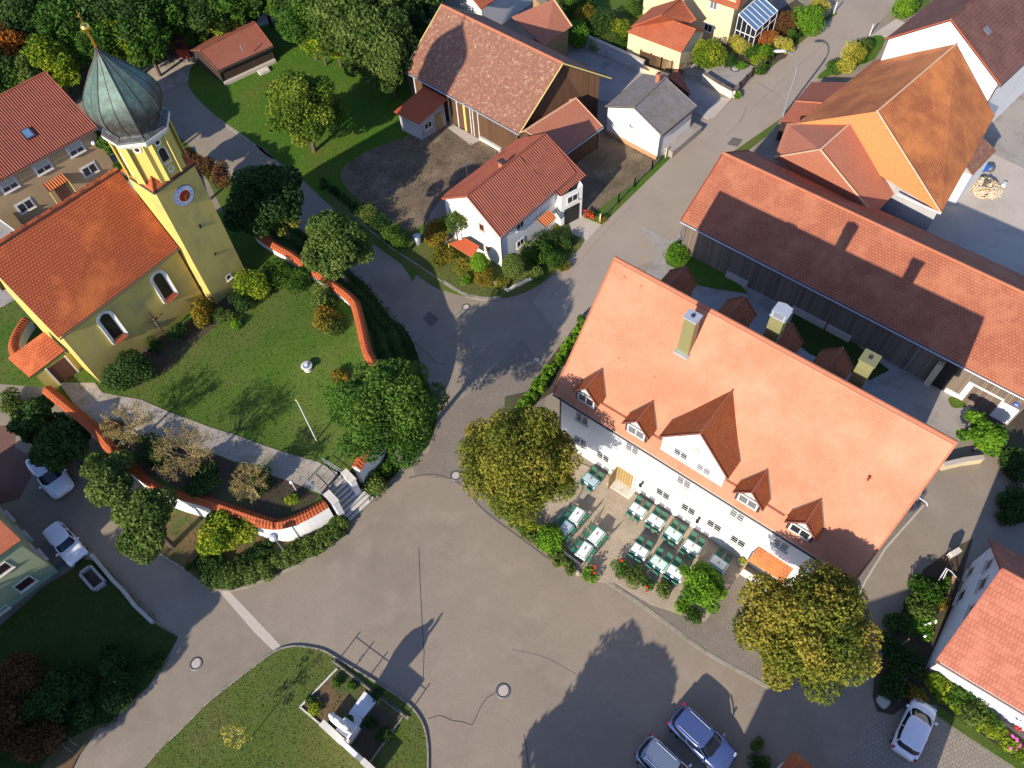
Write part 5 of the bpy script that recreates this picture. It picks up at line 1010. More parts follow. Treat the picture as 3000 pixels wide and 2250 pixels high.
prof = [(RO*1.19, 17.25), (RO*1.17, 17.36), (RO*.98, 17.55), (RO*1.03, 17.8), (RO*1.16, 18.25), (RO*1.24, 18.75), (RO*1.245, 19.2), (RO*1.17, 19.75), (RO*1.0, 20.3), (RO*.78, 20.85), (RO*.54, 21.35), (RO*.33, 21.8), (RO*.17, 22.2), (.1, 22.5), (.06, 22.75)]
prof = [(r, 18.3+(z-17.25)*.965) for r, z in prof]
P3 = spline([V(r, z, 0) for r, z in prof], 4); mb = MB(); mb.lathe([(q[0], q[1]) for q in P3], AX, 8, 0, rot, False)
for k in range(8):  # standing seams: hips and one in the middle of every gore
    a = rot+k*math.pi/4; mb.tube([AX+V(math.cos(a), math.sin(a), 0)*(q[0]+.01)+e*q[1] for q in P3[6:]], .035, 5, 1)
    a += math.pi/8; mb.tube([AX+V(math.cos(a), math.sin(a), 0)*(q[0]*math.cos(math.pi/8)+.005)+e*q[1] for q in P3[6:]], .024, 5, 1)
mb.build('onion_dome', ['copper', 'lead_dark'], ch)
mb = MB(); mb.lathe([(.13, 23.2), (.09, 23.6), (.05, 24.5)], AX, 8); mb.ball(AX+e*24.75, .27, 0, 16); mb.tube([AX+e*25.0, AX+e*25.8], .03, 5); mb.tube([AX+e*25.5-t_*.25, AX+e*25.5+t_*.25], .03, 5); mb.build('finial', 'gold', ch)
# clock
tf_ = dict(p=gz(tw[0]), t=tu_, n=tn); P = hit('B1', 1487, 60, tw[0], tn)+tn*.06
ck = MB(); disc(ck, P, tn, .72, .05, 40, 0); ringm(ck, P, tn, .735, .755, .07, .05, 40, 2); disc(ck, P+tn*.05, tn, .41, .02, 32, 1); cko = ck.build('clock', ['clock_white', 'clock_red', 'blue_sign'], ch)
for i, s_ in enumerate(['XII', 'I', 'II', 'III', 'IIII', 'V', 'VI', 'VII', 'VIII', 'IX', 'X', 'XI']):
    a = math.pi/2-i*math.pi/6; rd = tu_*math.cos(a)+e*math.sin(a); tg = tu_*math.sin(a)-e*math.cos(a); text(s_, P+rd*.57+tn*.055, tg, tn, .145, 'blue_sign', cko, 'numeral', .006)
mb = MB()
for a, l in ((-1.75, .5), (-.1, .36)): rd = tu_*math.cos(a)+e*math.sin(a); tg = tu_*math.sin(a)-e*math.cos(a); mb.obox(P+rd*(l*.5-.06)+tn*.09, rd*l/2, tg*.028, tn*.008)
mb.build('clock_hand', 'gold', cko)
for x, y, w, h in ((1618, 310, .14, .3), (1740, 535, .12, .22)):
    q = hit('B1', x, y, tw[0], tn); mb = MB(); mb.obox(q+tn*.05, tu_*w/2, tn*.03, e*h/2); mb.build('slit_window', 'black_iron', ch)
q = hit('B1', 1850, 722, tw[0], tn); window(dict(o=ch), dict(p=q, t=tu_, n=tn), 'B1', 1850, 722, .5, .45, cols=1, frame='church_trim', s=0, z=q[2])
# ================================================================== churchyard plateau and its wall
def TC(t, *pts): return [T(t, a, b, z) for a, b, z in pts]
W1 = TC('C1', (360, 95, 4.2), (540, 245, 4.1), (700, 372, 4.0), (790, 462, 3.9), (870, 560, 3.8), (980, 665, 3.65), (1100, 762, 3.5), (1210, 845, 3.35), (1340, 910, 3.2), (1500, 962, 3.1), (1700, 1022, 3.0), (1900, 1092, 2.9), (2100, 1160, 2.8), (2212, 1192, 2.75))+TC('C2', (130, 1170, 2.7), (280, 1196, 2.65), (420, 1168, 2.6), (560, 1105, 2.6), (700, 1022, 2.6))
W2 = TC('C2', (945, 745, 2.8), (1005, 630, 3.1), (1100, 480, 3.5), (1140, 200, 4.0))+TC('B2', *[(x, y, 4.35) for x, y in ((1095, 1450), (1040, 1330), (1010, 1215), (985, 1100), (955, 980), (925, 910), (845, 835), (715, 745), (600, 660), (500, 590), (400, 520), (310, 470), (200, 400), (130, 340))])+TC('B1', (2080, 290, 4.3), (1950, 200, 4.3), (1850, 130, 4.3))
plateau = [q*V(1, 1, 0) for q in W1]+[T('C2', 640, 940, 1.7), T('C2', 790, 760, 1.7)]+[q*V(1, 1, 0) for q in W2]+[V(-26.5, 50.5, 0), V(-39, 41, 0), V(-38, 34, 0), T('Y2', 640, 1290, ZH)]
drape('churchyard_lawn', plateau, 0, 'grass')
# shaded embankment between the lane and the foot of the wall
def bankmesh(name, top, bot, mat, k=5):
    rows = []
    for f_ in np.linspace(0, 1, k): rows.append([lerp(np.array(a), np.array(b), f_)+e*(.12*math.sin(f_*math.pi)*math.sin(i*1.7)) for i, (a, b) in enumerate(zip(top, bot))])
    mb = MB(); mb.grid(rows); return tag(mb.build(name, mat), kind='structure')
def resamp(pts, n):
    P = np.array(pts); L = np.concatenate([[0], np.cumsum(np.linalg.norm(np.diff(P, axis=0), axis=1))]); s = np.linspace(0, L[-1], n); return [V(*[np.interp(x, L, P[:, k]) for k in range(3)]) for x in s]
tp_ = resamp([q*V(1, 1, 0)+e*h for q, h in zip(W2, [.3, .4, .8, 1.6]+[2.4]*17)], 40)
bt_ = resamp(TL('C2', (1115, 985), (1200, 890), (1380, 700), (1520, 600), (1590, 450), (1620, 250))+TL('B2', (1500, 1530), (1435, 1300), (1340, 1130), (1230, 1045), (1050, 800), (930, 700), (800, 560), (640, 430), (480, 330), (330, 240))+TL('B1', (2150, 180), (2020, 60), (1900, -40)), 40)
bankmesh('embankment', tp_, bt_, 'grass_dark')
def cwall(path, name, label, thick=.46, capw=.76, zb=0.0, smooth=3):
    S_ = spline(path, smooth); P = [q*V(1, 1, 0) for q in S_]; Zc = [q[2] for q in S_]; th_ = thing(name, label, 'wall', P[len(P)//2]); lw = []
    mb = MB(); cp = MB(); n = len(P); N_ = []
    for i in range(n): d = unit(P[min(i+1, n-1)]-P[max(i-1, 0)]); N_.append(V(-d[1], d[0], 0))
    L = [0]
    for i in range(1, n): L.append(L[-1]+np.linalg.norm(P[i]-P[i-1]))
    for i in range(n-1):
        a, b, na, nb2, za, zb_ = P[i], P[i+1], N_[i], N_[i+1], Zc[i], Zc[i+1]
        for s in (-1, 1): mb.face([a+na*s*thick/2+e*zb, b+nb2*s*thick/2+e*zb, b+nb2*s*thick/2+e*(zb_-.2), a+na*s*thick/2+e*(za-.2)])
        for s in (-1, 1):
            q = [a+na*s*capw/2+e*(za-.24), b+nb2*s*capw/2+e*(zb_-.24), b+e*(zb_+.06), a+e*(za+.06)]
            cp.face(q, 0, [(L[i], 0), (L[i+1], 0), (L[i+1], .55), (L[i], .55)])
            cp.face([a+na*s*thick/2+e*(za-.26), b+nb2*s*thick/2+e*(zb_-.26), q[1], q[0]], 1)
    for i in (0, n-1): z_ = Zc[i]; s = N_[i]*thick/2; mb.face([P[i]-s+e*zb, P[i]+s+e*zb, P[i]+s+e*(z_-.2), P[i]-s+e*(z_-.2)]); s = N_[i]*capw/2; cp.face([P[i]-s+e*(z_-.24), P[i]+s+e*(z_-.24), P[i]+e*(z_+.06)], 1)
    k = int(L[-1]/.22)
    for j in range(k):
        s = (j+.5)*.22; i = max(0, min(n-2, int(np.searchsorted(L, s))-1)); f_ = (s-L[i])/(L[i+1]-L[i]+1e-9); c_, nn = lerp(P[i], P[i+1], f_), unit(lerp(N_[i], N_[i+1], f_)); z_ = lerp(Zc[i], Zc[i+1], f_)
        cp.tube([c_+nn*capw/2+e*(z_-.22), c_+e*(z_+.08), c_-nn*capw/2+e*(z_-.22)], .028, 4, 0, False)
    mb.build('wall_face', 'white_plaster', th_); cp.build('tile_cap', ['cap_tiles', 'white_plaster'], th_); return th_
cwall(W1, 'churchyard_wall', 'white curved churchyard wall with a red tile cap left of the stairs')
cwall(W2, 'churchyard_wall', 'white churchyard wall with an orange tile cap running from the stairs up along the lane')
cwall(TL('Y2', (240, 760), (190, 620), (210, 480), (300, 300), (400, 160), z=4.5), 'churchyard_wall', 'short curved ochre wall with an orange cap behind the church porch')
# stairs
s0, s1 = T('C2', 872, 1208), T('C2', 1100, 995); t0, t1 = T('C2', 585, 862, 1.7), T('C2', 718, 742, 1.7)
st = thing('stone_steps', 'flight of stone steps through the churchyard wall up to the path', 'steps', (s0+s1)/2); mb = MB(); ns = 11; ZS = 1.7
for i in range(ns):
    f0, f1 = i/ns*.95, 1.0; z = (i+1)/ns*ZS; a, b, c_, d_ = lerp(s0, t0, f0), lerp(s1, t1, f0), lerp(s1, t1, f1), lerp(s0, t0, f1); mb.prism([a[:2], b[:2], c_[:2], d_[:2]], z-ZS/ns, z-.012, 1, 1); ex_ = (s0-t0)*V(1, 1, 0)*.012; mb.prism([(a+ex_)[:2], (b+ex_)[:2], lerp(b, c_, .055)[:2], lerp(a, d_, .055)[:2]], z-.02, z, 0, 0)
mb.build('steps', ['pale_stone', 'granite'], st)
for (x, y, w, l) in ((745, 985, .32, .55), (885, 810, .32, .6)):
    c_ = T('C2', x, y, 2.6); pr_ = thing('gate_pier', 'white plastered gate pier with a stone cap %s the steps' % ('left of' if x < 800 else 'right of'), 'gate pier', c_*V(1, 1, 0)); dr = unit((s0-t0)*V(1, 1, 0)); mb = MB(); mb.box(c_[:2], dr, 1.0, .4, 2.45, 0, 0); mb.build('shaft', 'white_plaster', pr_); mb = MB(); mb.box(c_[:2], dr, 1.1, .5, .12, 0, 2.45); mb.build('cap', 'pale_stone', pr_)
for (a, b, side) in ((('C2', 550, 880, 1.7), ('C2', 690, 990, 1.7), 'left'), (('C2', 700, 722, 1.7), ('C2', 850, 815, 1.7), 'right')):
    p, q = T(*a), T(*b); mb = MB(); 
    for z in (.95, .5): mb.tube([p+e*z, q+e*z], .022, 5)
    for f_ in (0, .33, .66, 1): s = lerp(p, q, f_); mb.tube([s, s+e*.95], .02, 5)
    tag(mb.build('hand_rail', 'galv', None, p), 'thin metal railing on the %s side of the churchyard steps' % side, 'railing')
# path
pth = TL('C1', (480, 60), (770, 60), (830, 140), (1150, 200), (1400, 310), (1700, 420), (1960, 500), (2212, 600), z=ZC)+TL('C2', (0, 500), (360, 620), (640, 700), (800, 790), (660, 960), (420, 860), (200, 790), (0, 740), z=ZC)+TL('C1', (2150, 740), (1900, 700), (1650, 600), (1350, 560), (1100, 480), (800, 400), (600, 230), z=ZC)
drape('path', pth, .03, 'gravel')
drape('flower_bed', TL('C1', (900, 500), (1350, 570), (1650, 610), (1900, 710), (2150, 745), z=ZC)+TL('C2', (200, 790), (420, 860), (640, 980), (560, 1080), (280, 1170), (0, 1100), z=ZC)+TL('C1', (1900, 1060), (1500, 930), (1200, 800), (1000, 640), z=ZC), .02, 'soil')
drape('flower_bed', TL('B1', (1745, 930), (1500, 1090), (1320, 1190), (1050, 1350), (820, 1500), (900, 1620), (1150, 1600), (1400, 1440), (1700, 1150), (2100, 900), (2212, 780), (2000, 750), z=ZC), .015, 'soil')
# round bird bath, flag pole, small lamp
c_ = T('O', 666, 798, ZC); ZC_ = c_[2]; bbp = thing('bird_bath', 'round blue and white basin on the churchyard lawn', 'bird bath', c_); mb = MB(); mb.lathe([(.3, ZC_), (.25, ZC_+.35), (.42, ZC_+.5), (.40, ZC_+.52), (.1, ZC_+.46)], c_, 20); mb.build('basin', 'pale_stone', bbp); mb = MB(); mb.lathe([(.05, ZC_+.5), (.3, ZC_+.49)], c_, 16); mb.box(c_[:2], tu_, .2, .25, .16, 1, ZC_+.5); mb.build('water', ['glass_blue', 'white_paint'], bbp)
fb = T('C2', 628, 525, ZC); zt = ztop(fb, 'C2', 465, 205); fp_ = thing('flag_pole', 'slim white flag pole standing on the churchyard lawn beside the path', 'flag pole', fb); mb = MB(); mb.tube([fb, V(fb[0], fb[1], zt)], [.055, .035], 8); mb.build('pole', 'white_paint', fp_); mb = MB(); mb.ball(V(fb[0], fb[1], zt+.05), .08); mb.build('knob', 'gold', fp_)
fb = T('C2', 470, 940, ZC); zt = ztop(fb, 'C2', 430, 870); lp = thing('path_lamp', 'short white path lamp in the planting left of the steps', 'lamp', fb); mb = MB(); mb.tube([fb, V(fb[0], fb[1], zt)], .04, 6); mb.build('pole', 'white_paint', lp); mb = MB(); mb.lathe([(.05, zt-.05), (.14, zt+.1), (.12, zt+.22), (.03, zt+.28)], fb, 10); mb.build('lamp_head', 'white_paint', lp)
# traffic mirror below the wall
fb = T('S', 839, 1624, .1); zt = ztop(fb, 'S', 801, 1577); mr = thing('street_globe_lamp', 'globe lamp on a thin pole in front of the white churchyard wall', 'street lamp', fb); mb = MB(); mb.tube([fb, V(fb[0], fb[1], zt)], .035, 6); mb.build('pole', 'galv', mr); mb = MB(); mb.ball(V(fb[0], fb[1], zt+.1), .3, 0, 18); mb.lathe([(.0, zt+.42), (.2, zt+.36)], fb, 12); mb.build('globe', 'zinc', mr)
# curved street lamp
fb = T('S', 2294, 340); h = 5.04; lt_ = thing('street_lamp', 'tall curved grey street lamp leaning over the road on the right', 'street lamp', fb); hd = T('A4', 232, 410, 6.9); tpz = V(fb[0], fb[1], h); dirx = unit((hd-tpz)*V(1, 1, 0)); Lh = np.linalg.norm((hd-tpz)[:2])
mb = MB(); mb.tube(spline([fb, fb+e*2.5, tpz, tpz+dirx*Lh*.18+e*.95, tpz+dirx*Lh*.5+e*1.55, tpz+dirx*Lh*.88+e*1.8], 5), [.09]*11+[.055]*15, 8); mb.build('pole', 'galv', lt_)
mb = MB(); q = tpz+dirx*Lh+e*1.82; sdn = V(-dirx[1], dirx[0], 0); mb.grid([[q+dirx*x+sdn*w*math.cos(a)+e*hh*math.sin(a) for a in [2*math.pi*k/10 for k in range(10)]] for x, w, hh in ((-.55, .03, .03), (-.4, .13, .07), (0, .2, .1), (.35, .17, .08), (.5, .03, .02))], 0, True, None, True); mb.build('lamp_head', 'white_paint', lt_)
# ================================================================== war memorial
mz = .1
mem = thing('war_memorial', 'pale stone war memorial with a relief figure on its pillar and a long low wall', 'memorial', T('X4', 500, 1100, mz)*V(1, 1, 0)+e*mz)
sq = [T('D2', 800, 860), T('D2', 1330, 1250), T('D2', 1050, 1640), T('D2', 500, 1170)]; mu = unit(sq[1]-sq[0]); mv = unit(sq[0]-sq[3])
zone('memorial_bed', sq, mz+.012, 'leaf_litter', .02)
zone('memorial_path', TL('X4', (770, 500), (960, 650), (740, 920), (560, 790), z=mz), mz+.1, 'marble', .1); zone('memorial_path', TL('X4', (560, 790), (740, 930), (560, 1300), (400, 1200), z=mz), mz+.16, 'marble', .16)
zone('memorial_bed', TL('X4', (760, 930), (960, 700), (1250, 900), (1100, 1150), (850, 1560), (560, 1300), z=mz), mz+.02, 'soil', .01)
wa, wb_ = V(-10.99, 8.54, 2.7), V(-9.91, 7.59, 2.74); md = unit((wb_-wa)*V(1, 1, 0)); mn = V(md[1], -md[0], 0)
mb = MB(); c_ = (wa+wb_)/2; mb.box((c_+mn*.0)[:2], md, np.linalg.norm((wb_-wa)[:2]), .26, 2.62, 0, mz); mb.build('name_slab', 'marble', mem)
mb = MB(); mb.box((wb_+md*.55)[:2], md, 1.1, .34, 1.0, 0, mz); mb.build('low_wall', 'pale_stone', mem); mb = MB(); mb.box((wa-md*1.0)[:2], md, 1.7, .4, 1.0, 0, mz); mb.build('low_wall', 'pale_stone', mem)
sp = V(-10.8, 9.46, 0)-mu*0; pl_ = sp+V(-.15, -.1, 0); mb = MB(); mb.box(pl_[:2], mu, 1.15, .95, .5, 0, mz); mb.box(pl_[:2], mu, .95, .75, .3, 0, .6)
secs = [(.9, .42, .22), (1.5, .42, .22), (2.0, .5, .22), (2.55, .66, .24), (3.05, .7, .24), (3.35, .58, .2), (3.55, .34, .16), (3.7, .16, .12)]
mb.grid([[V(pl_[0], pl_[1], z)+mu*w*math.cos(a)*(1+.08*math.sin(3*a+z*2))+mv*d*math.sin(a) for a in [2*math.pi*k/16 for k in range(16)]] for z, w, d in secs], 0, True, None, True)
mb.ball(V(pl_[0], pl_[1], 3.82)+mu*.1, .17); mb.tube([V(pl_[0], pl_[1], 3.2)+mu*.42, V(pl_[0], pl_[1], 3.9)+mu*.42, V(pl_[0], pl_[1], 4.3)+mu*.36], [.1, .08, .05], 6); mb.tube([V(pl_[0], pl_[1], 3.2)-mu*.4, V(pl_[0], pl_[1], 3.0)-mu*.5+mv*.2], [.1, .07], 6)
mb.build('statue', 'marble', mem)
# memorial fence towards the street
fa, fb_ = T('X4', 330, 60, mz), T('X4', 1400, 880, mz)
fn = thing('iron_fence', 'low black iron fence between the memorial and the square', 'fence', (fa+fb_)/2); mb = MB(); fl = np.linalg.norm(fb_-fa)
fu = unit(fb_-fa)
for z in (.15, .85): mb.tube([fa+e*z, fb_+e*z], .02, 5)
mb.build('rail', 'black_iron', fn)
for i in range(6): s = lerp(fa, fb_, i/5); mb = MB(); mb.tube([s, s+e*1.05], .035, 6); mb.build('post', 'black_iron', fn)
mb = MB()
for i in (.2, .5, .8):
    c_ = lerp(fa, fb_, i)
    for k in range(10): a0, a1 = k/10*5.5, (k+1)/10*5.5; r0, r1 = .05+.018*a0, .05+.018*a1; mb.tube([c_+fu*r0*math.cos(a0)+e*(.5+r0*math.sin(a0)), c_+fu*r1*math.cos(a1)+e*(.5+r1*math.sin(a1))], .014, 4)
mb.build('scroll', 'black_iron', fn)
strip('kerb', [fa-fu*.2, fb_+fu*.2], .18, .1, .2, 'kerbstone')
strip('kerb', [sq[3], sq[0]], .1, .08, .2, 'pale_stone'); strip('kerb', [sq[2], sq[1]], .1, .08, .2, 'kerbstone'); strip('kerb', [sq[3], sq[2]], .1, .08, .2, 'pale_stone')
# ================================================================== camera and light
cam = bpy.data.cameras.new('Camera'); co = bpy.data.objects.new('Camera', cam); C.objects.link(co); bpy.context.scene.camera = co
cam.sensor_width = 36; cam.lens = FOC/3000*36; cam.clip_end = 6000; cam.clip_start = .5
X_, Y_, Z_ = RM[:, 0], -RM[:, 1], -RM[:, 2]
co.matrix_world = Matrix(((X_[0], Y_[0], Z_[0], 0), (X_[1], Y_[1], Z_[1], 0), (X_[2], Y_[2], Z_[2], HCAM), (0, 0, 0, 1)))
EL, AZ = math.radians(26.5), math.radians(52.5)
sun = bpy.data.lights.new('Sun', 'SUN'); so = bpy.data.objects.new('Sun', sun); C.objects.link(so); sun.energy = 4.8; sun.angle = math.radians(.55); sun.color = (1, .89, .735)
dv = V(math.cos(AZ)*math.cos(EL), math.sin(AZ)*math.cos(EL), -math.sin(EL)); zz = -dv; xx = unit(np.cross(V(0, 0, 1), zz)); yy = np.cross(zz, xx)
so.matrix_world = Matrix(((xx[0], yy[0], zz[0], -60), (xx[1], yy[1], zz[1], -60), (xx[2], yy[2], zz[2], 60), (0, 0, 0, 1)))
w = bpy.data.worlds.new('World'); bpy.context.scene.world = w; w.use_nodes = True; nt = w.node_tree; sk = nt.nodes.new('ShaderNodeTexSky'); sk.sky_type = 'NISHITA'; sk.sun_disc = False
sk.sun_elevation = EL; sk.sun_rotation = math.atan2(-math.cos(AZ), -math.sin(AZ)) % (2*math.pi); sk.air_density = 1.0; sk.dust_density = .6
tn_ = nt.nodes.new('ShaderNodeMix'); tn_.data_type = 'RGBA'; tn_.blend_type = 'MULTIPLY'; tn_.inputs[0].default_value = 1; tn_.inputs[7].default_value = (.80, .90, 1.2, 1)
nt.links.new(sk.outputs[0], tn_.inputs[6]); nt.links.new(tn_.outputs[2], nt.nodes['Background'].inputs[0]); nt.nodes['Background'].inputs[1].default_value = .125
vs = bpy.context.scene.view_settings; vs.view_transform = 'Standard'; vs.look = 'None'; vs.exposure = .68; vs.gamma = 1
# ================================================================== trees and shrubs
def treeO(name, label, x, y, r, zc, mat, t='O', H=.9, **k):
    c = T(t, x, y, zc); R = 1.13*r*TILES[t][2]/pxm(c); k.setdefault('zg', 0.0); return tree(name, label, t, x, y, zc, R, mat, H=R*H, **k)
def bushO(name, label, x, y, r, mat, t='O', hf=1.1, z=.05, **k):
    c = T(t, x, y, z+.5); R = 1.08*r*TILES[t][2]/pxm(c); k.setdefault('n', int(2400*max(.25, min(4, R*R)))); return bush(name, label, t, x, y, R, mat, h=R*hf, z=z, **k)
treeO('beech_tree', 'broad golden green tree at the left corner of the inn terrace', 1128, 1000, 131, 7.2, 'leaf_gold', n=70000, leaf=.085, seed=11, m=78, H=1.4, trunk=.22, rs=(.22, .36))
treeO('maple_tree', 'broad golden green tree in front of the right end of the inn', 1750, 1356, 136, 8.0, 'leaf_gold', n=64000, leaf=.085, seed=15, m=70, H=1.35, trunk=.22, rs=(.2, .36))
treeO('linden_tree', 'large dark green tree standing right of the churchyard steps', 832, 893, 120, 6.8, 'leaf_green', n=52000, leaf=.09, seed=13, m=56, H=1.25, zg=.1, rs=(.22, .36))
treeO('linden_tree', 'olive green tree leaning over the orange capped wall beside the lane', 722, 530, 80, 7.2, 'leaf_olive', n=26000, leaf=.11, seed=14, m=36, H=1.15, zg=ZC, rs=(.22, .36))
treeO('linden_tree', 'shaded dark tree right of the steeple in the churchyard', 565, 425, 82, 6.8, 'leaf_dark', n=22000, leaf=.13, seed=15, m=26, zg=ZC)  # tower shade is also put into the dark leaf colour
treeO('sunlit_foliage', 'sunlit part of the shaded tree beyond the steeple, added as a yellow green tree', 606, 472, 34, 5.4, 'leaf_gold', n=2600, leaf=.13, seed=16, zg=ZC, m=9)  # sunlight on the hanging foliage is put into gold leaves of a separate tree
treeO('lawn_tree', 'round yellow green tree alone on the bright lawn', 652, 240, 80, 4.6, 'leaf_lawn', n=40000, leaf=.115, seed=17, m=52, H=1.5, rs=(.24, .38))
treeO('maple_tree', 'dark green tree beside the parked white car at the left', 238, 1035, 62, 4.6, 'leaf_olive', n=15000, leaf=.10, seed=18, m=18, zg=0)
treeO('maple_tree', 'rounded dark green tree in front of the curved white wall', 312, 1120, 70, 4.6, 'leaf_olive', n=20000, leaf=.10, seed=19, m=22, zg=.1)
treeO('young_maple_tree', 'small lime green tree at the foot of the curved white wall', 492, 1152, 58, 2.0, 'leaf_lime', n=15000, leaf=.085, seed=20, m=18, zg=.1, trunk=.09, H=1.0)
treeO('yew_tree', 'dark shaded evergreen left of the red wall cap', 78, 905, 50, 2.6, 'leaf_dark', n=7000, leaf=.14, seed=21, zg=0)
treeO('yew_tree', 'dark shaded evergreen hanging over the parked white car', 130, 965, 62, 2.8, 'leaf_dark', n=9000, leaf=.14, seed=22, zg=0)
treeO('small_tree', 'small bright green tree on the corner behind the inn', 2112, 905, 22, 2.2, 'leaf_spring', n=1500, leaf=.12, seed=23, m=7, trunk=.06)
treeO('small_tree', 'leafy green tree beside the right gable of the inn', 2128, 945, 44, 1.8, 'leaf_spring', n=4200, leaf=.13, seed=24, m=12, trunk=.08)
treeO('bamboo_shrub', 'feathery tall green shrub at the street end of the terrace', 1512, 1268, 56, 1.5, 'leaf_spring', n=11000, leaf=.085, seed=25, m=20, trunk=.05, H=1.0, rs=(.25, .42), cat='shrub')
# bare reddish ornamental trees on the bed inside the wall
def twig_tree(label, x, y, r, seed, dens=1.0, zb=ZC):
    g = np.random.default_rng(seed); c = T('O', x, y, zb+2.7); R = 1.1*r*1.356/pxm(c); b = V(c[0], c[1], float(zp(c[0], c[1]))); th = thing('bare_tree', label, 'tree', b, 'bare branched trees in the churchyard bed'); mb = MB(); mb.tube([b, b+e*1.5], [.11, .08], 6); ends = []
    def grow(p, d, L, rad, lv):
        q = p+d*L*.5+g.normal(size=3)*L*.06; q2 = q+unit(d+g.normal(size=3)*.25)*L*.5; mb.tube([p, q, q2], [rad, rad*.8, rad*.55], 4, 0, False); ends.append(q2)
        if lv == 0: return
        for _ in range(4 if lv > 1 else 3): grow(q2 if g.random() < .6 else q, unit(d+g.normal(size=3)*.62+V(0, 0, .1)), L*g.uniform(.55, .75), rad*.55, lv-1)
    for i in range(int(8*dens)): a = i*6.28/int(8*dens)+g.uniform(-.3, .3); grow(b+e*1.5, unit(V(math.cos(a), math.sin(a), g.uniform(.45, 1.2))), R*.46, .04, 3)
    mb.build('trunk', 'twig', th); leaves('crown', 'leaf_twig', [(tuple(q), .14) for q in ends], int(3000*dens), .042, th, seed=seed); return th
twig_tree('bare straw coloured tree nearest the church porch path', 268, 905, 60, 31); twig_tree('largest bare straw coloured tree in the middle of the bed', 398, 968, 78, 32, 1.25); twig_tree('smallest bare tree of the bed near the steps', 532, 1032, 46, 33, .8)
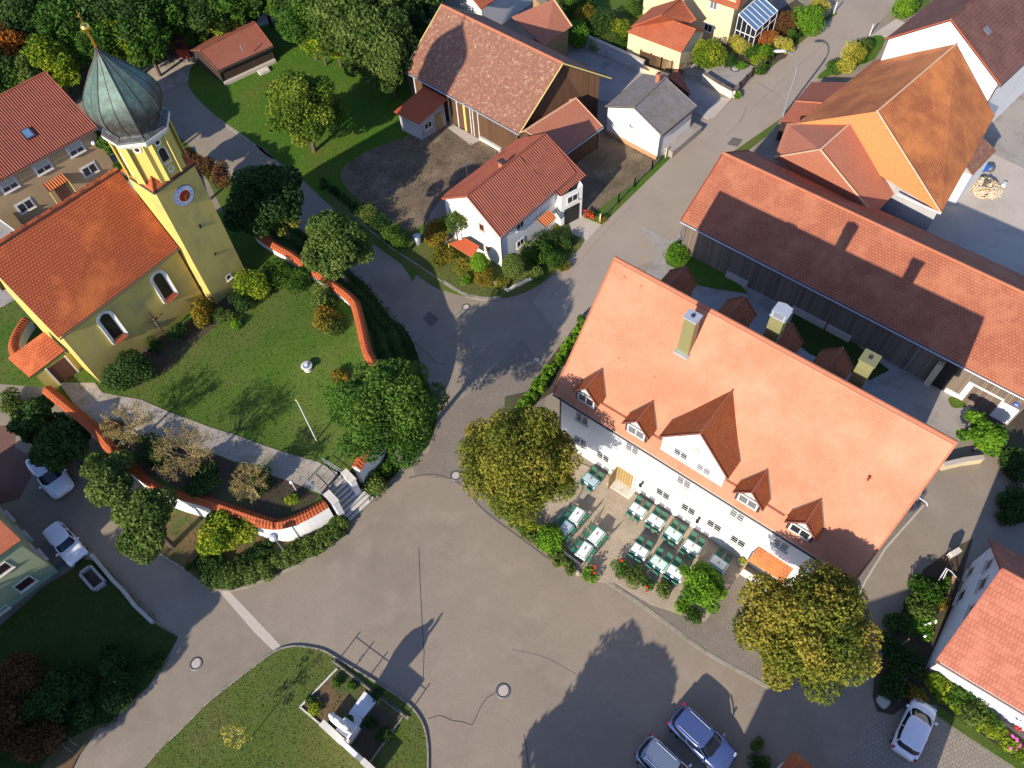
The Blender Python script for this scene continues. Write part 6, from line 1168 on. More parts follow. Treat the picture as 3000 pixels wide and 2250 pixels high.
# shrubs: (x, y, radius px, material, height factor, ground, name, label)
SH = [(268, 800, 50, 'leaf_dark', 1.3, ZC, 'juniper_bush', 'dark spiky juniper at the foot of the nave wall'), (330, 745, 20, 'leaf_dark', 1.0, ZC, 'juniper_bush', 'low dark bush under the crucifix on the church wall'), (380, 722, 24, 'leaf_dark', 1.0, ZC, 'garden_bush', 'dark rounded bush right of the crucifix'),
 (440, 672, 34, 'leaf_autumn', 1.1, ZC, 'rose_bush', 'reddish bush at the lit corner of the nave'), (485, 680, 24, 'leaf_olive', 1.1, ZC, 'garden_bush', 'small green bush on the lawn side of the tower foot'), (525, 650, 26, 'leaf_dark', 1.1, ZC, 'garden_bush', 'dark bush in front of the square tower window'),
 (548, 608, 38, 'leaf_lime', 1.3, ZC, 'garden_bush', 'pale green bush at the right foot of the steeple'), (600, 590, 32, 'leaf_green', 1.2, ZC, 'garden_bush', 'green bush between the steeple and the lane wall'), (505, 700, 14, 'leaf_spring', 1.0, ZC, 'garden_bush', 'tiny bright bush at the lawn edge below the tower'),
 (640, 605, 30, 'leaf_green', 1.1, ZC, 'garden_bush', 'green bush against the inner side of the lane wall'), (690, 640, 30, 'leaf_olive', 1.1, ZC, 'garden_bush', 'loose olive bush inside the wall below the leaning tree'), (705, 690, 30, 'leaf_autumn', 1.0, ZC, 'rose_bush', 'reddish rose bush inside the wall bend'), (722, 712, 24, 'leaf_olive', .9, ZC, 'garden_bush', 'grey green bush at the lawn edge near the wall bend'),
 (735, 815, 22, 'leaf_autumn', .9, ZC, 'garden_bush', 'brownish bush left of the dark green tree by the steps'), (632, 1078, 15, 'leaf_lime', 1.2, ZC, 'box_ball', 'small yellow green box ball left of the steps'), (560, 1040, 34, 'leaf_dark', .9, ZC, 'garden_bush', 'dark low bush behind the end of the tiled wall'), (440, 1030, 40, 'leaf_dark', .8, ZC, 'garden_bush', 'dark planting below the largest bare tree'), (330, 975, 40, 'leaf_dark', .8, ZC, 'garden_bush', 'dark planting between the bare trees'), (240, 925, 26, 'leaf_brown', .8, ZC, 'garden_bush', 'brownish bush beside the red wall cap'),
 (560, 1213, 16, 'leaf_spring', 1.0, .1, 'garden_bush', 'mint green bush in the hedge below the globe lamp'), (810, 1045, 30, 'leaf_olive', .8, .1, 'garden_bush', 'low bush between the large tree and the kerb'), (825, 1010, 22, 'leaf_spring', .8, .1, 'garden_bush', 'bright low bush under the large tree by the steps'), (455, 372, 14, 'leaf_lime', 1.4, 0, 'garden_bush', 'small lone sunlit bush at the lane beyond the steeple'), (20, 870, 30, 'leaf_olive', 1.0, 0, 'garden_bush', 'green bush at the left edge below the porch'),
 # white house garden
 (800, 452, 26, 'leaf_olive', 1.3, .08, 'garden_bush', 'pale bush at the far left end of the garden hedge'), (820, 475, 22, 'leaf_dark', 1.2, .08, 'garden_bush', 'dark bush second in the garden hedge row'), (842, 498, 22, 'leaf_green', 1.2, .08, 'garden_bush', 'green bush in the middle of the garden hedge row'), (862, 520, 20, 'leaf_green', 1.2, .08, 'garden_bush', 'bright edged bush near the blue drum'), (940, 505, 30, 'leaf_autumn', 1.3, .08, 'garden_bush', 'tall russet bush left of the white gable'), (965, 545, 30, 'leaf_autumn', .9, .08, 'flower_bush', 'yellow and red flower clump below the terrace canopy'), (1000, 575, 26, 'leaf_gold', .8, .08, 'flower_bush', 'golden perennials in the middle of the corner garden'), (1050, 598, 26, 'leaf_autumn', .8, .08, 'flower_bush', 'orange perennials beside the topiary balls'), (1085, 612, 18, 'leaf_gold', .8, .08, 'flower_bush', 'yellow perennials by the white kerb wall'), (1005, 605, 16, 'leaf_spring', .8, .08, 'garden_bush', 'bright green plant at the verge of the corner garden'),
 (1160, 545, 30, 'leaf_green', 1.2, .08, 'garden_bush', 'lush green bush right of the larger topiary ball'), (1180, 515, 26, 'leaf_dark', 1.2, .08, 'garden_bush', 'dark bush below the small door canopy'), (1200, 560, 24, 'leaf_green', 1.1, .08, 'garden_bush', 'green bush at the street side of the corner garden'), (1225, 520, 22, 'leaf_dark', 1.0, .08, 'garden_bush', 'dark bush near the garage drive'), (1215, 572, 16, 'leaf_autumn', .8, .08, 'flower_bush', 'reddish low plants at the street edge of the garden'), (1150, 590, 22, 'leaf_olive', .8, .08, 'garden_bush', 'olive low plants along the garden kerb'), (1135, 500, 22, 'leaf_olive', 1.3, .08, 'garden_bush', 'climbing green plant on the side wall of the white house'),
 (1272, 462, 13, 'leaf_red', .9, .1, 'flower_bush', 'red and orange flower cluster by the first fence post'), (1298, 470, 12, 'leaf_autumn', .8, .1, 'flower_bush', 'rusty flower cluster at the foot of the fence'),
 # terrace planting
 (1345, 1225, 22, 'leaf_green', 1.1, .08, 'potted_oleander', 'dark green oleander at the left of the terrace planting'), (1372, 1245, 26, 'leaf_olive', .9, .08, 'garden_bush', 'grey green bush in the terrace planting'), (1402, 1262, 16, 'leaf_green', 1.1, .08, 'potted_oleander', 'green oleander with red blossoms in the terrace planting'), (1432, 1275, 22, 'leaf_olive', .9, .08, 'garden_bush', 'dark bush between the oleander and the bamboo'), (1500, 1325, 22, 'leaf_green', .8, .08, 'garden_bush', 'low green foot of the bamboo near the pavement'), (1475, 1305, 20, 'leaf_spring', .8, .08, 'garden_bush', 'bright plant with yellow flowers in front of the bamboo'), (1270, 1242, 20, 'leaf_spring', 1.1, .08, 'potted_oleander', 'light green potted oleander at the terrace entrance'),
 (1180, 1165, 38, 'leaf_spring', .9, .05, 'hedge_bush', 'bright lime hedge end below the golden tree'), (1150, 1140, 24, 'leaf_lime', .8, .05, 'hedge_bush', 'lime hedge piece under the golden tree'), (1205, 1200, 20, 'leaf_olive', .8, .05, 'hedge_bush', 'brownish hedge end by the terrace railing'),
 (1462, 551, 26, 'leaf_spring', .9, .06, 'round_bush', 'sunlit round lime bush at the corner of the long barn'),
 # lower right gardens
 (2005, 1265, 38, 'leaf_green', 1.0, .02, 'garden_bush', 'dark green bush by the white garden gate'), (1985, 1310, 34, 'leaf_olive', 1.0, .02, 'garden_bush', 'shaded olive bush along the lane garden'), (2040, 1262, 22, 'leaf_green', 1.0, .02, 'garden_bush', 'bush inside the white gate frame'), (2030, 1300, 18, 'leaf_autumn', .9, .02, 'garden_bush', 'pale brown bush beside the sandstone edging'), (1992, 1345, 28, 'leaf_spring', .9, .02, 'flower_bush', 'bright green bush dotted with white flowers'), (2005, 1370, 20, 'leaf_spring', .8, .02, 'garden_bush', 'small bright bush below the white flowered one'), (1945, 1345, 30, 'leaf_dark', .9, .02, 'garden_bush', 'dark shaded bush left of the white flowered one'), (1925, 1400, 30, 'leaf_dark', .9, .02, 'garden_bush', 'dark shaded bush along the fence of the lane garden'), (1960, 1430, 36, 'leaf_dark', .9, .02, 'garden_bush', 'dark bush behind the boulder'), (1935, 1475, 34, 'leaf_dark', .9, .02, 'garden_bush', 'dark shaded bush right beside the boulder'), (1980, 1500, 26, 'leaf_autumn', .9, .02, 'garden_bush', 'brownish bush in front of the white hatchback'),
 (2030, 1480, 32, 'leaf_lime', 1.0, .02, 'garden_bush', 'sunlit bush at the corner of the pale red roofed house'), (2075, 1510, 30, 'leaf_green', .9, .02, 'garden_bush', 'green bush second along the white front wall'), (2110, 1540, 34, 'leaf_olive', .9, .02, 'garden_bush', 'olive bush in the middle of the front bed'), (2140, 1565, 28, 'leaf_green', .9, .02, 'garden_bush', 'green bush nearest the pink flowers'), (2100, 1490, 18, 'leaf_red', .9, .02, 'flower_bush', 'orange flowered bush against the white wall'), (2165, 1590, 20, 'leaf_yellow', .7, .02, 'flower_bush', 'pale yellow flowers at the hedge edge'),
 (2190, 1000, 40, 'leaf_dark', .9, .02, 'garden_bush', 'shaded dark bush at the right edge behind the lane'), (2200, 1090, 40, 'leaf_dark', .8, .02, 'garden_bush', 'dark planting in the shaded right garden'), (2170, 1120, 20, 'leaf_dark', .8, .02, 'garden_bush', 'small dark bush in the shaded right garden'), (1635, 1608, 18, 'leaf_olive', 1.4, 0, 'potted_bush', 'round clipped bush beside the blue grey car'), (1640, 1650, 24, 'leaf_dark', 1.2, 0, 'potted_bush', 'dark round bush at the bottom edge beside the cars'),
 # top right gardens
 (1530, 118, 36, 'leaf_lime', 1.2, .08, 'garden_bush', 'spreading sunlit shrub between the cream garage and yellow house'), (1500, 95, 20, 'leaf_olive', 1.2, .08, 'garden_bush', 'small shrub at the side of the cream garage'), (1578, 130, 18, 'leaf_dark', 1.0, .08, 'garden_bush', 'dark shaded shrub on the edge of the patio'), (1600, 95, 26, 'leaf_yellow', 1.1, .08, 'garden_bush', 'yellow shrub below the conservatory'), (1625, 110, 20, 'leaf_green', 1.2, .08, 'garden_bush', 'dark green column shrub in the yellow house garden'), (1655, 110, 20, 'leaf_spring', 1.4, .08, 'cone_bush', 'bright green cone beside the street hedge'), (1638, 128, 20, 'leaf_lime', .9, .08, 'garden_bush', 'golden low shrub above the patio corner'), (1660, 78, 26, 'leaf_red', 1.2, .08, 'garden_bush', 'red brown shrub right of the conservatory'), (1690, 95, 24, 'leaf_yellow', 1.0, .08, 'garden_bush', 'pale yellow variegated shrub at the street hedge'), (1712, 75, 14, 'leaf_green', 1.4, .08, 'box_ball', 'round dark box ball in the yellow house garden'), (1700, 40, 30, 'leaf_brown', 1.3, .08, 'garden_bush', 'purple brown shrub beyond the conservatory'), (1745, 35, 36, 'leaf_spring', 1.3, .08, 'garden_bush', 'large bright green shrub at the top by the street'), (1770, 10, 24, 'leaf_yellow', 1.0, .08, 'garden_bush', 'pale flowering shrub at the top edge'), (1640, 150, 16, 'leaf_green', .9, .08, 'garden_bush', 'low green shrub at the patio edge'), (1600, 140, 14, 'leaf_spring', .7, .08, 'garden_bush', 'small bright perennials on the patio edge'), (1595, 225-20, 12, 'leaf_spring', .9, .08, 'palm_plant', 'spiky yucca like plant on the patio wall'),
 (1250, 70, 34, 'leaf_spring', 1.4, .07, 'garden_bush', 'bright green tall shrub left of the cream garage garden'), (1265, 30, 30, 'leaf_autumn', 1.6, .07, 'garden_bush', 'russet tipped shrub in the back garden'), (1300, 50, 34, 'leaf_dark', 1.5, .07, 'garden_bush', 'dark shrub in the shade of the back garden'), (1315, 90, 24, 'leaf_olive', 1.2, .07, 'garden_bush', 'olive shrub close to the shaded yard wall'), (1340, 60, 28, 'leaf_lime', 1.6, .07, 'garden_bush', 'light green upright shrub in the back garden'), (1290, 95, 20, 'leaf_spring', 1.1, .07, 'garden_bush', 'small bright shrub behind the shaded yard wall'), (1370, 15, 22, 'leaf_green', 1.2, .07, 'garden_bush', 'green shrub at the top edge left of the yellow house'), (1395, 40, 18, 'leaf_spring', 1.0, .07, 'garden_bush', 'bright shrub beside the small terrace'), (1345, 95, 22, 'leaf_green', 1.0, .07, 'garden_bush', 'green shrub left behind the cream garage'), (1240, 0, 40, 'leaf_green', 1.4, .07, 'garden_bush', 'green shrub at the top edge beyond the orange wing'),
 (1845, 112, 26, 'leaf_yellow', 1.1, .06, 'garden_bush', 'straw coloured grass clump between street and white gable'), (1865, 95, 20, 'leaf_olive', 1.1, .06, 'garden_bush', 'olive clump beside the straw grass'), (1830, 140, 26, 'leaf_yellow', 1.0, .06, 'garden_bush', 'lower straw coloured clump by the shed roofs'), (1805, 145, 22, 'leaf_green', .9, .06, 'garden_bush', 'green bush at the corner of the low shed'), (1855, 128, 14, 'leaf_green', .8, .06, 'garden_bush', 'small dark bush between the straw clumps'), (1960, 10, 30, 'leaf_spring', 1.2, .05, 'garden_bush', 'green bush at the top by the brown roofed barn'), (1745, 140*0+196, 8, 'leaf_green', .8, 0, 'garden_bush', 'tiny weed bush on the low shed edge'),
 # lower left
 (30, 1470, 60, 'leaf_brown', .9, .08, 'garden_bush', 'dark brown shrub at the left edge of the shaded garden'), (20, 1570, 60, 'leaf_brown', .9, .08, 'garden_bush', 'rust brown shrub in the lower left corner'), (75, 1610, 50, 'leaf_brown', .9, .08, 'garden_bush', 'reddish shrub near the bicycle stand'), (90, 1530, 50, 'leaf_dark', .9, .08, 'garden_bush', 'dark green shrub among the brown ones'), (150, 1480, 50, 'leaf_dark', .7, .08, 'garden_bush', 'dark low shrub in the shaded garden'), (330, 1390+40, 26, 'leaf_dark', .6, .08, 'garden_bush', 'low dark shrub at the garden corner by the lane'), (240, 1420, 40, 'leaf_dark', .6, .08, 'garden_bush', 'dark groundcover mound in the shaded garden'), (250, 1500, 40, 'leaf_dark', .7, .08, 'garden_bush', 'dark mound along the lane edge'), (170, 1540, 34, 'leaf_dark', .7, .08, 'garden_bush', 'dark shrub along the lane near the stand'), (230, 1550, 20, 'leaf_dark', .6, .08, 'garden_bush', 'small dark shrub at the lane edge'),
 # memorial
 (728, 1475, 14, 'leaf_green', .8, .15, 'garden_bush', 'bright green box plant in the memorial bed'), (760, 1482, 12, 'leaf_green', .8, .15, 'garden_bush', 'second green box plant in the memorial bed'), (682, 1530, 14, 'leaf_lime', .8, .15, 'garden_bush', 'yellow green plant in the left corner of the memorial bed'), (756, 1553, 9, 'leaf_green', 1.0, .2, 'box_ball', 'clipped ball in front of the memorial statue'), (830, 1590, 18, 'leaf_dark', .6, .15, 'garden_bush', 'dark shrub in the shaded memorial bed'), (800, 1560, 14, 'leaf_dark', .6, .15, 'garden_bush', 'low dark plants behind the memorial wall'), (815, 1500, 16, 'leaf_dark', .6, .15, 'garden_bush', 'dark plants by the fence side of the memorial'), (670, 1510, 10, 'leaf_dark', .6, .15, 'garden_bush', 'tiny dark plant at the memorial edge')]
for i, (x, y, r, m, hf, z, nm, lb) in enumerate(SH): bushO(nm, lb, x, y, r, m, hf=hf, z=z, seed=200+i, leaf=.06 if r < 30 else .08, cat='topiary' if nm == 'box_ball' else 'shrub')
# topiary ball trees
for x, y, r, s, lb, hf in ((1035, 566, 20, 61, 'smaller clipped ball tree in front of the white gable', 1.25), (1109, 574, 27, 62, 'larger clipped ball tree at the corner of the white house', 1.15)):
    c = T('O', x, y, 1.9); R = r*1.356/pxm(c); b = V(c[0], c[1], .08); th = thing('topiary_tree', lb, 'topiary', b); mb = MB(); mb.tube([b, b+e*1.7], .06, 6); mb.build('trunk', 'bark', th); leaves('crown', 'leaf_spring' if s == 61 else 'leaf_olive', [(tuple(c), (R*.9, R*.9, R*hf*.9))], int(9000*R*R), .05, th, seed=s, shell=.9)
# young staked tree on the island
b = T('D1', 2005, 1452, .1); th = thing('young_tree', 'thin young tree with sparse yellow leaves on the grass island', 'tree', b); mb = MB(); tp = b+e*2.9; mb.tube([b, tp], [.035, .015], 6); blb = []
for i in range(10): a = i*2.4; s = b+e*(1.2+.16*i); q = s+V(math.cos(a), math.sin(a), .5)*.45; mb.tube([s, q], [.012, .006], 4); blb.append((tuple(q), .22))
mb.build('trunk', 'bark', th); leaves('crown', 'leaf_yellow', blb, 420, .06, th, seed=63)
# climbing/small fruit tree against the gable
treeO('fruit_tree', 'thin leafed fruit tree leaning on the white gable', 985, 480, 34, 3.0, 'leaf_olive', n=1500, leaf=.08, seed=64, m=14, trunk=.05, zg=.08, rs=(.2, .3))
treeO('fruit_tree', 'russet leafed small tree left of the white gable', 945, 500, 34, 1.8, 'leaf_autumn', n=2600, leaf=.08, seed=65, m=12, trunk=.05, zg=.08)
# hedge below the churchyard wall and along the inn
def hedge(name, label, pts, w, h, mat, seed, n, z=.1, leaf=.08):
    P = spline([q*V(1, 1, 0) for q in pts], 4); g = np.random.default_rng(seed); bl = []
    for i, p in enumerate(P):
        for _ in range(3): o = g.normal(size=2)*w*.22; bl.append(((p[0]+o[0], p[1]+o[1], z+h*.5), (w*g.uniform(.3, .45), w*g.uniform(.3, .45), h*g.uniform(.45, .62))))
    m_ = P[len(P)//2]; return tag(leaves(name, mat, bl, n, leaf, None, V(m_[0], m_[1], z), seed=seed, up=.5), label, 'hedge')
hedge('hedge', 'clipped dark green hedge band along the kerb below the curved white wall', TL('C2', (835, 1225), (770, 1290), (650, 1365), (490, 1450), (330, 1515), (150, 1585), (-40, 1650))+TL('D1', (1900, 140), (1800, 150)), 1.15, .65, 'leaf_olive', 71, 30000)
hedge('hedge', 'darker lower hedge patch behind the kerb hedge at the lane corner', TL('D1', (1750, 160), (1690, 80), (1660, 0))+TL('C2', (-100, 1590), (60, 1520), (240, 1450)), 1.0, .55, 'leaf_dark', 72, 14000)
hedge('hedge', 'narrow green hedge along the left gable of the inn', TL('B3', (570, 1110), (480, 1270), (360, 1450), (230, 1620), (100, 1800), (0, 1950)), .75, .9, 'leaf_spring', 73, 12000, .05)
hedge('hedge', 'overgrown hedge rim between the golden tree and the square', TL('C3', (-40, 1130), (60, 1240), (180, 1340), (300, 1420), (400, 1500), (470, 1580)), .6, .6, 'leaf_olive', 74, 7000, .02)
hedge('hedge', 'low flowering hedge edge of the front bed at the lower right house', TL('D4', (1530, 1080), (1700, 1190), (1850, 1300), (2000, 1420), (2150, 1530), (2260, 1600)), .7, .6, 'leaf_lime', 75, 7000, .02)
hedge('hedge', 'thin hedge between the yellow house garden and the street', TL('X2', (1440, 920), (1560, 800), (1700, 680), (1850, 560), (2000, 440), (2150, 350)), .5, .7, 'leaf_dark', 76, 3000, .02)
hedge('ivy_bank', 'dark shaded ivy bank along the lane below the lawn', TL('O', (700, 400), (740, 430), (790, 470), (850, 520)), .8, .4, 'leaf_dark', 77, 4000, .05)
# wood behind the village: trees one by one
protos = []
def forest_tree(i, kind, h, R):
    mats = ['leaf_dark', 'leaf_green', 'leaf_olive', 'leaf_orange', 'leaf_lime']; g = np.random.default_rng(900+i); b = V(0, 500+i*30, 0); th = thing('woodland_tree', '', 'tree', b); c = b+e*(h*.52); mb = MB(); mb.tube([b, b+e*h*.5, c], [.22, .16, .06], 6); mb.build('trunk', 'bark', th)
    leaves('crown', mats[kind], crownblobs(c, R, h*.56, g, 44, (.26, .42)), 15000, .135, th, seed=900+i); return th
kinds = [0, 1, 1, 2, 3, 4]
flab = ['dense dark green tree in the wood behind the steeple', 'dark leafy tree in the wood behind the steeple', 'fresh green tree in the wood at the top edge', 'pale olive tree in the wood at the top edge', 'orange autumn tree at the upper left edge', 'yellow green tree at the front of the wood']
protos = [forest_tree(i, k_, 8.5, 3.1) for i, k_ in enumerate(kinds)]
used_p = set()
def place_tree(k, x, y, s, rz, label=None):
    o = protos[k]
    if k in used_p:
        r = o.copy(); C.objects.link(r)
        for c_ in list(o.children): d = c_.copy(); C.objects.link(d); d.parent = r
        o = r
    used_p.add(k); o.location = (x, y, 0); o.rotation_euler = (0, 0, rz); o.scale = (s, s, s*1.0); o['label'] = label or flab[k]; o['group'] = 'trees of the wood kind %s' % 'abcdef'[k]
    return o
g = np.random.default_rng(77)
FT = []  # crown centres on the picture (O) : x, y, kind, scale
for (x, y, k, s) in ((15, 120, 4, 1.0), (-30, 60, 4, 1.0), (60, 60, 0, 1.1), (110, 140, 5, .9), (60, 175, 3, .8), (20, 190, 2, .8), (140, 60, 1, 1.1), (-20, 160, 0, 1), (150, 0, 0, 1.1), (215, 40, 0, 1.1), (220, 100, 1, .9), (265, 90, 5, .85), (290, 30, 0, 1.2), (310, 85, 2, .9), (345, 20, 1, 1.1), (340, 70, 0, .7), (400, 5, 3, 1.0), (430, 15, 0, 1.0), (470, 5, 2, 1.0), (480, 35, 5, .7), (420, 60, 2, .6), (520, -5, 2, .9), (525, 25, 0, .6), (560, -30, 0, 1.0), (640, -20, 0, 1.1),
                     (615, 20, 2, .7), (660, 40, 2, 1.0), (700, 20, 3, 1.1), (745, 45, 3, 1.2), (800, 30, 3, 1.25), (850, 10, 3, 1.1), (790, 85, 3, 1.15), (835, 95, 3, 1.1), (720, 75, 5, .8), (690, 85, 5, .65), (870, 60, 0, .9), (840, 140, 3, .85), (800, 135, 0, .6), (100, -30, 0, 1.2), (200, -40, 1, 1.2), (300, -50, 0, 1.2), (400, -50, 0, 1.2), (500, -50, 1, 1.2), (20, -20, 0, 1.2), (700, -50, 0, 1.2), (800, -50, 2, 1.2), (900, -30, 0, 1.2)):
    zc = 4.6*s; c_ = T('O', x, y, zc); place_tree(k, c_[0], c_[1], s, g.uniform(0, 6.28))
for p_ in protos:
    if p_ not in [protos[k] for k in used_p]: pass
ground_cover('undergrowth', TL('O', (-100, 260), (60, 235), (175, 215), (250, 120), (330, 125), (410, 120), (560, 40), (620, 20), (700, 90), (880, 110), (960, -150), (-150, -150)), 'leaf_dark', 14, .16, 1.0, 5)
ground_cover('undergrowth', TL('O', (120, 180), (190, 150), (250, 140), (330, 132), (420, 118), (420, 95), (250, 110), (120, 150)), 'leaf_olive', 30, .12, .9, 6)
# trees standing outside the picture whose shadows fall on the square and gardens
def offtree(x, y, h, R, seed, label, m='leaf_green', n=7000):
    b = V(x, y, 0); th = thing('street_tree', label, 'tree', b, label.split(' shading')[0]); gg = np.random.default_rng(seed); c_ = b+e*(h-R*.85); mb = MB(); mb.tube([b, c_], [.22, .08], 6); mb.build('trunk', 'bark', th); leaves('crown', m, crownblobs(c_, R, R*.9, gg, 20, (.25, .42)), n, .17, th, seed=seed)
sd2 = V(math.cos(AZ), math.sin(AZ), 0)/math.tan(EL)
def shade_from(t, x, y, h): q = T(t, x, y); return q-sd2*h
for i, (x, y, h, R) in enumerate(((1330, 1520, 9.0, 3.6), (1270, 1600, 8.5, 3.2), (1390, 1470, 8.5, 1.7))):
    q = shade_from('O', x, y, h-R*.8); offtree(q[0], q[1], h, R, 500+i, 'tree below the lower picture edge shading the square')
for i, (x, y, h, R) in enumerate(((60, 1380, 10, 3.6), (180, 1400, 10, 3.4), (270, 1330, 10, 3.4), (330, 1330, 9, 2.6), (200, 1270, 10, 3.2), (30, 1560, 9, 3.4), (140, 1500, 9, 3.2), (90, 1290, 10, 3.4), (250, 1450, 9, 2.6), (80, 1620, 8, 2.6), (388, 1265, 9, 2.3), (402, 1305, 9, 1.8), (340, 1372, 9, 2.2), (272, 1440, 9, 2.2), (205, 1510, 9, 2.1), (130, 1575, 8, 2.0), (335, 1310, 9, 2.4))):
    q = shade_from('O', x, y, h-R*.8); offtree(q[0], q[1], h, R, 520+i, 'garden tree beyond the left edge shading the lower left garden', 'leaf_dark', 5000)
for i, (x, y, h, R) in enumerate(((-30.8, 54.4, 6.2, 1.7), (-32.9, 58.4, 6.4, 1.8), (-28.4, 51.9, 5.6, 1.3))): offtree(x, y, h, R, 560+i, 'courtyard tree hidden behind the steeple')
# neighbouring house below the frame whose roof shades the parking corner
nh = thing('neighbour_house', 'house just below the lower right edge shading the parking place', 'house', V(8, -9, 0)); 
qs = [shade_from('D3', 1560, 900, 7.0), shade_from('D4', 150, 1000, 7.0)]
du = unit((inn['E1']-inn['E0'])*V(1, 1, 0)); pv = V(-du[1], du[0], 0); c0 = qs[0]*V(1, 1, 0)-du*2.5-pv*1
W4 = [c0-du*0-pv*6, c0+du*19-pv*6, c0+du*19+pv*0, c0]; walls(nh, W4, 4.6, 'white_plaster', 0); m0, m1 = (W4[0]+W4[3])/2+e*7.2+du*2.2, (W4[1]+W4[2])/2+e*7.2
poly_roof(nh, [[W4[0]+e*4.6, W4[1]+e*4.6, m1, m0], [W4[2]+e*4.6, W4[3]+e*4.6, m0, m1], [W4[3]+e*4.6, W4[0]+e*4.6, m0]], 'red_hip_tiles')
n2 = thing('courtyard_house', 'house beyond the lower edge shading the lane by the white hatchback', 'house', V(9, -4, 0))
A1_, A2_, A3_ = V(3.3, -3.5, 8.5), V(10.9, 1.3, 8.5), V(15.7, 4.4, 7.0); bk_ = V(.5, -.86, 0)*5
mb = MB(); mb.slab([A1_+bk_-e*3, A2_+bk_-e*3, A2_, A1_], .12); mb.slab([A2_+bk_-e*3, A3_+bk_-e*2, A3_, A2_], .12); mb.build('roof', 'red_hip_tiles', n2)
mb = MB(); gz_ = lambda q: q*V(1, 1, 0)
for a_, b_ in ((A1_, A2_), (A2_, A3_), (A3_, A3_+bk_-e*2), (A1_+bk_-e*3, A1_)): mb.face([gz_(a_), gz_(b_), b_-e*.15, a_-e*.15])
mb.build('wall', 'white_plaster', n2)
hedge('hedge', 'brownish hedge strip at the foot of the steeple beyond the clock', [T('S', 530, 455, 3.3), T('S', 590, 490, 3.0), T('S', 650, 530, 2.8)], 1.5, 1.1, 'leaf_brown', 78, 9000, 2.6)
# grass blades and weeds on the lawns
G_ = [(plateau, 'leaf_green', 34, .05, .06, ZC, 1), (isl+[T('D1', 1000, 1900)], 'leaf_olive', 60, .045, .06, .1, 2), (TL('O', (420, 205), (480, 262), (560, 318), (648, 384), (735, 462), (900, 590), (930, 340), (880, 175), (760, 90), (640, 60), (520, 130)), 'leaf_spring', 20, .055, .06, .085, 3), (TL('X8', (350, 990), (60, 660), (0, 600), (300, 760), (560, 900), (900, 1000), (1150, 1130), (1100, 1190), (850, 1200), (600, 1150)), 'leaf_olive', 60, .045, .07, .09, 4), (bank, 'leaf_autumn', 40, .045, .06, .1, 5),
      (TL('A2', (740, 1640), (900, 1450), (1100, 1250), (1400, 1090), (1900, 1150), (2200, 1200), (2000, 1450), (1600, 1600)), 'leaf_brown', 18, .06, .08, .09, 6), (TL('A3', (700, 1640), (760, 1330), (1020, 1200), (1260, 1290), (1100, 1400)), 'leaf_olive', 30, .06, .08, .09, 7), (TL('D1', (450, 60), (830, 0), (1440, 600), (1000, 1180), (560, 1500), (-100, 1600), (-100, 600)), 'leaf_dark', 26, .06, .1, .085, 8)]
for p_, m_, d_, s_, h_, z_, sd_ in G_: ground_cover('grass_blades', p_, m_, d_, s_, h_, sd_, z_)
for sgm, (a_, b_) in enumerate(((0, 20), (20, 40))): pass
ivy = []
for q, w in zip(tp_, bt_):
    for f_ in (.25, .55, .85): ivy.append((tuple(lerp(q, w, f_)+e*.1), (.55, .55, .22)))
tag(leaves('ground_ivy', 'leaf_dark', ivy, 16000, .07, None, tp_[20], seed=81, up=.8), kind='stuff')
Z('asphalt_patch', 'asphalt_dark', .006, 'A3', [(1790, 1110), (1870, 1130), (1830, 1190), (1740, 1170)], 0, .002)
Z('asphalt_patch', 'asphalt_dark', .0035, 'B2', [(1540, 1000), (1620, 1060), (1560, 1130), (1490, 1060)], 0, .002)
for q_, d_, s_, z_ in ((TL('C2', (1300, 900), (1900, 1000), (2300, 1350), (2212, 1659), (1500, 1659), (1000, 1300)), 1.6, 44, .006), (TL('D3', (700, 130), (1300, 560), (1900, 960), (1700, 1100), (900, 700), (300, 200)), 1.6, 45, .008), (TL('B2', (1000, 700), (1700, 1000), (2100, 1300), (1700, 1659), (1500, 1500)), 1.2, 46, .008), (TL('D3', (1100, 300), (1900, 800), (2300, 1000), (2400, 400), (1800, 100)), 5, 47, .036)):
    ground_cover('fallen_leaves', q_, 'leaf_autumn', d_, .035, .01, s_, z_)
ground_cover('fallen_leaves', TL('O', (380, 760), (560, 640), (700, 700), (720, 860), (640, 960), (480, 900), z=2.6), 'leaf_yellow', 1.6, .035, .07, 48, ZC)
for n_, pts_ in enumerate(([('D3', 0, 700), ('D3', 260, 760), ('D3', 520, 900)], [('B3', 300, 900), ('B3', 700, 420), ('B3', 1000, 120)], [('A4', -200, 1500-400), ('A4', 200, 700), ('A4', 620, 330)])):
    strip('tar_seam', spline([T(*q) for q in pts_], 6), .022, .004, .0075, 'asphalt_dark')
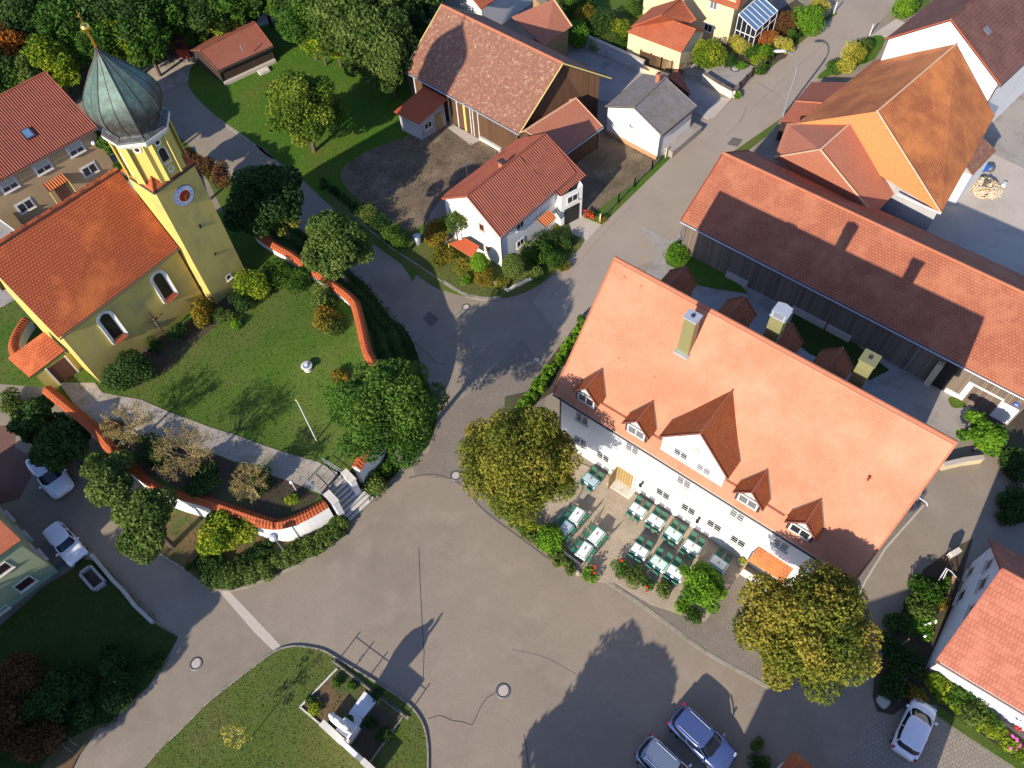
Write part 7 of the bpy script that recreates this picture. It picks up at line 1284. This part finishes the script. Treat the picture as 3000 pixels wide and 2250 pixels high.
# flower dots
def flowers(label, t, pts, mat, r=.06, z=.7, name='blossom_cluster'):
    c_ = T(t, *pts[0], z); mb = MB()
    for x, y in pts:
        for k in range(4): q = T(t, x+g.uniform(-14, 14), y+g.uniform(-14, 14), z+g.uniform(-.1, .15)); mb.ball(q, r*g.uniform(.7, 1.2), 0, 6)
    tag(mb.build(name, mat, None, c_*V(1, 1, 0)), label, 'flowers')
flowers('red blossoms on the oleander by the terrace entrance', 'C3', [(670, 1550), (660, 1590)], 'petal_red'); flowers('red blossoms at the left of the terrace planting', 'C3', [(885, 1490)], 'petal_red', z=1.1); flowers('red geranium blossoms in the terrace planting', 'D3', [(1085, 195), (1100, 220)], 'petal_red'); flowers('white blossoms on the bush beside the corner house', 'X6', [(460, 1360), (510, 1350), (580, 1330), (465, 1500)], 'petal_white', .07)
flowers('pink dahlias at the lower right edge', 'D4', [(2120, 1400), (2150, 1430), (2110, 1500), (2150, 1510), (2170, 1480)], 'petal_pink', .09, .5); flowers('red geraniums in the window box of the corner house', 'D4', [(2160, 1325), (2190, 1340)], 'petal_red', .08, 1.3); flowers('red flowers beside the garage drive of the white house', 'B3', [(595, 195), (625, 215), (650, 235)], 'petal_red', .08, .6); flowers('red flowers in the verge of the corner garden', 'X8', [(335, 735)], 'petal_red', .08, .5)
# ================================================================== terrace furniture
tdir = tI; ndir = nI
def mk_chair():
    th = thing('garden_chair', '', 'chair', V(0, 0, 0)); mb = MB()
    for i in range(5): mb.obox(V(-.17+.085*i, 0, .45), V(.036, 0, 0), V(0, .21, 0), V(0, 0, .012))
    mb.build('seat', 'green_slat', th); mb = MB()
    for i in range(4): mb.obox(V(-.23-.02*i, 0, .56+.1*i), V(.01, 0, 0), V(0, .21, 0), V(0, 0, .038))
    mb.build('backrest', 'green_slat', th)
    for sx in (-1, 1):
        for sy in (-1, 1): mb = MB(); mb.tube([V(sx*.2, sy*.19, 0), V(sx*.17, sy*.19, .45)]+([V(-.3, sy*.19, .92)] if sx < 0 else []), .014, 5); mb.build('leg', 'iron_grey', th)
    return th
def mk_table():
    th = thing('terrace_table', '', 'table', V(0, 0, 0)); mb = MB(); mb.obox(V(0, 0, .715), V(.54, 0, 0), V(0, .34, 0), V(0, 0, .015)); mb.build('tabletop', 'green_slat', th)
    for sx in (-1, 1):
        for sy in (-1, 1): mb = MB(); mb.tube([V(sx*.48, sy*.28, 0), V(sx*.45, sy*.26, .71)], .02, 5); mb.build('leg', 'iron_grey', th)
    return th
def copytree(o):
    r = o.copy(); C.objects.link(r)
    for c_ in list(o.children): d = c_.copy(); C.objects.link(d); d.parent = r
    return r
ch0, tb0 = mk_chair(), mk_table(); uc, ut = [0], [0]
def place(kind, x, y, rz, label, group, z=.06):
    src, cnt = (ch0, uc) if kind == 'c' else (tb0, ut); o = src if cnt[0] == 0 else copytree(src); cnt[0] += 1; o.location = (x, y, z); o.rotation_euler = (0, 0, rz); o['label'] = label; o['group'] = group; return o
def cloth(c, a, L, W, mat, label, drop=.16, seed=0):
    g2 = np.random.default_rng(seed); t_ = V(math.cos(a), math.sin(a), 0); n_ = V(-t_[1], t_[0], 0); mb = MB(); top_ = .06+.735; rows = []
    def P_(u, v, z): return V(c[0], c[1], 0)+t_*u+n_*v+e*z
    nu_, nv_ = 14, 10
    for j in range(nv_+1):
        r = []
        for i in range(nu_+1):
            u, v = -L/2+L*i/nu_, -W/2+W*j/nv_; du_, dv_ = max(0, abs(u)-.54), max(0, abs(v)-.34); d = du_+dv_; z = top_ - min(d*1.6, .25) + (.012*math.sin(u*17+v*9+seed) if d > 0 else .003*math.sin(u*11+seed)*math.sin(v*13)); uu = math.copysign(.54+du_*.35, u) if du_ else u; vv = math.copysign(.34+dv_*.35, v) if dv_ else v; r.append(P_(uu, vv, z))
        rows.append(r)
    mb.grid(rows); o = mb.build('tablecloth', mat, None, V(c[0], c[1], top_)); return tag(o, label, 'tablecloth')
aI = math.atan2(tI[1], tI[0]); aN = math.atan2(nI[1], nI[0])
TB = [(1020, 1082, 0, 'cloth', 'first table of the wall side row, nearest the inn door'), (1165, 1172, 0, 'cloth', 'second table of the wall side row'), (1307, 1278, 0, 'cloth_mint', 'third, mint coloured table of the wall side row'), (1460, 1385, 0, 'cloth', 'fourth table of the wall side row'), (1675, 1515, 0, 'cloth', 'last table by the porch roof, half behind the bamboo'),
      (1035, 1412, 0, 'cloth', 'first table of the street side row'), (1190, 1512, 0, 'cloth_mint', 'second, mint coloured table of the street side row'), (1325, 1590, 0, 'cloth', 'third table of the street side row beside the bamboo'),
      (685, 1290, 1, 'cloth', 'crosswise table nearer the inn at the left of the terrace'), (588, 1408, 1, 'cloth', 'crosswise table nearer the square at the left of the terrace'), (637, 840, 0, 'cloth_blue', 'bluish table in the tree shade left of the inn door'), (525, 1125, 1, 'cloth', 'small table half hidden under the golden tree'), (430, 1235, 1, 'cloth_blue', 'shaded table beneath the edge of the golden tree')]
for i, (x, y, r, m, lb) in enumerate(TB):
    c_ = T('C3', x, y, .8); a = aI+(math.pi/2 if r else 0)+(.05*math.sin(i*3)); place('t', c_[0], c_[1], a, 'slatted garden table under the cloth, '+' '.join(lb.split(' ')[:9]), 'terrace tables')
    cloth(c_, a, 1.36, .96, m, {'cloth': 'white', 'cloth_mint': 'mint green', 'cloth_blue': 'pale blue'}[m]+' tablecloth on the '+lb, seed=i)
    t_ = V(math.cos(a), math.sin(a), 0); n_ = V(-t_[1], t_[0], 0)
    for sn, side in ((1, 'inn side' if not r else 'left side'), (-1, 'square side' if not r else 'right side')):
        for st_ in (-1, 1):
            q = c_+t_*st_*.3+n_*sn*(.44 if sn < 0 else .5)+V(g.normal()*.03, g.normal()*.03, 0); place('c', q[0], q[1], math.atan2(-n_[1]*sn, -n_[0]*sn)+g.normal()*.12, 'green slatted chair, %s of the %s' % (side, ' '.join(lb.replace(', mint coloured', ' mint').split(',')[0].split(' ')[:8])), 'chairs at the %s %s' % (lb, side))
    mb = MB(); q = c_+e*.03; mb.lathe([(.05, q[2]), (.06, q[2]+.05), (.02, q[2]+.1)], q, 8); tag(mb.build('table_decoration', 'terracotta', None, q), 'small clay bowl on the '+lb, 'bowl')
# terrace railing, planters, statue
p, q = T('C3', 425, 1465, .06), T('C3', 545, 1605, .06); q = T('C3', 560, 1570, .06); mb = MB()
for z in (.3, .6, .85): mb.tube([p+e*z, q+e*z], .02, 5)
for f_ in (0, .33, .66, 1): s = lerp(p, q, f_); mb.tube([s, s+e*.9], .025, 5)
tag(mb.build('railing', 'iron_grey', None, p), 'short grey metal railing at the left corner of the terrace', 'railing')
strip('low_wall', [T('C3', 415, 1475), T('C3', 545, 1620)], .2, 0, .22, 'concrete')
sc = T('C3', 1985, 1655, .5); stt = thing('cream_statue', 'cream stone animal figure beside the tiled porch roof', 'statue', sc*V(1, 1, 0)); mb = MB(); mb.box(sc[:2], tI, .5, .3, .3, 0, .06); mb.build('base', 'pale_stone', stt); mb = MB(); bq = sc*V(1, 1, 0); mb.tube([bq-tI*.2+e*.45, bq+e*.6, bq+tI*.2+e*.75, bq+tI*.3+e*.95], [.1, .16, .14, .06], 8); mb.ball(bq+tI*.33+e*1.0, .11); mb.build('figure', 'pale_stone', stt)
pc_ = T('C3', 1862, 1508, .3); pot = thing('plant_pot', 'round stone pot with a small plant by the inn wall', 'plant pot', pc_*V(1, 1, 0)); mb = MB(); mb.lathe([(.18, .06), (.27, .4), (.24, .4), (.2, .36)], pc_, 14); mb.build('pot', 'pale_stone', pot); leaves('plant', 'leaf_lime', [((pc_[0], pc_[1], .5), .2)], 160, .06, pot, seed=9)
pc_ = T('D4', 835, 200, .3); mb = MB(); mb.lathe([(.25, 0), (.3, .3), (.26, .32), (.1, .26)], pc_, 16); tag(mb.build('round_planter', 'concrete', None, pc_*V(1, 1, 0)), 'round grey basin on the gravel right of the golden tree', 'planter')
bush('box_plant', 'yellow green box plant flanking the open inn door', 'C3', 840, 770, .3, 'leaf_lime', h=1.2, n=900, leaf=.05, seed=91, z=.06)
# ================================================================== cars
def car(label, t, fx, fy, rx, ry, paint, L=None, hatch=True, W=None, roofh=1.42, wagon=False, boxy=False, h0=.55):
    F, R_ = T(t, fx, fy, h0), T(t, rx, ry, h0); ax = unit((F-R_)*V(1, 1, 0)); Lm = np.linalg.norm((F-R_)[:2]); L = L or Lm; c0 = (F+R_)/2*V(1, 1, 0) if L == Lm else R_*V(1, 1, 0)+ax*L/2
    sy = V(-ax[1], ax[0], 0); W = W or .44*L; hw = W/2; th = thing('parked_car', label, 'car', c0); k_ = L/4.2; P_ = lambda x, y, z: c0+ax*(x-.5)*L+sy*y+e*z*k_
    st_ = [(0, .72, .66, .3), (.015, .84, .82, .24), (.06, .95, .93, .2), (.18, 1, .96, .18), (.5, 1, .95, .18), (.70, 1, .91, .18), (.80, .985, .86, .18), (.92, .95, .76, .2), (.98, .84, .66, .24), (1.0, .66, .56, .3)] if not boxy else [(0, .93, .8, .3), (.01, .97, .92, .26), (.2, 1, .96, .2), (.6, 1, .95, .2), (.72, 1, .93, .2), (.95, .98, .84, .22), (.99, .96, .78, .28), (1, .92, .7, .34)]
    st_ = [(x, w_, z_, b_) for x, w_, z_, b_ in st_]; rows = []
    for x, w_, z_, b_ in st_:
        w2 = w_*hw; r = [(-w2*.8, b_), (-w2*.97, b_+.1), (-w2, (b_+z_)/2), (-w2*.985, z_-.12), (-w2*.93, z_-.03), (-w2*.8, z_), (-w2*.4, z_+.035), (0, z_+.045)]; r = r+[(-y, z) for y, z in r[-2::-1]]; rows.append([P_(x, y, z) for y, z in r])
    mb = MB(); mb.grid(rows); mb.face(rows[0]); mb.face(rows[-1]); 
    for i in range(len(rows)-1): mb.face([rows[i][0], rows[i+1][0], rows[i+1][-1], rows[i][-1]])
    body = mb.build('body', paint, th)
    x0, x1, y0, y1 = ((.03, .75, .10, .56) if wagon else (.05, .80, .13, .60)) if not boxy else (.01, .70, .03, .52)
    def ring(xa, xb, w_, z, ex=4.5, k=40):
        out = []
        for i in range(k):
            a = 2*math.pi*i/k; cx, sx = math.cos(a), math.sin(a); f_ = (abs(cx)**ex+abs(sx)**ex)**(-1/ex); x = (xa+xb)/2+(xb-xa)/2*f_*cx
            taper = 1-.16*max(0, (x-.45))*1.6-.10*max(0, .25-x)*2; out.append(P_(x, w_*hw*f_*sx*taper, z))
        return out
    zb = .93; zr = roofh; lv = [(0, 0), (.45, .40), (.85, .82), (1, 1)]
    rg = [ring(lerp(x0, y0, q), lerp(x1, y1, q), lerp(.95, .78, q), lerp(zb-.03, zr-.02, z)) for z, q in lv]
    mb = MB(); mb.grid(rg, 0, True, None, True); mb.build('window_glass', 'glass', th)
    mb = MB(); rr = [ring(y0-.02, y1+.02, .83, zr-.035, 7), ring(y0-.005, y1+.005, .81, zr, 7), ring(y0+.03, y1-.03, .73, zr+.025, 7), ring(y0+.12, y1-.13, .45, zr+.04)]; mb.grid(rr, 0, True, None, True); mb.face(rr[-1], 0, None, True); mb.build('roof', paint, th)
    mb = MB()
    for s in (-1, 1):
        for pa, pb in (((x1-.03, .86), (y1, .76)), ((x0+.05, .86), (y0+.01, .76)), (((x0+x1)/2-.02, .955), ((y0+y1)/2, .79))):
            mb.tube([P_(pa[0], s*hw*pa[1], zb-.02), P_(lerp(pa[0], pb[0], .5), s*hw*(lerp(pa[1], pb[1], .5)+.025), (zb+zr)/2), P_(pb[0], s*hw*pb[1], zr-.02)], .035, 5)
    mb.build('pillar', paint, th); 
    for s in (-1, 1):
        if wagon or L > 4: mb = MB(); mb.tube([P_(y0+.05, s*hw*.62, zr+.02), P_(y0+.1, s*hw*.62, zr+.06), P_(y1-.1, s*hw*.62, zr+.06), P_(y1-.05, s*hw*.62, zr+.01)], .016, 5); mb.build('roof_rail', 'zinc', th)
        mb = MB(); mb.obox(P_(x1-.06, s*hw*1.08, .98), ax*.06, sy*.08, e*.06); mb.build('mirror', paint, th)
        for x in (.17, .8):
            cw = P_(x, s*hw*.93, .31); rad = .31*k_; ring_ = lambda rr_, o_: [cw+sy*s*o_+ax*rr_*math.cos(a)+e*rr_*math.sin(a) for a in [2*math.pi*i/18 for i in range(18)]]
            mb = MB(); mb.grid([ring_(rad, -.1), ring_(rad, .07), ring_(rad*.9, .09), ring_(rad*.6, .085)], 0, True, None, True); mb.face(ring_(rad*.6, .07)); wo = mb.build('wheel', 'rubber', th); mb = MB(); mb.face(ring_(rad*.6, .088)); mb.build('rim', 'zinc', wo)
        mb = MB(); mb.obox(P_(.962, s*hw*.70, .67), ax*.07, sy*.12, e*.045); mb.build('headlight', 'lamp_clear', th)
        mb = MB(); mb.obox(P_(.022, s*hw*.82, .78), ax*.05, sy*.07, e*.09); mb.build('taillight', 'lamp_red', th)
    mb = MB(); mb.obox(P_(.004, 0, .55), ax*.02, sy*.25, e*.05); mb.build('number_plate', 'white_paint', th); mb = MB(); mb.obox(P_(.985, 0, .42), ax*.05, sy*hw*.6, e*.07); mb.build('grille', 'black_iron', th)
    return th
car('white hatchback parked facing the shrubs at the lower right corner', 'D4', 1420, 1128, 1232, 1552, 'paint_white', hatch=True)
car('blue grey estate car at the bottom edge, farther right of the two', 'D3', 1770, 1640, 1315, 1215, 'paint_blue', wagon=True)
car('silver blue estate car at the bottom edge, half cut off', 'D3', 1500, 1890, 1045, 1465, 'paint_silver', wagon=True)
car('boxy white car with a sunlit bonnet beside the green house', 'Y3', 955, 775, 640, 412, 'paint_white', boxy=True, roofh=1.38)
car('white estate car half hidden under the dark evergreen', 'C1', 520, 945, 300, 660, 'paint_white', wagon=True)
# ================================================================== fences, walls, small objects
def fence(name, label, pts, h, mat, postm, step=1.6, z=0.0, mesh=True, rails=(.2, .9), cat='fence', pw=.045, boards=None):
    th = thing(name, label, cat, pts[len(pts)//2]*V(1, 1, 0)); mb = MB()
    for a, b in zip(pts[:-1], pts[1:]):
        a, b = a*V(1, 1, 0)+e*z, b*V(1, 1, 0)+e*z; L = np.linalg.norm(b-a); t_ = unit(b-a)
        for r in rails: mb.tube([a+e*h*r, b+e*h*r], .018, 4)
        if boards:
            k = int(L/boards)
            for i in range(k): mb.obox(lerp(a, b, (i+.5)/k)+e*h*.5, t_*boards*.32, V(-t_[1], t_[0], 0)*.012, e*h*.46)
        elif mesh:
            k = int(L/.25)
            for i in range(k): mb.tube([lerp(a, b, (i+.5)/k)+e*.08, lerp(a, b, (i+.5)/k)+e*h*.92], .008, 4, 0, False)
    mb.build('fence_panel', mat, th)
    for a, b in zip(pts[:-1], pts[1:]):
        L = np.linalg.norm((b-a)[:2]); k = max(1, int(round(L/step)))
        for i in range(k+1): q = lerp(a, b, i/k)*V(1, 1, 0)+e*z; m2 = MB(); m2.obox(q+e*h*.52, V(pw, 0, 0), V(0, pw, 0), e*h*.52); m2.build('post', postm, th)
    return th
fence('wire_fence', 'wire fence on pale posts along the verge right of the white house', TL('B3', (710, 290), (860, 130))+TL('A3', (990, 1520), (1130, 1380), (1240, 1280)), 1.0, 'iron_grey', 'pale_stone', 2.3, .09)
fence('picket_fence', 'brown picket fence at the street side of the patio', TL('X2', (1150, 1190), (1330, 1010), (1450, 900)), 1.0, 'grey_wood', 'dark_wood', 1.5, .08, boards=.12)
fence('picket_fence', 'dark fence between the yellow house shrubs and the street', TL('X2', (1450, 900), (1680, 700), (1900, 500), (2100, 380)), .9, 'dark_wood', 'dark_wood', 2, .04)
def lowwall(name, label, pts, w, h, mat, cap=None, z=0.0):
    th = thing(name, label, 'wall', pts[len(pts)//2]*V(1, 1, 0)); P = [q*V(1, 1, 0) for q in pts]
    for a, b in zip(P[:-1], P[1:]): pass
    s = strip('wall_body', P, w, z, z+h, mat, kind=None); s.parent = th; s.location = tuple(-BASES[th.name])
    if cap: s = strip('wall_cap', P, w+.08, z+h, z+h+.05, cap, kind=None); s.parent = th; s.location = tuple(-BASES[th.name])
    return th
lowwall('patio_wall', 'pale stone wall with a board fence top along the patio beside the driveway', TL('X2', (700, 1040), (900, 1170), (1080, 1270)), .3, .8, 'pale_stone', 'grey_wood'); lowwall('patio_wall', 'dark wall along the street edge of the patio', TL('X2', (1090, 1270), (1140, 1200)), .3, .8, 'stone', 'grey_wood')
lowwall('yard_wall', 'long weathered grey wall between barn yard and back garden', TL('A3', (440, 300), (640, 400), (800, 470), (1060, 590)), .3, 1.3, 'grey_plaster', 'concrete')
fence('lattice_fence', 'brown lattice fence in front of the cream garage', TL('A3', (1030, 510), (1200, 570), (1370, 625)), 1.4, 'brown_wood', 'brown_wood', 1.5, .05, boards=.14)
lowwall('pale_wall', 'cream wall strip below the lattice fence beside the grey roof', TL('A3', (1060, 590), (1200, 640), (1260, 660)), .25, .8, 'yellow_plaster')
lowwall('garden_kerb_wall', 'low white kerb wall at the tip of the corner garden', TL('X8', (930, 975), (1050, 1055), (1190, 1130), (1260, 1085), (1440, 995), (1560, 950)), .16, .25, 'pale_stone', z=.08)
lowwall('garden_wall', 'low dark mossy wall edging the shaded lower left garden', TL('Y3', (1130, 740), (1250, 880), (1390, 1050), (1520, 1180), (1660, 1360))+TL('D1', (1250, 490)), .22, .4, 'stone')
lowwall('sandstone_edging', 'sandstone edging beside the garden path of the corner house', TL('X6', (790, 800), (740, 1000), (690, 1150)), .25, .3, 'orange_stone')
mb = MB(); q = [T('Y3', 1130, 880), T('Y3', 1310, 1080), T('Y3', 1170, 1180), T('Y3', 1000, 985)]
for i in range(4): a, b = q[i], q[(i+1) % 4]; d = unit(b-a); mb.obox((a+b)/2+e*.25, d*(np.linalg.norm(b-a)/2-.06), V(-d[1], d[0], 0)*.08, e*.2)
mb.prism([lerp(sum(q)/4, x, .9)[:2] for x in q], .1, .14, 1); tag(mb.build('stone_trough', ['granite', 'soil'], None, q[0]), 'rectangular stone bordered bed on the shaded garden by the green house', 'trough')
# boulder, signs, lamps
mb = MB(); c_ = T('D4', 1078, 1120, .2); mb.grid([[V(c_[0], c_[1], z)+V(math.cos(a), math.sin(a), 0)*r*(1+.15*math.sin(3*a+z*5)) for a in [2*math.pi*k/12 for k in range(12)]] for z, r in ((0, .36), (.2, .37), (.33, .3), (.4, .15), (.41, .02))], 0, True, None, True); tag(mb.build('boulder', 'stone', None, c_*V(1, 1, 0)), 'pale boulder in the planting beside the white hatchback', 'rock')
b0 = T('X6', 560, 940, .05); gt = thing('garden_gate', 'white metal gate frame beside the lane at the corner house', 'gate', b0); mb = MB(); a_, b_ = T('X6', 545, 940, .05), T('X6', 720, 830, .05); mb.tube([a_, a_+e*.3, T('X6', 715, 680, 1.3), T('X6', 770, 720, 1.3)], .035, 6); mb.tube([T('X6', 870, 830, .1), T('X6', 770, 715, 1.3)], .035, 6); mb.tube([T('X6', 610, 950, .05), T('X6', 730, 700, 1.25)], .03, 6); mb.build('gate_frame', 'white_paint', gt)
bx = T('X6', 800, 510, .6); mb = MB(); mb.box(bx[:2], unit(T('X6', 870, 470)-T('X6', 730, 550)), .75, .3, .5, 0, .5); mb.box(bx[:2], V(1, 0, 0), .06, .06, .5, 0, 0); tag(mb.build('letter_box', 'pale_stone', None, bx*V(1, 1, 0)), 'cream letter box on a post at the lane fence', 'letter box')
pl0 = T('X6', 120, 1650); mb = MB(); mb.tube([pl0, pl0+e*.8, pl0+e*1.9], [.04, .04, .04], 6); tag(mb.build('wooden_stake', 'grey_wood', None, pl0), 'grey stake among the dark shrubs along the lane', 'stake')
wl = [('C4', 1530, 690, 1840, 670)]
lowwall('garden_end_wall', 'cream wall stub between the inn gable and the leafy tree', TL('C4', (1530, 760), (1700, 720), (1850, 700)), .25, .7, 'cream_plaster', 'concrete')
q = T('C4', 1355, 985, 2.4); mb = MB(); mb.obox(q+e*.1, tI*.05, nI*.35, e*.02); mb.tube([q, q+tI*.6-e*.1, q+tI*.75-e*.35], .04, 5); tag(mb.build('wall_bracket', 'gutter_white', None, q), 'white gutter bracket sticking out from the right gable of the inn', 'gutter bracket')
# heap of firewood
hc = T('X3', 1700, 890); R_ = 205*.226/pxm(hc); th = thing('firewood_heap', 'heap of split pale firewood in the yard behind the orange barn', 'firewood', hc); mb = MB()
for i in range(520):
    a = g.uniform(0, 6.28); r = R_*math.sqrt(g.random()); z = (1-r/R_)*1.0*g.uniform(.5, 1)+.05; d = unit(g.normal(size=3)*V(1, 1, .4)); s = unit(np.cross(d, V(0, 0, 1))); mb.obox(V(hc[0]+r*math.cos(a), hc[1]+r*math.sin(a), z), d*g.uniform(.1, .2), s*g.uniform(.03, .07), np.cross(d, s)*g.uniform(.02, .05), int(g.random() < .35))
o_f = mb.build('logs', ['log_wood', 'pale_stone'], th); o_f['kind'] = 'stuff'
mb = MB(); mb.lathe([(0, .0), (R_*.8, .02), (R_*.4, .6), (.05, .95)], hc, 12); mb.build('core', 'bark', th)
bn = thing('blue_barrow', 'blue wheelbarrow with a dark tarpaulin beside the firewood heap', 'wheelbarrow', T('X3', 1710, 640)); bc_ = T('X3', 1700, 640, .4); mb = MB(); mb.obox(bc_+e*.1, V(.3, .1, 0), V(-.08, .22, 0), e*.2); mb.build('tray', 'blue_plastic', bn); mb = MB(); mb.ball(T('X3', 1775, 630, .35), .4, 0, 10, .8); mb.build('tarpaulin', 'iron_grey', bn)
for x, y, lb in ((1370, 1010, 'white drain box at the corner of the orange barn'), (1945, 860, 'small white stone at the edge of the firewood heap')):
    c_ = T('X3', x, y); mb = MB(); mb.box(c_, V(.7, .7, 0), .45, .3, .3); tag(mb.build('white_box', 'white_paint', None, c_), lb, 'box')
# drum and bicycle stand, small things
dc = T('B2', 1440, 390, .9); mb = MB(); mb.lathe([(.32, .08), (.33, .9), (.28, .92), (.05, .9)], dc, 16); tag(mb.build('rain_barrel', 'galv', None, dc*V(1, 1, 0)), 'pale blue rain barrel in the garden hedge of the white house', 'barrel')
bs = T('D1', 600, 1480, .1); bst = thing('bicycle_stand', 'bent metal bicycle stand hoops beside the brown shrubs', 'bicycle stand', bs)
for k_, (x, y) in enumerate(((570, 1500), (620, 1450))):
    c_ = T('D1', x, y, .1); mb = MB(); dd = unit(T('D1', 700, 1600)-T('D1', 560, 1430)); mb.tube([c_-dd*.35, c_-dd*.35+e*.5, c_-dd*.2+e*.75, c_+dd*.2+e*.75, c_+dd*.35+e*.5, c_+dd*.35], .025, 6); mb.build('hoop', 'iron_grey', bst)
for lb, t_, x, y in (('small white post beside the garden verge of the top street', 'A4', 960, 290), ('leaning white post at the end of the top driveway', 'A4', 1205, 110), ('white post at the hedge end by the top street', 'A4', 670, 110)):
    c_ = T(t_, x, y); mb = MB(); mb.tube([c_, c_+e*1.3], .07, 6); tag(mb.build('white_post', 'white_paint', None, c_), lb, 'post')
nb_t = bpy.data.objects.get('tmp')
zone('pavement', TL('D4', (700, 1720), (980, 1235), (1120, 1240), (1300, 1500), (1560, 1430), (1500, 1170), (2300, 1720)), .01, 'pavers', .01)
zone('grass_verge', TL('D4', (1500, 1170), (1560, 1180), (1750, 1300), (2000, 1480), (2300, 1680), (2300, 1760), (1990, 1560), (1700, 1370), (1500, 1230)), .05, 'grass', .05)
zone('garden_soil', TL('D4', (1000, 900), (1130, 600), (1260, 300), (1400, 50), (1600, -100), (1800, -200), (1500, 800), (1600, 950), (2300, 1500), (2300, 1650), (1500, 1150), (1300, 1120), (1150, 1230), (1020, 1200), (985, 1080)), .02, 'soil', .02, 0)
zone('garden_soil', TL('B4', (1900, 1640), (2300, 1200), (2300, 2300), (1980, 2150), (1780, 2020), (1850, 1800)), .03, 'soil', .02)
